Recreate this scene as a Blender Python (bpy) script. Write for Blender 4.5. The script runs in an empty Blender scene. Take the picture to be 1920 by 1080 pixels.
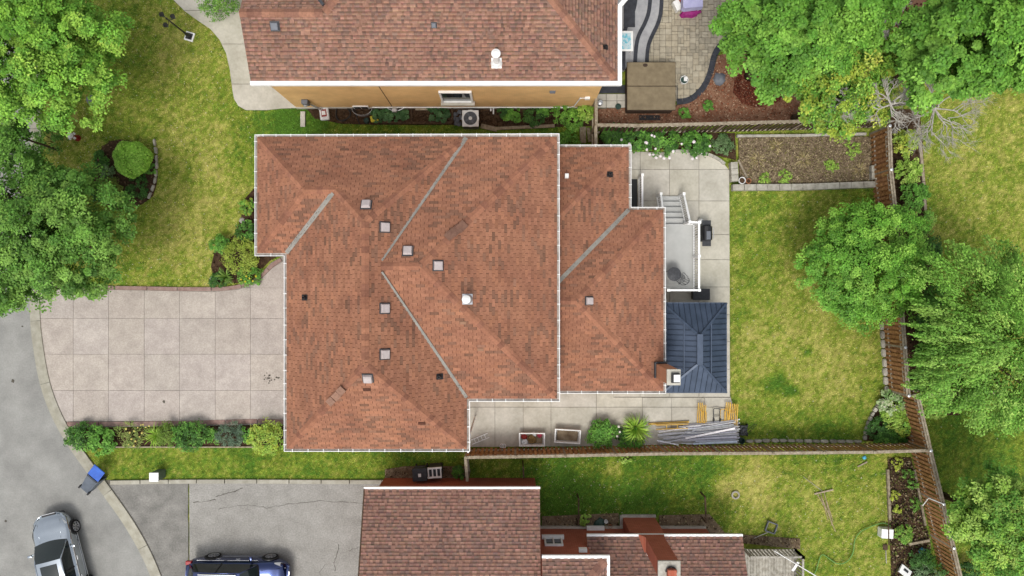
import bpy, math, random
import numpy as np
from mathutils import Vector, Matrix

random.seed(7)
RNG = np.random.default_rng(11)
SC = bpy.context.scene
COL = SC.collection
PI = math.pi

# ------------------------------------------------------------------ camera, sky, sun, exposure
H = 34.0            # drone height above the ground
F = 1280.0          # focal length in photo pixels (24 mm on a 36 mm sensor, 1920 px wide)
cam_data = bpy.data.cameras.new('camera')
cam_data.sensor_width = 36.0
cam_data.lens = 24.0
cam_data.clip_end = 3000.0
cam = bpy.data.objects.new('camera', cam_data)
cam.location = (0, 0, H)
cam.rotation_euler = (0, 0, 0)
COL.objects.link(cam)
SC.camera = cam

SUN_TILT, SUN_AZ = 27.0, 14.0     # degrees from the zenith; light comes from the south (bottom), a little west
world = bpy.data.worlds.new('World')
SC.world = world
world.use_nodes = True
wn = world.node_tree
for n in list(wn.nodes):
    wn.nodes.remove(n)
wo = wn.nodes.new('ShaderNodeOutputWorld')
wb = wn.nodes.new('ShaderNodeBackground')
wh = wn.nodes.new('ShaderNodeHueSaturation')
ws = wn.nodes.new('ShaderNodeTexSky')
ws.sky_type = 'NISHITA'
ws.sun_disc = False
ws.sun_elevation = math.radians(90 - SUN_TILT)
ws.sun_rotation = math.radians(180 + SUN_AZ)
ws.altitude = 200
ws.air_density = 1.4
ws.dust_density = 4.0
ws.ozone_density = 1.0
wh.inputs['Saturation'].default_value = 0.22      # thin bright cloud: the sky is nearly white
wb.inputs['Strength'].default_value = 0.14
wn.links.new(ws.outputs[0], wh.inputs['Color'])
wn.links.new(wh.outputs[0], wb.inputs['Color'])
wn.links.new(wb.outputs[0], wo.inputs['Surface'])
sun_data = bpy.data.lights.new('sun', 'SUN')
sun_data.energy = 1.25
sun_data.angle = math.radians(18)
sun_data.color = (1.0, 0.96, 0.89)
sun = bpy.data.objects.new('sun', sun_data)
sun.rotation_euler = (math.radians(SUN_TILT), 0, math.radians(-SUN_AZ))
sun.location = (0, -20, 60)
COL.objects.link(sun)
SC.view_settings.view_transform = 'Standard'
SC.view_settings.look = 'None'
SC.view_settings.gamma = 1.0
SC.view_settings.exposure = 0.50
SC.view_settings.use_curve_mapping = False

# ------------------------------------------------------------------ helpers
def W(px, py, z=0.0):
    """photo pixel + real height -> world point (the camera looks straight down)"""
    s = (H - z) / F
    return Vector(((px - 960) * s, (540 - py) * s, z))

def W2(px, py, z=0.0):
    p = W(px, py, z)
    return (p.x, p.y)

def S(r, g, b):
    def c(v):
        v /= 255.0
        return v / 12.92 if v <= 0.04045 else ((v + 0.055) / 1.055) ** 2.4
    return (c(r), c(g), c(b))

K = 1.45
def A(r, g, b):
    """surface colour as seen in the photo -> albedo"""
    return tuple(min(0.85, v / K) for v in S(r, g, b))

MATS = {}
def mat(name, col, col2=None, rough=0.75, scale=2.0, detail=5.0, bump=0.0, bscale=60.0, metal=0.0,
        attr=False, spec=0.25, var=0.18, coat=0.0, contrast=(0.35, 0.65), fine=0.0, fscale=120.0):
    m = bpy.data.materials.new(name)
    m.use_nodes = True
    nt = m.node_tree
    b = nt.nodes['Principled BSDF']
    b.inputs['Roughness'].default_value = rough
    b.inputs['Metallic'].default_value = metal
    b.inputs['Specular IOR Level'].default_value = spec
    if coat:
        b.inputs['Coat Weight'].default_value = coat
        b.inputs['Coat Roughness'].default_value = 0.06
    geo = nt.nodes.new('ShaderNodeNewGeometry')
    noi = nt.nodes.new('ShaderNodeTexNoise')
    noi.inputs['Scale'].default_value = scale
    noi.inputs['Detail'].default_value = detail
    noi.inputs['Roughness'].default_value = 0.62
    nt.links.new(geo.outputs['Position'], noi.inputs['Vector'])
    rmp = nt.nodes.new('ShaderNodeValToRGB')
    rmp.color_ramp.elements[0].position = contrast[0]
    rmp.color_ramp.elements[1].position = contrast[1]
    c2 = col2 if col2 else tuple(v * (1 - var) for v in col)
    c1 = col if col2 else tuple(min(0.9, v * (1 + var * 0.6)) for v in col)
    rmp.color_ramp.elements[0].color = (*c2, 1)
    rmp.color_ramp.elements[1].color = (*c1, 1)
    nt.links.new(noi.outputs['Fac'], rmp.inputs['Fac'])
    out = rmp.outputs['Color']
    if fine:
        n2 = nt.nodes.new('ShaderNodeTexNoise')
        n2.inputs['Scale'].default_value = fscale
        n2.inputs['Detail'].default_value = 2.0
        nt.links.new(geo.outputs['Position'], n2.inputs['Vector'])
        mr = nt.nodes.new('ShaderNodeMapRange')
        mr.inputs['From Min'].default_value = 0.3
        mr.inputs['From Max'].default_value = 0.7
        mr.inputs['To Min'].default_value = 1 - fine
        mr.inputs['To Max'].default_value = 1 + fine
        nt.links.new(n2.outputs['Fac'], mr.inputs['Value'])
        mx = nt.nodes.new('ShaderNodeMix')
        mx.data_type = 'RGBA'
        mx.blend_type = 'MULTIPLY'
        mx.inputs[0].default_value = 1.0
        nt.links.new(out, mx.inputs[6])
        nt.links.new(mr.outputs[0], mx.inputs[7])
        out = mx.outputs[2]
    if attr:
        at = nt.nodes.new('ShaderNodeAttribute')
        at.attribute_name = 'Col'
        mx = nt.nodes.new('ShaderNodeMix')
        mx.data_type = 'RGBA'
        mx.blend_type = 'MULTIPLY'
        mx.inputs[0].default_value = 1.0
        nt.links.new(out, mx.inputs[6])
        nt.links.new(at.outputs['Color'], mx.inputs[7])
        out = mx.outputs[2]
    nt.links.new(out, b.inputs['Base Color'])
    if bump:
        nb = nt.nodes.new('ShaderNodeTexNoise')
        nb.inputs['Scale'].default_value = bscale
        nb.inputs['Detail'].default_value = 3.0
        nt.links.new(geo.outputs['Position'], nb.inputs['Vector'])
        bp = nt.nodes.new('ShaderNodeBump')
        bp.inputs['Strength'].default_value = bump
        bp.inputs['Distance'].default_value = 0.02
        nt.links.new(nb.outputs['Fac'], bp.inputs['Height'])
        nt.links.new(bp.outputs['Normal'], b.inputs['Normal'])
    MATS[name] = m
    return m

def leaf_mat(name, col):
    """tinted by the Col attribute; part of the light passes through the leaf"""
    m = bpy.data.materials.new(name)
    m.use_nodes = True
    nt = m.node_tree
    b = nt.nodes['Principled BSDF']
    out = nt.nodes['Material Output']
    at = nt.nodes.new('ShaderNodeAttribute')
    at.attribute_name = 'Col'
    mx = nt.nodes.new('ShaderNodeMix')
    mx.data_type = 'RGBA'
    mx.blend_type = 'MULTIPLY'
    mx.inputs[0].default_value = 1.0
    mx.inputs[6].default_value = (*col, 1)
    nt.links.new(at.outputs['Color'], mx.inputs[7])
    nt.links.new(mx.outputs[2], b.inputs['Base Color'])
    b.inputs['Roughness'].default_value = 0.55
    b.inputs['Specular IOR Level'].default_value = 0.25
    tr = nt.nodes.new('ShaderNodeBsdfTranslucent')
    nt.links.new(mx.outputs[2], tr.inputs['Color'])
    ms = nt.nodes.new('ShaderNodeMixShader')
    ms.inputs[0].default_value = 0.2
    nt.links.new(b.outputs[0], ms.inputs[1])
    nt.links.new(tr.outputs[0], ms.inputs[2])
    nt.links.new(ms.outputs[0], out.inputs['Surface'])
    MATS[name] = m
    return m

def brick_mat(name, c1, c2, mortar, axis):
    """brickwork too small in the photo to build: axis = 'x' for walls along x, 'y' for walls along y"""
    m = bpy.data.materials.new(name)
    m.use_nodes = True
    nt = m.node_tree
    b = nt.nodes['Principled BSDF']
    b.inputs['Roughness'].default_value = 0.85
    b.inputs['Specular IOR Level'].default_value = 0.2
    geo = nt.nodes.new('ShaderNodeNewGeometry')
    sep = nt.nodes.new('ShaderNodeSeparateXYZ')
    com = nt.nodes.new('ShaderNodeCombineXYZ')
    nt.links.new(geo.outputs['Position'], sep.inputs[0])
    nt.links.new(sep.outputs[0 if axis == 'x' else 1], com.inputs[0])
    nt.links.new(sep.outputs[2], com.inputs[1])
    br = nt.nodes.new('ShaderNodeTexBrick')
    br.inputs['Scale'].default_value = 1.0
    br.inputs['Color1'].default_value = (*c1, 1)
    br.inputs['Color2'].default_value = (*c2, 1)
    br.inputs['Mortar'].default_value = (*mortar, 1)
    br.inputs['Mortar Size'].default_value = 0.008
    br.inputs['Brick Width'].default_value = 0.21
    br.inputs['Row Height'].default_value = 0.07
    nt.links.new(com.outputs[0], br.inputs['Vector'])
    noi = nt.nodes.new('ShaderNodeTexNoise')
    noi.inputs['Scale'].default_value = 1.3
    nt.links.new(geo.outputs['Position'], noi.inputs['Vector'])
    mr = nt.nodes.new('ShaderNodeMapRange')
    mr.inputs['To Min'].default_value = 0.75
    mr.inputs['To Max'].default_value = 1.25
    nt.links.new(noi.outputs['Fac'], mr.inputs['Value'])
    mx = nt.nodes.new('ShaderNodeMix')
    mx.data_type = 'RGBA'
    mx.blend_type = 'MULTIPLY'
    mx.inputs[0].default_value = 1.0
    nt.links.new(br.outputs['Color'], mx.inputs[6])
    nt.links.new(mr.outputs[0], mx.inputs[7])
    nt.links.new(mx.outputs[2], b.inputs['Base Color'])
    bp = nt.nodes.new('ShaderNodeBump')
    bp.inputs['Strength'].default_value = 0.5
    bp.inputs['Distance'].default_value = 0.01
    bp.invert = True
    nt.links.new(br.outputs['Fac'], bp.inputs['Height'])
    nt.links.new(bp.outputs['Normal'], b.inputs['Normal'])
    MATS[name] = m
    return m

def wloc(o):
    v = Vector((0, 0, 0))
    while o is not None:
        v = v + o.location
        o = o.parent
    return v

def tag(o, label=None, cat=None, group=None, kind=None):
    if label: o['label'] = label
    if cat: o['category'] = cat
    if group: o['group'] = group
    if kind: o['kind'] = kind
    return o

def thing(name, label, cat, loc=(0, 0, 0), group=None):
    o = bpy.data.objects.new(name, None)
    o.empty_display_size = 0.2
    COL.objects.link(o)
    o.location = loc
    return tag(o, label, cat, group)

def link_mesh(name, me, parent=None, loc=None):
    o = bpy.data.objects.new(name, me)
    COL.objects.link(o)
    if parent is not None:
        o.parent = parent
    if loc is not None:
        o.location = loc
    return o

def copy_tree(o, parent=None):
    c = o.copy()
    COL.objects.link(c)
    c.parent = parent
    for ch in list(o.children):
        copy_tree(ch, c)
    return c

class MB:
    def __init__(s):
        s.v, s.f, s.c, s.m, s.sm = [], [], [], [], []
        s.col = (1, 1, 1)
        s.mi = 0
        s.smooth = False
    def add(s, verts, faces):
        n = len(s.v)
        s.v.extend([tuple(p) for p in verts])
        for f in faces:
            s.f.append([i + n for i in f])
            s.c.append(s.col)
            s.m.append(s.mi)
            s.sm.append(s.smooth)
        return s
    def box(s, c, size, rz=0.0, mtx=None):
        hx, hy, hz = size[0] / 2, size[1] / 2, size[2] / 2
        pts = [Vector((sx * hx, sy * hy, sz * hz)) for sz in (-1, 1) for sy in (-1, 1) for sx in (-1, 1)]
        if mtx is None:
            mtx = Matrix.Rotation(rz, 3, 'Z')
        c = Vector(c)
        pts = [mtx @ p + c for p in pts]
        return s.add(pts, [(0, 2, 3, 1), (4, 5, 7, 6), (0, 1, 5, 4), (2, 6, 7, 3), (0, 4, 6, 2), (1, 3, 7, 5)])
    def beam(s, p0, p1, w, h, up=(0, 0, 1)):
        p0, p1 = Vector(p0), Vector(p1)
        d = p1 - p0
        L = d.length
        if L < 1e-6: return s
        d.normalize()
        up = Vector(up)
        if abs(d.dot(up)) > 0.98: up = Vector((0, 1, 0)) if abs(d.y) < 0.9 else Vector((1, 0, 0))
        y = up.cross(d).normalized()
        z = d.cross(y)
        mtx = Matrix((d, y, z)).transposed()
        return s.box((p0 + p1) / 2, (L, w, h), mtx=mtx)
    def tube(s, path, r, n=8, cap=True, closed=False):
        path = [Vector(p) for p in path]
        k = len(path)
        rs = r if isinstance(r, (list, tuple)) else [r] * k
        verts, faces = [], []
        ref = Vector((0, 0, 1))
        for i, p in enumerate(path):
            a = path[(i - 1) % k] if (i > 0 or closed) else p
            b = path[(i + 1) % k] if (i < k - 1 or closed) else p
            d = (b - a)
            if d.length < 1e-7: d = Vector((0, 0, 1))
            d.normalize()
            rf = ref if abs(d.dot(ref)) < 0.95 else Vector((1, 0, 0))
            y = rf.cross(d).normalized()
            z = d.cross(y)
            for j in range(n):
                a2 = 2 * PI * j / n
                verts.append(p + (y * math.cos(a2) + z * math.sin(a2)) * rs[i])
        for i in range(k if closed else k - 1):
            i2 = (i + 1) % k
            for j in range(n):
                j2 = (j + 1) % n
                faces.append((i * n + j, i * n + j2, i2 * n + j2, i2 * n + j))
        if cap and not closed:
            faces.append(tuple(reversed(range(n))))
            faces.append(tuple((k - 1) * n + j for j in range(n)))
        return s.add(verts, faces)
    def cyl(s, p0, p1, r0, r1=None, n=10):
        return s.tube([p0, p1], [r0, r0 if r1 is None else r1], n)
    def prism(s, poly, z0, z1, bottom=False):
        n = len(poly)
        a = sum(poly[i][0] * poly[(i + 1) % n][1] - poly[(i + 1) % n][0] * poly[i][1] for i in range(n))
        if a < 0: poly = list(reversed(poly))
        v = [(p[0], p[1], z0) for p in poly] + [(p[0], p[1], z1) for p in poly]
        f = [tuple(range(n, 2 * n))] + [(i, (i + 1) % n, n + (i + 1) % n, n + i) for i in range(n)]
        if bottom: f.append(tuple(reversed(range(n))))
        return s.add(v, f)
    def sheet(s, poly, z):
        n = len(poly)
        a = sum(poly[i][0] * poly[(i + 1) % n][1] - poly[(i + 1) % n][0] * poly[i][1] for i in range(n))
        if a < 0: poly = list(reversed(poly))
        return s.add([(p[0], p[1], z) for p in poly], [tuple(range(n))])
    def lathe(s, c, prof, n=20, sx=1.0, sy=1.0):
        c = Vector(c)
        v, f = [], []
        k = len(prof)
        for r, z in prof:
            for j in range(n):
                a = 2 * PI * j / n
                v.append(c + Vector((r * math.cos(a) * sx, r * math.sin(a) * sy, z)))
        for i in range(k - 1):
            for j in range(n):
                j2 = (j + 1) % n
                f.append((i * n + j, i * n + j2, (i + 1) * n + j2, (i + 1) * n + j))
        if prof[0][0] > 1e-4: f.append(tuple(reversed(range(n))))
        if prof[-1][0] > 1e-4: f.append(tuple((k - 1) * n + j for j in range(n)))
        return s.add(v, f)
    def mesh(s, name, mats, off=Vector((0, 0, 0))):
        me = bpy.data.meshes.new(name)
        off = Vector(off)
        me.from_pydata([(p[0] - off.x, p[1] - off.y, p[2] - off.z) for p in s.v], [], s.f)
        for m in (mats if isinstance(mats, (list, tuple)) else [mats]):
            me.materials.append(MATS[m] if isinstance(m, str) else m)
        me.polygons.foreach_set('material_index', s.m)
        me.polygons.foreach_set('use_smooth', s.sm)
        if s.c:
            at = me.attributes.new('Col', 'FLOAT_COLOR', 'CORNER')
            cols = []
            for p, c in zip(s.f, s.c):
                cols.extend([c[0], c[1], c[2], 1.0] * len(p))
            at.data.foreach_set('color', cols)
        me.update()
        return me
    def build(s, name, mats, parent=None, origin=None, bevel=0.0, subsurf=0):
        if origin is None:
            off = wloc(parent) if parent is not None else Vector((0, 0, 0))
        else:
            off = Vector(origin)
        o = link_mesh(name, s.mesh(name, mats, off), parent)
        if origin is not None:
            o.location = off if parent is None else off - wloc(parent)
        if bevel:
            b = o.modifiers.new('bevel', 'BEVEL')
            b.width = bevel
            b.segments = 2
            b.limit_method = 'ANGLE'
        if subsurf:
            b = o.modifiers.new('subsurf', 'SUBSURF')
            b.levels = subsurf
            b.render_levels = subsurf
        return o

def np_mesh(name, V, quads=None, tris=None, cols=None, m=None):
    """fast mesh from numpy: V (n,3), quads (k,4) or tris (k,3), cols per vertex (n,3)"""
    me = bpy.data.meshes.new(name)
    f = quads if quads is not None else tris
    k, w = f.shape
    me.vertices.add(len(V))
    me.vertices.foreach_set('co', np.ascontiguousarray(V, dtype=np.float32).ravel())
    me.loops.add(k * w)
    me.loops.foreach_set('vertex_index', np.ascontiguousarray(f, dtype=np.int32).ravel())
    me.polygons.add(k)
    me.polygons.foreach_set('loop_start', np.arange(0, k * w, w, dtype=np.int32))
    if cols is not None:
        at = me.attributes.new('Col', 'FLOAT_COLOR', 'POINT')
        c4 = np.ones((len(V), 4), dtype=np.float32)
        c4[:, :3] = cols
        at.data.foreach_set('color', c4.ravel())
    if m is not None:
        me.materials.append(MATS[m] if isinstance(m, str) else m)
    me.update(calc_edges=True)
    return me

def in_poly(x, y, poly):
    inside = np.zeros(x.shape, bool)
    n = len(poly)
    j = n - 1
    for i in range(n):
        xi, yi = poly[i]
        xj, yj = poly[j]
        c = ((yi > y) != (yj > y)) & (x < (xj - xi) * (y - yi) / ((yj - yi) if abs(yj - yi) > 1e-9 else 1e-9) + xi)
        inside ^= c
        j = i
    return inside

_LAT = np.random.default_rng(3).random((256, 256))
def vnoise(x, y, scale, seed=0):
    u = x * scale + seed * 17.3 + 1000
    v = y * scale + seed * 9.7 + 1000
    iu, iv = np.floor(u).astype(int), np.floor(v).astype(int)
    fu, fv = u - iu, v - iv
    fu = fu * fu * (3 - 2 * fu)
    fv = fv * fv * (3 - 2 * fv)
    g = lambda a, b: _LAT[a % 256, b % 256]
    return (g(iu, iv) * (1 - fu) + g(iu + 1, iv) * fu) * (1 - fv) + (g(iu, iv + 1) * (1 - fu) + g(iu + 1, iv + 1) * fu) * fv

def fbm(x, y, scale, seed=0, octs=4):
    t, a, n = 0, 0.5, 0
    for i in range(octs):
        t = t + a * vnoise(x, y, scale * 2 ** i, seed + i * 3)
        n += a
        a *= 0.55
    return t / n

def clip_convex(poly, clip):
    """Sutherland-Hodgman, both in 2D, clip counter-clockwise"""
    out = poly
    n = len(clip)
    for i in range(n):
        ax, ay = clip[i]
        bx, by = clip[(i + 1) % n]
        ex, ey = bx - ax, by - ay
        inp, out = out, []
        if not inp: break
        prev = inp[-1]
        dp = ex * (prev[1] - ay) - ey * (prev[0] - ax)
        for cur in inp:
            dc = ex * (cur[1] - ay) - ey * (cur[0] - ax)
            if (dc >= 0) != (dp >= 0):
                t = dp / (dp - dc)
                out.append((prev[0] + (cur[0] - prev[0]) * t, prev[1] + (cur[1] - prev[1]) * t))
            if dc >= 0: out.append(cur)
            prev, dp = cur, dc
    return out

def ccw(poly):
    n = len(poly)
    a = sum(poly[i][0] * poly[(i + 1) % n][1] - poly[(i + 1) % n][0] * poly[i][1] for i in range(n))
    return poly if a > 0 else list(reversed(poly))

def offset_chain(pts, d, closed):
    """parallel line at distance d to the right of the direction of travel, mitred"""
    n = len(pts)
    res = []
    for i in range(n):
        p = Vector(pts[i][:2])
        a = Vector(pts[(i - 1) % n][:2]) if (closed or i > 0) else None
        b = Vector(pts[(i + 1) % n][:2]) if (closed or i < n - 1) else None
        def nrm(u, v):
            t = (v - u).normalized()
            return Vector((t.y, -t.x))
        if a is None: o = nrm(p, b) * d
        elif b is None: o = nrm(a, p) * d
        else:
            n1, n2 = nrm(a, p), nrm(p, b)
            m = n1 + n2
            if m.length < 1e-6: o = n1 * d
            else:
                m.normalize()
                o = m * (d / max(0.3, m.dot(n1)))
        res.append((p.x + o.x, p.y + o.y))
    return res

PAVED = []     # ground polygons that carry no grass
# ------------------------------------------------------------------ materials
mat('lawn_soil', (1, 1, 1), rough=0.95, attr=True, var=0.12, scale=9, bump=0.5, bscale=45, spec=0.05, fine=0.25, fscale=60)
mat('far_grass', A(125, 138, 62), A(150, 146, 78), rough=0.95, scale=0.3, bump=0.3, spec=0.05)
leaf_mat('grass_blade', (1, 1, 1))
mat('asphalt', A(171, 170, 165), A(148, 147, 143), rough=0.93, scale=0.7, detail=8, bump=0.35, bscale=90, spec=0.15, fine=0.09, fscale=14)
mat('asphalt_old', A(176, 173, 167), A(158, 155, 149), rough=0.93, scale=1.1, detail=9, bump=0.4, bscale=80, spec=0.15, fine=0.17, fscale=14)
mat('asphalt_dark', A(158, 155, 149), A(130, 128, 123), rough=0.93, scale=1.4, detail=9, bump=0.4, bscale=80, spec=0.15, fine=0.16, fscale=14)
mat('crack', A(96, 91, 82), rough=1, var=0.3)
mat('kerb', A(192, 188, 174), A(170, 165, 150), rough=0.9, scale=3, bump=0.25, spec=0.15, fine=0.08, attr=True)
mat('aggregate', A(205, 195, 186), A(186, 176, 168), rough=0.9, scale=1.5, detail=9, bump=0.4, bscale=70, spec=0.15, fine=0.13, fscale=17, attr=True)
mat('pink_band', A(178, 152, 142), A(146, 116, 108), rough=0.9, scale=3, bump=0.3, spec=0.15, fine=0.1)
mat('concrete', A(220, 215, 202), A(194, 189, 175), rough=0.88, scale=0.9, detail=9, bump=0.15, spec=0.15, fine=0.07, fscale=9, attr=True)
mat('joint', A(120, 116, 104), rough=1, var=0.3, scale=8)
mat('joint_pale', A(166, 159, 149), rough=1, var=0.2, scale=8)
mat('soil', A(98, 78, 60), A(66, 50, 38), rough=1, scale=5, bump=0.9, bscale=25, spec=0.05)
mat('soil_dry', A(156, 138, 114), A(118, 100, 80), rough=1, scale=3, bump=0.9, bscale=25, spec=0.05)
mat('mulch_red', A(162, 124, 100), A(128, 88, 68), rough=1, scale=2, bump=0.9, bscale=25, spec=0.05)
mat('bits', (1, 1, 1), rough=0.95, attr=True, var=0.25, scale=20, spec=0.05)
mat('paver', A(196, 186, 165), A(172, 163, 144), rough=0.9, scale=4, bump=0.3, spec=0.15, attr=True, fine=0.08)
mat('charcoal_stone', A(74, 76, 84), A(58, 60, 66), rough=0.85, scale=5, bump=0.3, spec=0.2, fine=0.1)
mat('grey_step', A(190, 190, 192), A(168, 168, 171), rough=0.85, scale=3, bump=0.3, spec=0.2, fine=0.1)
mat('block_stone', A(208, 203, 192), A(170, 165, 153), rough=0.9, scale=4, bump=0.4, spec=0.15, attr=True)
mat('white_paint', (0.80, 0.80, 0.79), rough=0.45, var=0.05, spec=0.4)
mat('white_metal', (0.78, 0.78, 0.76), (0.66, 0.65, 0.63), rough=0.4, scale=4, spec=0.4)
mat('gutter_inside', A(222, 214, 206), A(176, 164, 154), rough=0.7, scale=5, var=0.2)
mat('shingle_main', A(172, 122, 97), A(153, 106, 86), rough=0.95, scale=0.8, detail=9, contrast=(.3, .62), bump=0.35, bscale=110, attr=True, spec=0.08, fine=0.13, fscale=13)
mat('shingle_north', A(162, 124, 106), A(146, 110, 95), rough=0.95, scale=0.8, bump=0.35, bscale=110, attr=True, spec=0.08, fine=0.13, fscale=13)
mat('shingle_south', A(156, 120, 106), A(140, 107, 95), rough=0.95, scale=0.8, bump=0.35, bscale=110, attr=True, spec=0.08, fine=0.13, fscale=13)
mat('underlay', A(70, 42, 34), rough=1, var=0.2)
mat('underlay_north', A(116, 84, 72), rough=1, var=0.2)
mat('flashing', A(164, 160, 151), A(142, 138, 130), rough=0.75, metal=0.0, scale=3, spec=0.4)
mat('vent_plastic', A(208, 196, 194), A(190, 178, 176), rough=0.55, scale=6, spec=0.3)
mat('vent_grey', A(120, 124, 132), rough=0.5, var=0.15)
mat('black_plastic', (0.012, 0.012, 0.014), rough=0.45, var=0.2, spec=0.4)
mat('dark_grey', (0.045, 0.047, 0.052), rough=0.6, var=0.25, scale=8)
mat('galvanised', (0.62, 0.63, 0.65), (0.42, 0.43, 0.45), rough=0.4, metal=0.55, scale=6, spec=0.5)
brick_mat('brick_main', A(204, 130, 92), A(186, 110, 76), A(196, 168, 140), 'x')
brick_mat('brick_main_y', A(226, 154, 114), A(206, 132, 96), A(206, 178, 150), 'y')
brick_mat('brick_tan', (.72, .46, .20), (.66, .41, .17), (.60, .40, .2), 'x')
brick_mat('brick_tan_y', A(214, 166, 108), A(198, 150, 94), A(204, 160, 108), 'y')
brick_mat('brick_red', A(194, 108, 84), A(176, 92, 70), A(190, 134, 112), 'x')
brick_mat('brick_red_y', A(194, 108, 84), A(176, 92, 70), A(190, 134, 112), 'y')
mat('wood_grey', A(186, 174, 154), A(146, 132, 112), rough=0.9, scale=7, bump=0.4, bscale=60, spec=0.1, attr=True)
mat('wood_brown', A(206, 158, 110), A(148, 108, 72), rough=0.85, scale=6, bump=0.4, bscale=60, spec=0.15, attr=True)
mat('wood_dark', A(112, 92, 74), A(70, 56, 46), rough=0.9, scale=6, bump=0.4, bscale=60, spec=0.1, attr=True)
mat('deck_plank', A(204, 199, 188), A(160, 154, 142), rough=0.9, scale=5, bump=0.3, spec=0.15, attr=True)
mat('bark', A(108, 92, 74), A(72, 60, 48), rough=0.95, scale=9, bump=0.9, bscale=30, spec=0.1)
mat('dead_twig', A(208, 203, 194), A(168, 162, 152), rough=0.9, scale=9, spec=0.1)
mat('glass_dark', (0.02, 0.025, 0.03), rough=0.05, var=0.1, spec=0.8)
for nm, c in (('leaf_a', (1, 1, 1)),):
    leaf_mat(nm, c)
mat('petal', (1, 1, 1), rough=0.7, attr=True, var=0.04, spec=0.2)

# ------------------------------------------------------------------ ground, lawns
m = MB()
m.sheet([(-600, -600), (600, -600), (600, 600), (-600, 600)], -0.06)
tag(m.build('ground', 'far_grass'), kind='structure')

LUSH, OLIVE, STRAW = np.array(A(96, 138, 48)), np.array(A(150, 168, 62)), np.array(A(212, 204, 116))
BLOBS = [  # px, py, radius, dryness added
    (330, 330, 190, .15), (400, 420, 110, .07), (300, 110, 120, .06), (520, 232, 50, -.42), (430, 215, 45, -.12),
    (240, 330, 80, -.2), (140, 300, 70, .05), (480, 290, 40, -.1), (390, 300, 45, .05), (200, 90, 90, -.05), (330, 505, 70, .12),
    (1480, 640, 110, .22), (1520, 540, 80, .02), (1430, 430, 80, -.16), (1600, 390, 60, -.10), (1385, 600, 20, -.35), (1480, 770, 70, .2),
    (1455, 720, 21, -.95), (1483, 733, 10, -.8), (1513, 661, 8, -.7), (1450, 815, 70, -.3), (1560, 815, 60, -.32), (1590, 700, 50, .1),
    (1400, 625, 16, .5), (1640, 560, 50, -.05),
    (1830, 280, 130, .10), (1790, 430, 60, .05), (1900, 200, 50, .12), (1830, 830, 90, -.3), (1800, 960, 90, -.25), (1880, 900, 60, -.2), (1790, 900, 26, .25),
    (300, 870, 110, -.10), (480, 865, 90, -.2), (640, 865, 120, -.2), (800, 860, 90, -.25), (230, 870, 60, -.05), (335, 850, 22, .3),
    (1080, 890, 120, -.36), (1200, 930, 110, -.38), (1020, 960, 70, -.42), (1330, 890, 50, -.42), (1150, 880, 26, .55), (1210, 890, 22, .3), (1100, 880, 20, .3),
    (1400, 900, 45, .4), (1470, 910, 60, .2), (1560, 940, 70, .12), (1420, 980, 50, .02), (1480, 1040, 60, -.02), (1600, 1030, 60, .02), (1270, 960, 40, .05), (1355, 915, 26, .45),
    (700, 235, 190, -.3), (1000, 245, 100, -.4), (560, 240, 50, -.35),
]
def dryness(x, y):
    px = 960 + x * F / H
    py = 540 - y * F / H
    d = np.full(x.shape, 0.49)
    for bx, by, r, v in BLOBS:
        d = d + v * np.exp(-(((px - bx) / r) ** 2 + ((py - by) / r) ** 2))
    d = d + (fbm(x, y, 0.55, 1) - 0.5) * 0.42 + (fbm(x, y, 2.2, 5) - 0.5) * 0.42 + (vnoise(x, y, 5.5, 8) - .5) * .35 + (vnoise(x, y, 12.5, 12) - .5) * .62
    return d
def lawn_rgb(x, y):
    d = np.clip(dryness(x, y), 0, 1)[:, None]
    c = np.where(d < 0.5, LUSH + (OLIVE - LUSH) * (d / 0.5), OLIVE + (STRAW - OLIVE) * ((d - 0.5) / 0.5))
    br = (vnoise(x, y, 3.1, 31) > 0.86)[:, None] * 0.25
    return c * (1 - br * np.array([0.25, 0.35, 0.3])) * (.71 + .62 * vnoise(x, y, 13.0, 41) + .1 * vnoise(x, y, 3.7, 43))[:, None]

gx = np.arange(-30.0, 30.01, 0.125)
gy = np.arange(-18.0, 18.01, 0.125)
GX, GY = np.meshgrid(gx, gy)
xs, ys = GX.ravel(), GY.ravel()
zs = -0.02 + (fbm(xs, ys, 0.9, 9) - 0.5) * 0.02
nx, ny = len(gx), len(gy)
idx = np.arange(nx * ny).reshape(ny, nx)
quads = np.stack([idx[:-1, :-1], idx[:-1, 1:], idx[1:, 1:], idx[1:, :-1]], -1).reshape(-1, 4)
me = np_mesh('lawn', np.stack([xs, ys, zs], 1), quads=quads, cols=lawn_rgb(xs, ys) * 0.8, m='lawn_soil')
me.polygons.foreach_set('use_smooth', np.ones(len(me.polygons), bool))
tag(link_mesh('lawn', me), kind='structure')

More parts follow.
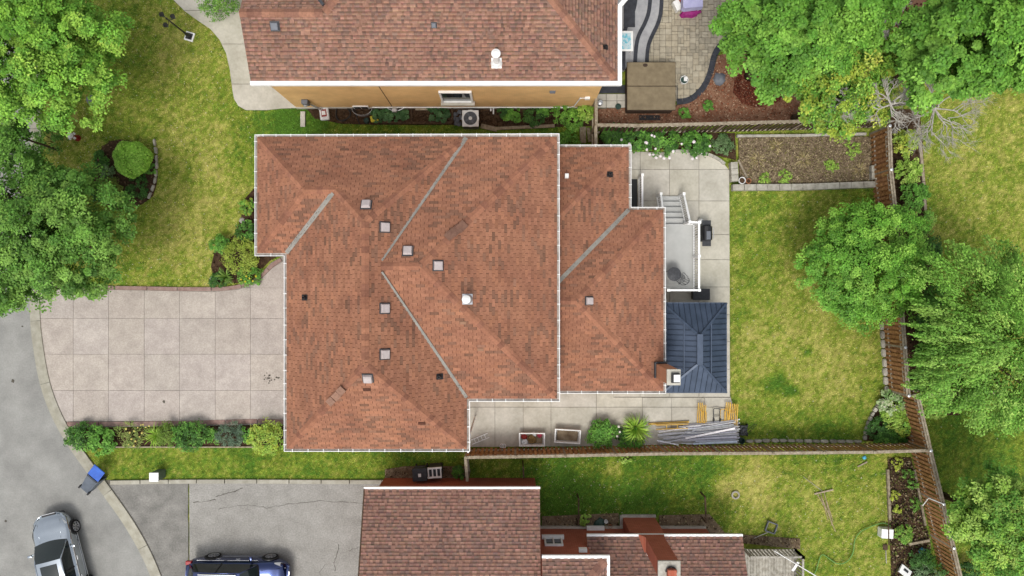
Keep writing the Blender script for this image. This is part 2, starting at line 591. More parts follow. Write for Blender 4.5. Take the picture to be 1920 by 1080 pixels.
# ------------------------------------------------------------------ road and kerb
ROAD_EDGE = [(75, -120), (64, 60), (58, 250), (54, 450), (56, 595), (62, 650), (75, 725), (100, 789), (130, 840), (167, 891), (195, 930), (229, 977), (260, 1029), (284, 1081), (330, 1220)]
edge = [W2(*p) for p in ROAD_EDGE]
def resample(pts, step):
    out = [pts[0]]
    acc = 0
    for a, b in zip(pts[:-1], pts[1:]):
        L = math.hypot(b[0] - a[0], b[1] - a[1])
        t = step - acc
        while t <= L:
            out.append((a[0] + (b[0] - a[0]) * t / L, a[1] + (b[1] - a[1]) * t / L))
            t += step
        acc = (acc + L) % step
    return out
def smooth_line(pts, it=3):
    for _ in range(it):
        q = [pts[0]]
        for a, b in zip(pts[:-1], pts[1:]):
            q.append((a[0] * .75 + b[0] * .25, a[1] * .75 + b[1] * .25))
            q.append((a[0] * .25 + b[0] * .75, a[1] * .25 + b[1] * .75))
        q.append(pts[-1])
        pts = q
    return pts
edge = resample(smooth_line(edge), 0.4)
road_poly = edge + [(-60, edge[-1][1]), (-60, edge[0][1])]
m = MB()
m.sheet(road_poly, 0.004)
road = tag(m.build('road', 'asphalt'), kind='structure')
m = MB()
for (px, py, r) in ((24, 714, .1), (42, 612, .05), (11, 977, .06)):
    c = W2(px, py)
    m.sheet([(c[0] + r * random.uniform(.6, 1.3) * math.cos(a), c[1] + r * random.uniform(.6, 1.3) * math.sin(a)) for a in [i * PI / 5 for i in range(10)]], 0.008)
m.build('tar_spot', 'crack', road)
PAVED.append(road_poly)
inner = offset_chain(edge, -0.52, False)
mid = offset_chain(edge, -0.30, False)
PAVED.append(edge + list(reversed(inner)))
m = MB()
m.sheet(edge + list(reversed(inner)), 0.006)
kerb = tag(m.build('kerb', 'joint'), kind='structure')
i = 0
while i < len(edge) - 1:
    j = min(i + 8, len(edge) - 1)
    t = random.uniform(0.92, 1.06)
    for part, (a, b, z, g) in enumerate(((edge, mid, 0.03, 0.004), (mid, inner, 0.075, 0.006))):
        m = MB()
        m.col = (t, t, t * random.uniform(.97, 1.0))
        P = [a[k] for k in range(i, j + 1)] + [b[k] for k in range(j, i - 1, -1)]
        cx, cy = sum(p[0] for p in P) / len(P), sum(p[1] for p in P) / len(P)
        P = [(p[0] + (cx - p[0]) * g * 1.2, p[1] + (cy - p[1]) * g * 1.2) for p in P]
        m.prism(P, 0.0, z)
        m.build('kerb_stone', 'kerb', kerb)
    i = j

# ------------------------------------------------------------------ main driveway
def slab_grid(name, poly, xc, yc, matname, z0, z1, gap, parent, var=0.06, z=0.0):
    """cut a paved area into single slabs along the joints seen in the photo; all arguments in photo pixels"""
    for a, b in zip(xc[:-1], xc[1:]):
        for c, d in zip(yc[:-1], yc[1:]):
            rect = ccw([(a, c), (b, c), (b, d), (a, d)])
            q = clip_convex(poly, rect)
            if len(q) < 3: continue
            P = [W2(p[0], p[1], z) for p in q]
            n = len(P)
            ar = abs(sum(P[i][0] * P[(i + 1) % n][1] - P[(i + 1) % n][0] * P[i][1] for i in range(n))) / 2
            if ar < 0.05: continue
            cx = (min(p[0] for p in P) + max(p[0] for p in P)) / 2
            cy = (min(p[1] for p in P) + max(p[1] for p in P)) / 2
            wx = max(p[0] for p in P) - min(p[0] for p in P)
            wy = max(p[1] for p in P) - min(p[1] for p in P)
            fx, fy = (wx - gap) / wx, (wy - gap) / wy
            P = [(cx + (p[0] - cx) * fx, cy + (p[1] - cy) * fy) for p in P]
            m = MB()
            t = 1 + random.uniform(-var, var)
            m.col = (t, t * random.uniform(.985, 1.0), t * random.uniform(.96, 1.0))
            m.prism(P, z0, z1 + random.uniform(-.002, .004))
            m.build('slab', matname, parent)

DW = [(62, 470), (76, 595), (82, 668), (97, 731), (121, 792), (126, 802), (530, 796), (560, 796), (560, 468), (527, 482),
      (508, 493), (494, 508), (474, 525), (445, 536), (400, 540), (195, 536), (120, 536), (68, 520)]
PAVED.append([W2(*p) for p in DW])
m = MB()
m.sheet([W2(*p) for p in DW], 0.006)
drive = tag(m.build('driveway', 'joint_pale'), kind='structure')
DWI = [(70, 541), (76, 595), (82, 668), (97, 731), (121, 790), (560, 788), (560, 476), (532, 490),
       (512, 502), (499, 515), (479, 532), (448, 543), (400, 547), (195, 543), (100, 542)]
slab_grid('driveway', DWI, [60, 138, 204, 271, 337, 404, 470, 535, 600], [440, 540, 597, 664, 732, 830], 'aggregate', 0.0, 0.03, 0.015, drive, 0.045)
def band(name, pts_px, w, matname, z0, z1, parent, step=None, z=0.0, kids=None):
    """strip of single stones along a line"""
    pts = [W2(p[0], p[1], z) for p in pts_px]
    pts = resample(smooth_line(pts, 2), 0.1)
    L = offset_chain(pts, w / 2, False)
    R = offset_chain(pts, -w / 2, False)
    st = max(1, int(round((step or 0.3) / 0.1)))
    i = 0
    while i < len(pts) - 1:
        j = min(i + st + random.choice((0, 0, 1, -1 if st > 2 else 0)), len(pts) - 1)
        P = [L[k] for k in range(i, j + 1)] + [R[k] for k in range(j, i - 1, -1)]
        cx, cy = sum(p[0] for p in P) / len(P), sum(p[1] for p in P) / len(P)
        P = [(cx + (p[0] - cx) * .97, cy + (p[1] - cy) * .97) for p in P]
        m = MB()
        t = random.uniform(.88, 1.1)
        m.col = (t, t, t)
        m.prism(P, z0, z1 + random.uniform(-.006, .006))
        m.build(kids or 'stone', matname, parent)
        i = j
band('edging', [(100, 539), (195, 539), (400, 543), (446, 539), (477, 528), (497, 511), (511, 497), (530, 485)], 0.19, 'pink_band', 0.0, 0.06, drive, 1.6)
band('edging', [(126, 795), (300, 794), (420, 791), (500, 789), (535, 791)], 0.22, 'pink_band', 0.0, 0.06, drive, 1.6)

m = MB()
for _ in range(26):
    c = W2(507 + random.gauss(0, 9), 711 - random.gauss(0, 5))
    r = random.uniform(.012, .05)
    m.sheet([(c[0] + r * random.uniform(.6, 1.3) * math.cos(a), c[1] + r * random.uniform(.6, 1.3) * math.sin(a)) for a in [i * PI / 4 for i in range(8)]], 0.040)
c = W2(308, 753)
m.sheet([(c[0] + .07 * random.uniform(.6, 1.3) * math.cos(a), c[1] + .07 * random.uniform(.6, 1.3) * math.sin(a)) for a in [i * PI / 4 for i in range(8)]], 0.040)
m.build('oil_spots', 'crack', drive)['kind'] = 'stuff'

# ------------------------------------------------------------------ neighbour's asphalt drive (bottom left) and its concrete edging
AS = [(193, 907), (353, 906), (353, 1240), (330, 1240), (301, 1081), (268, 1016), (229, 948)]
m = MB()
m.sheet([W2(*p) for p in AS], 0.004)
tag(m.build('asphalt_apron', 'asphalt_dark'), kind='structure')
AS2 = [(355, 906), (720, 906), (720, 1240), (356, 1240)]
m = MB()
m.sheet([W2(*p) for p in AS2], 0.008)
drive2 = tag(m.build('asphalt_driveway', 'asphalt_old'), kind='structure')
PAVED.append([W2(*p) for p in AS])
PAVED.append([W2(353, 906), W2(720, 906), W2(720, 1240), W2(353, 1240)])
def crack(pts_px, w, parent, z=0.013):
    pts = [W2(*p) for p in pts_px]
    q = [pts[0]]
    for a, b in zip(pts[:-1], pts[1:]):
        for k in range(1, 6):
            t = k / 5
            q.append((a[0] + (b[0] - a[0]) * t + random.uniform(-.03, .03), a[1] + (b[1] - a[1]) * t + random.uniform(-.03, .03)))
    ws_ = [w * random.uniform(.2, .85) for _ in q]
    L = offset_chain(q, .5, False)
    R = offset_chain(q, -.5, False)
    l = [(a[0] + (b[0] - a[0]) * wv, a[1] + (b[1] - a[1]) * wv) for a, b, wv in zip(q, L, ws_)]
    r = [(a[0] + (b[0] - a[0]) * wv, a[1] + (b[1] - a[1]) * wv) for a, b, wv in zip(q, R, ws_)]
    m = MB()
    n = len(q)
    m.add([(p[0], p[1], z) for p in l] + [(p[0], p[1], z) for p in r], [(i, n + i, n + i + 1, i + 1) for i in range(n - 1)])
    m.build('crack', 'crack', parent)
crack([(354, 906), (353, 960), (354, 1020), (356, 1100)], .05, drive2, 0.014)
crack([(362, 942), (385, 940), (406, 937)], .05, drive2)
crack([(404, 931), (420, 926), (440, 921), (456, 914)], .06, drive2)
crack([(410, 955), (440, 949), (465, 947), (500, 952), (540, 945), (600, 939), (650, 941), (682, 944)], .03, drive2)
crack([(635, 1020), (632, 1040), (627, 1055), (629, 1072)], .05, drive2)
crack([(610, 1058), (600, 1072), (603, 1085)], .03, drive2)
crack([(672, 1026), (660, 1030), (648, 1034)], .03, drive2)
m = MB()
m.sheet([W2(198, 900), W2(728, 900), W2(728, 908), W2(198, 908)], 0.003)
ks = tag(m.build('concrete_edging', 'joint'), kind='structure')
band('edging', [(208, 904), (353, 902), (500, 902), (600, 903), (722, 903)], 0.2, 'kerb', 0.0, 0.10, ks, 1.5)
PAVED.append([W2(198, 898), W2(728, 898), W2(728, 908), W2(198, 908)])

# ------------------------------------------------------------------ concrete patio round the main house
PT = [(860, 728), (870, 838), (1180, 836), (1388, 828), (1384, 790), (1369, 742), (1367, 320), (1354, 304), (1330, 292), (1290, 286), (1150, 284), (1150, 728)]
PAVED.append([W2(*p) for p in PT])
m = MB()
m.sheet([W2(*p) for p in PT], 0.004)
patio = tag(m.build('concrete_patio', 'joint_pale'), kind='structure')
PTE = [(1150, 744), (1369, 744), (1367, 320), (1354, 304), (1330, 292), (1290, 286), (1150, 284)]
slab_grid('patio', PTE, [1150, 1200, 1255, 1310, 1368], [270, 318, 377, 440, 487, 538, 590, 640, 692, 744], 'concrete', 0.0, 0.05, 0.022, patio, 0.035)
PTS = [(860, 728), (870, 838), (1180, 836), (1388, 828), (1384, 790), (1369, 745), (1150, 745), (1150, 728)]
slab_grid('patio', PTS, [860, 928, 981, 1033, 1118, 1204, 1259, 1320, 1392], [720, 763, 840], 'concrete', 0.0, 0.05, 0.022, patio, 0.05)
# curved planter kerb by the peonies
band('edging', [(1262, 284), (1290, 284), (1322, 288), (1344, 297), (1360, 310)], 0.14, 'block_stone', 0.0, 0.14, patio, 0.5)

# ------------------------------------------------------------------ front walk of the upper house
WK = [(325, -60), (325, 0), (345, 20), (370, 38), (395, 55), (412, 75), (424, 100), (431, 130), (436, 170), (439, 186), (447, 199), (461, 207),
      (500, 207), (528, 204), (562, 203), (562, 120), (520, -60)]
PAVED.append([W2(*p) for p in WK])
m = MB()
m.sheet([W2(*p) for p in WK], 0.004)
walk = tag(m.build('walkway', 'joint'), kind='structure')
slab_grid('walk', WK, [300, 600], [-60, 20, 83, 158, 220], 'concrete', 0.0, 0.04, 0.025, walk, 0.03)

# ------------------------------------------------------------------ garden beds
def bits(name, polys, n, size, cols, parent, z=0.02, up=0.6, kind='stuff', flat=False):
    """loose chips, clods and leaf litter: uncountable, one mesh"""
    P = []
    for poly in polys:
        xs = np.array([p[0] for p in poly])
        ys = np.array([p[1] for p in poly])
        k = int(n * 2.2)
        x = RNG.uniform(xs.min(), xs.max(), k)
        y = RNG.uniform(ys.min(), ys.max(), k)
        ok = in_poly(x, y, poly)
        P.append(np.stack([x[ok], y[ok]], 1)[:n])
    P = np.concatenate(P)
    k = len(P)
    c = np.concatenate([P, np.full((k, 1), z) + RNG.uniform(0, size * .6, (k, 1))], 1)
    a = RNG.uniform(0, 2 * PI, k)
    tl = RNG.normal(0, .5 if not flat else .1, k)
    t = np.stack([np.cos(a), np.sin(a), tl], 1)
    b = np.stack([-np.sin(a), np.cos(a), RNG.normal(0, .5 if not flat else .1, k)], 1)
    sz = size * RNG.uniform(.5, 1.4, (k, 1))
    wd = sz * RNG.uniform(.3, .9, (k, 1))
    V = np.stack([c - t * sz / 2 - b * wd / 2, c + t * sz / 2 - b * wd / 2, c + t * sz / 2 + b * wd / 2, c - t * sz / 2 + b * wd / 2], 1).reshape(-1, 3)
    V[:, 2] = np.maximum(V[:, 2], z - .01)
    if parent is not None:
        V -= np.array(wloc(parent))
    cc = np.array(cols)[RNG.integers(0, len(cols), k)] * RNG.uniform(.75, 1.25, (k, 1))
    me = np_mesh(name, V, quads=np.arange(k * 4).reshape(-1, 4), cols=np.repeat(cc, 4, 0), m='bits')
    o = link_mesh(name, me, parent)
    if kind: o['kind'] = kind
    return o

def bed(name, px, matname, n=400, size=.06, cols=None, z=0.03):
    poly = [W2(*p) for p in px]
    PAVED.append(poly)
    m = MB()
    m.prism(poly, -0.02, z)
    o = tag(m.build(name, matname), kind='structure')
    if n:
        bits('mulch', [poly], n, size, cols or [A(120, 96, 74), A(90, 70, 54), A(70, 54, 42)], o, z + .005)
    return o
def ell(cx, cy, rx, ry, n=22, rot=0, jit=.06):
    out = []
    for i in range(n):
        a = 2 * PI * i / n
        k = 1 + random.uniform(-jit, jit)
        x, y = rx * k * math.cos(a), ry * k * math.sin(a)
        out.append((cx + x * math.cos(rot) - y * math.sin(rot), cy + x * math.sin(rot) + y * math.cos(rot)))
    return out
DRYC = [A(196, 178, 140), A(160, 140, 106), A(120, 102, 80), A(92, 76, 58)]
MULC = [A(186, 146, 118), A(160, 114, 88), A(206, 174, 146), A(126, 88, 68), A(164, 96, 70)]
bed('island_bed', ell(234, 328, 62, 66, rot=-.25), 'soil', 900, .07, [A(112, 88, 70), A(86, 66, 54), A(150, 122, 96)])
bed('front_bed', [(478, 352), (460, 372), (452, 410), (440, 440), (405, 462), (396, 500), (404, 530), (446, 531), (472, 521), (490, 505), (506, 489), (526, 478), (526, 470), (500, 470), (500, 352)], 'soil', 700, .07)
bed('shrub_bed', [(133, 803), (300, 801), (420, 798), (533, 797), (540, 836), (400, 838), (200, 840), (150, 842)], 'soil', 900, .07)
bed('side_bed', [(576, 204), (1115, 204), (1115, 236), (1050, 238), (905, 237), (860, 234), (700, 234), (640, 232), (590, 222)], 'soil', 1600, .06)
bed('peony_bed', [(1122, 246), (1378, 250), (1380, 300), (1345, 292), (1322, 283), (1290, 279), (1200, 281), (1122, 275)], 'soil', 500, .06)
vegbed = bed('vegetable_bed', [(1384, 257), (1640, 257), (1640, 346), (1386, 346)], 'soil_dry', 9000, .05, [A(168, 150, 124), A(134, 116, 94), A(108, 92, 74), A(204, 186, 148), A(140, 134, 84)], z=0.10)
mulchbed = bed('mulch_bed', [(1120, 205), (1272, 197), (1292, 193), (1322, 170), (1338, 130), (1346, 104), (1560, 60), (1660, 60), (1660, 226), (1340, 230), (1122, 232)], 'mulch_red', 6500, .06, MULC)
mat('mulch_shade', A(112, 64, 50), A(84, 46, 36), rough=1, scale=3, bump=.9, bscale=25, spec=.05)
bed('shaded_mulch', ell(1422, 162, 48, 40), 'mulch_shade', 1500, .055, [A(120, 66, 50), A(92, 48, 38), A(140, 84, 64)], z=.05)  # darker round of mulch: the maple's shade painted into the colour
bed('dark_earth', [(1480, -40), (1760, -40), (1760, 58), (1480, 58)], 'mulch_red', 1200, .1, [A(96, 60, 46), A(70, 46, 38)])
bed('hosta_bed', [(1621, 826), (1628, 786), (1650, 748), (1672, 736), (1695, 740), (1718, 832)], 'soil', 300, .06)
ybed = bed('yard_bed', [(1664, 858), (1708, 858), (1722, 930), (1742, 1010), (1752, 1100), (1672, 1100), (1668, 1000)], 'soil', 2600, .07, [A(84, 70, 56), A(60, 50, 42), A(176, 160, 128), A(110, 118, 60), A(40, 34, 30)])
bed('hedge_bed', [(1662, 205), (1724, 205), (1744, 470), (1752, 620), (1706, 735), (1680, 560)], 'soil', 900, .08)
bed('corner_bed', [(1716, 744), (1790, 744), (1800, 778), (1722, 780)], 'soil', 300, .07)
bed('side_earth', [(722, 880), (760, 874), (875, 874), (875, 902), (722, 902)], 'soil_dry', 500, .05, DRYC)
bed('house_edge_earth', [(1016, 968), (1160, 962), (1160, 1000), (1016, 1000)], 'soil_dry', 400, .06, DRYC)
bed('rear_edge_earth', [(1236, 966), (1330, 964), (1360, 1000), (1500, 1010), (1500, 1030), (1236, 1000)], 'soil_dry', 500, .07, DRYC)
# ------------------------------------------------------------------ roof building kit
def plane_basis(poly2, zfun):
    """eave direction u, up-slope direction v, normal n for a plane z = zfun(x, y)"""
    x0, y0 = poly2[0]
    g = Vector((zfun(x0 + 1, y0) - zfun(x0, y0), zfun(x0, y0 + 1) - zfun(x0, y0)))
    n = Vector((-g.x, -g.y, 1)).normalized()
    v = Vector((g.x, g.y, g.length_squared)).normalized()
    u = v.cross(n).normalized()
    return u, v, n

class Roof:
    """collects shingles: the nearest ones become objects, the rest one mesh"""
    def __init__(s, house, matname, under, style):
        s.house, s.matname, s.style = house, matname, style
        s.under_name = under
        s.off = 0
        s.deck = MB()
        s.rest = MB()
        s.full = []
        s.caps = []
    def tint(s, cu, cv, fresh):
        r = random.random()
        if s.style == 'three_tab':
            t = random.gauss(1.0, 0.075)
            c = [t, t, t]
            nz = float(fbm(np.array([cu + s.off]), np.array([cv + s.off * .7]), .9, 3, 3)[0])
            if r < .08 + max(0, nz - .42) * 1.0:
                k = random.uniform(.68, .88)
                c = [t * k * .95, t * k * 1.06, t * k * 1.13]
            elif r > .86:
                c = [t * 1.09, t * 1.07, t * 1.03]
        else:
            t = random.gauss(1.0, 0.05)
            c = [t, t, t]
            if r < 0.3:
                k = random.uniform(.76, .9)
                c = [t * k * .93, t * k * 1.03, t * k * 1.10]
            elif r < 0.5:
                c = [t * 1.12, t * 1.13, t * 1.14]
        return tuple(c)
    def face(s, parts, zfun, dark=None):
        """parts: convex plan polygons lying in one plane"""
        allp = [p for q in parts for p in q]
        u, v, n = plane_basis(allp, zfun)
        o = Vector((allp[0][0], allp[0][1], zfun(*allp[0])))
        loc = []
        for q in parts:
            P3 = [Vector((x, y, zfun(x, y))) for x, y in q]
            s.deck.add([p - n * 0.012 for p in (P3 if ccw(q) == q else list(reversed(P3)))], [tuple(range(len(q)))])
            loc.append(ccw([((p - o).dot(u), (p - o).dot(v)) for p in P3]))
        umin = min(p[0] for q in loc for p in q)
        umax = max(p[0] for q in loc for p in q)
        vmin = min(p[1] for q in loc for p in q)
        vmax = max(p[1] for q in loc for p in q)
        e = 0.13 if s.style == 'three_tab' else 0.15
        w = 0.335
        rows = int((vmax - vmin) / e) + 1
        slope_k = random.uniform(.96, 1.04)
        s.off = random.uniform(0, 60)
        for r in range(rows):
            v0 = vmin + r * e
            if s.style == 'three_tab':
                us = []
                x = umin - w + (0.5 * w if r % 2 else 0) + random.uniform(-.012, .012)
                while x < umax:
                    us.append((x + .008, x + w - .008, 0.013))
                    x += w
            else:
                us = []
                x = umin - random.uniform(0, .3)
                hi = True
                while x < umax:
                    ww = random.uniform(.10, .24) if hi else random.uniform(.07, .16)
                    us.append((x, x + ww, 0.024 if hi else 0.010))
                    x += ww
                    hi = not hi
            for (a, b, th) in us:
                c = tuple(q * slope_k for q in s.tint(a, v0, th > .012))
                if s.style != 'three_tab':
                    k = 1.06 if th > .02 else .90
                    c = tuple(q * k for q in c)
                rect = [(a, v0), (b, v0), (b, v0 + e), (a, v0 + e)]
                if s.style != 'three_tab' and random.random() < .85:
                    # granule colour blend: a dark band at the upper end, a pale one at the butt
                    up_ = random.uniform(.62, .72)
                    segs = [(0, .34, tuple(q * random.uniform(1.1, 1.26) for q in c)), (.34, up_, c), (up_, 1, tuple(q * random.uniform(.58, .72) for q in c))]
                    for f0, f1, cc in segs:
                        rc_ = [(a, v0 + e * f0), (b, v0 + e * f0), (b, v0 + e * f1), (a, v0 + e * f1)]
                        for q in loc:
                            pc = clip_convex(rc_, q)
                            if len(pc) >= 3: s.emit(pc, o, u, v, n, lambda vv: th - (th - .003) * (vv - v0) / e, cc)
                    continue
                for q in loc:
                    pc = clip_convex(rect, q)
                    if len(pc) < 3: continue
                    ar = abs(sum(pc[i][0] * pc[(i + 1) % len(pc)][1] - pc[(i + 1) % len(pc)][0] * pc[i][1] for i in range(len(pc)))) / 2
                    if ar < 1e-4: continue
                    full = abs(ar - (b - a) * e) < 1e-6
                    hgt = lambda vv: th - (th - .003) * (vv - v0) / e
                    if full and s.style == 'three_tab':
                        s.full.append((o + u * ((a + b) / 2) + v * (v0 + e / 2), u, v, n, c))
                    elif full and s.style != 'three_tab' and th > .02 and b - a > .13:
                        s.full.append((o + u * ((a + b) / 2) + v * (v0 + e / 2), u, v, n, c, b - a, th))
                    else:
                        s.emit(pc, o, u, v, n, hgt, c)
    def emit(s, pc, o, u, v, n, hgt, c):
        k = len(pc)
        top = [o + u * p[0] + v * p[1] + n * hgt(p[1]) for p in pc]
        bot = [o + u * p[0] + v * p[1] - n * .006 for p in pc]
        s.rest.col = c
        s.rest.add(top + bot, [tuple(range(k))] + [(k + i, k + (i + 1) % k, (i + 1) % k, i) for i in range(k)])
    def cap_line(s, p0, p1, drop_l, drop_r, wd=.15, ex=.24):
        """overlapping bent cap shingles along a hip or ridge"""
        p0, p1 = Vector(p0), Vector(p1)
        d = p1 - p0
        L = d.length
        d.normalize()
        side = Vector((d.y, -d.x, 0)).normalized()
        up = side.cross(d).normalized()
        if up.z < 0: up = -up
        s.caps.append((p0, d, L, side, up, drop_l, drop_r, wd, ex))
    def finish(s, nmax=300, capcol=(1.03, 1.01, 1.0)):
        roof = s.deck.build('roof', s.under_name, s.house)
        base = wloc(roof)
        s.full.sort(key=lambda t: -t[0].z)
        nrows = len(s.full)
        protos = {}
        e = 0.13 if s.style == 'three_tab' else 0.15
        for i, t in enumerate(s.full):
            ctr, u, v, n, c = t[:5]
            if s.style == 'three_tab': hw, th = (.335 - .016) / 2, .013
            else: hw, th = t[5] / 2, t[6]
            if i < nmax:
                key = (round(c[0] * 12), round(c[2] * 12), round(hw * 40) if s.style != 'three_tab' else 0)
                if key not in protos:
                    m = MB()
                    m.col = c
                    m.add([(-hw, -e / 2, th), (hw, -e / 2, th), (hw, e / 2, .003), (-hw, e / 2, .003),
                           (-hw, -e / 2, -.006), (hw, -e / 2, -.006), (hw, e / 2, -.006), (-hw, e / 2, -.006)],
                          [(0, 1, 2, 3), (4, 5, 1, 0), (5, 6, 2, 1), (6, 7, 3, 2), (7, 4, 0, 3)])
                    protos[key] = m.mesh('shingle', s.matname)
                o = link_mesh('shingle', protos[key], roof)
                R = Matrix((u, v, n)).transposed().to_4x4()
                o.matrix_local = Matrix.Translation(ctr - base) @ R
            else:
                pc = [(-hw, -e / 2), (hw, -e / 2), (hw, e / 2), (-hw, e / 2)]
                s.emit(pc, ctr, u, v, n, lambda vv: th - (th - .003) * (vv + e / 2) / e, c)
        o = s.rest.build('shingles', s.matname, roof)
        o['kind'] = 'stuff'
        protos = {}
        for (p0, d, L, side, up, dl, dr, wd, ex) in s.caps:
            k = max(1, int(L / ex))
            for i in range(k):
                tn = random.choice((.76, .88, .96, 1.02, 1.06, 1.14))
                key = (round(dl, 3), round(dr, 3), tn, wd, ex)
                if key not in protos:
                    m = MB()
                    m.col = (capcol[0] * tn, capcol[1] * tn, capcol[2] * tn * (1.06 if tn < .9 else 1))
                    l1 = ex * 1.12
                    zt = .036
                    m.add([(0, -wd, -dr * wd + zt), (0, 0, zt + .012), (0, wd, -dl * wd + zt), (l1, -wd, -dr * wd + zt - .022), (l1, 0, zt - .008), (l1, wd, -dl * wd + zt - .022),
                           (0, -wd, -dr * wd - .01), (0, wd, -dl * wd - .01), (l1, -wd, -dr * wd - .01), (l1, wd, -dl * wd - .01), (0, 0, -.01)],
                          [(0, 3, 4, 1), (1, 4, 5, 2), (6, 8, 3, 0), (2, 5, 9, 7), (6, 0, 1, 10), (10, 1, 2, 7)])
                    protos[key] = m.mesh('cap_shingle', s.matname)
                oo = link_mesh('cap_shingle', protos[key], roof)
                R = Matrix((d, -side, up)).transposed().to_4x4()
                oo.matrix_local = Matrix.Translation(p0 + d * (i * ex) - base) @ R
        return roof

def gutter(parent, pts, ze, closed, wd=.13, hang=.62, fascia=True):
    """pts: outer lip line, house on the LEFT of travel (counter-clockwise). white trough with strap hangers"""
    outer = pts
    inn = offset_chain(pts, -wd, closed)
    o2 = offset_chain(pts, -.022, closed)
    n = len(pts)
    k = n if closed else n - 1
    def ring(P, z): return [(p[0], p[1], z) for p in P]
    m = MB()
    rings = [ring(inn, ze - .01), ring(inn, ze - .10), ring(o2, ze - .10), ring(o2, ze + .0), ring(outer, ze + .0), ring(outer, ze - .13), ring(inn, ze - .13), ring(inn, ze - .26)]
    mi = [1, 1, 0, 0, 0, 0, 0]
    for a in range(len(rings) - 1):
        m.mi = mi[a]
        base = len(m.v)
        m.v.extend(rings[a] + rings[a + 1])
        for i in range(k):
            j = (i + 1) % n
            m.f.append([base + i, base + n + i, base + n + j, base + j])
            m.c.append((1, 1, 1)); m.m.append(mi[a]); m.sm.append(False)
    g = m.build('gutter', ['white_paint', 'gutter_inside'], parent)
    hm = MB()
    hm.box((0, 0, 0), (.028, wd + .02, .012))
    hme = hm.mesh('hanger', 'white_paint')
    for i in range(k):
        a, b = Vector(pts[i]), Vector(pts[(i + 1) % n])
        L = (b - a).length
        d = (b - a).normalized()
        nr = Vector((-d.y, d.x))
        c = int(L / hang)
        for q in range(c):
            t = (q + .5 + random.uniform(-.12, .12)) * L / max(1, c)
            p = a + d * t + nr * (wd / 2 - .005)
            h = link_mesh('hanger', hme, g)
            h.location = Vector((p.x, p.y, ze + .009)) - wloc(g)
            h.rotation_euler = (0, 0, math.atan2(d.y, d.x))
    return g

def strip3(m, p0, p1, w, lift, th=.02):
    p0, p1 = Vector(p0) + Vector((0, 0, lift)), Vector(p1) + Vector((0, 0, lift))
    m.beam(p0, p1, w, th)

# ------------------------------------------------------------------ MAIN HOUSE
ZE, P1, P2 = 5.5, 0.615, 0.362
house = thing('house', 'large house with orange-brown shingle hip roof filling the centre of the photo', 'house', (-3, 0, 0))
g_out = [(477, 252), (477, 480), (532, 480), (532, 847), (881, 847), (881, 753), (1050, 753), (1049, 250), (881, 250)]
go = [W2(*p, ZE) for p in g_out]
go = [go[i] for i in (0, 1, 2, 3, 4, 5, 6, 7)]      # counter-clockwise in world space
ei = offset_chain(go, -.125, True)
xa, yt = ei[0]
yH = ei[1][1]
xg = ei[2][0]
yS = ei[3][1]
xd = ei[4][0]
yE = ei[5][1]
xb = ei[6][0]
yt = (ei[0][1] + ei[7][1]) / 2
hw = (xd - xg) / 2; xr = (xd + xg) / 2
h2 = (yt - yH) / 2
h3 = (yt - yE) / 2; ym = (yt + yE) / 2
xv = xd - P2 * h3 / P1
R = Roof(house, 'shingle_main', 'underlay', 'three_tab')
zN = lambda x, y: ZE + P1 * (yt - y)
zWnw = lambda x, y: ZE + P1 * (x - xa)
zSnw = lambda x, y: ZE + P1 * (y - yH)
zW = lambda x, y: ZE + P1 * (x - xg)
zS = lambda x, y: ZE + P1 * (y - yS)
zEe = lambda x, y: ZE + P1 * (xd - x)
zEn = lambda x, y: ZE + P2 * (yt - y)
zEs = lambda x, y: ZE + P2 * (y - yE)
zEee = lambda x, y: ZE + P2 * (xb - x)
R.face([[(xa, yt), (xa + h2, yt - h2), (xg + h2, yt - h2), (xg + h2, yt)], [(xg + h2, yt), (xg + h2, yt - h2), (xr, yt - hw), (xd, yt)]], zN)
R.face([[(xa, yt), (xa, yH), (xa + h2, yt - h2)]], zWnw)
R.face([[(xa, yH), (xg, yH), (xg + h2, yt - h2), (xa + h2, yt - h2)]], zSnw)
R.face([[(xg, yH), (xg, yS), (xr, yS + hw), (xr, yt - hw), (xg + h2, yt - h2)]], zW)
R.face([[(xg, yS), (xd, yS), (xr, yS + hw)]], zS)
R.face([[(xd, yt), (xr, yt - hw), (xr, ym), (xv, ym)], [(xv, ym), (xr, ym), (xr, yS + hw), (xd, yS), (xd, yE)]], zEe)
R.face([[(xd, yt), (xv, ym), (xb - h3, ym), (xb, yt)]], zEn)
R.face([[(xd, yE), (xb, yE), (xb - h3, ym), (xv, ym)]], zEs)
R.face([[(xb, yt), (xb - h3, ym), (xb, yE)]], zEee)
# rear, lower roof
ZR, P3 = 3.2, 0.42
xw = xb - 0.42
r_out = [(1070, 738), (1249, 738), (1248, 388), (1184, 388), (1184, 271), (1070, 271)]
ro = [W2(*p, ZR) for p in r_out]
ro[0] = (xw - .05, ro[0][1]); ro[5] = (xw - .05, ro[5][1])
rin = offset_chain(ro, -.125, False)
yb2 = rin[1][1]; xe = rin[1][0]; yj = rin[2][1]; xn = rin[3][0]; yt2 = rin[4][1]
h4 = (yj - yb2) / 2; ym4 = (yj + yb2) / 2
tv = xn - xw
y0E = lambda x, y: ZR + P3 * (xe - x)
R.face([[(xe, yj), (xe - h4, ym4), (xe, yb2)]], y0E)
R.face([[(xw, yb2), (xe, yb2), (xe - h4, ym4), (xw, ym4)]], lambda x, y: ZR + P3 * (y - yb2))
R.face([[(xn, yj), (xe, yj), (xe - h4, ym4), (xw, ym4), (xw, yj - tv)]], lambda x, y: ZR + P3 * (yj - y))
R.face([[(xn, yt2), (xn, yj), (xw, yj - tv), (xw, yt2 - tv)]], lambda x, y: ZR + P3 * (xn - x))
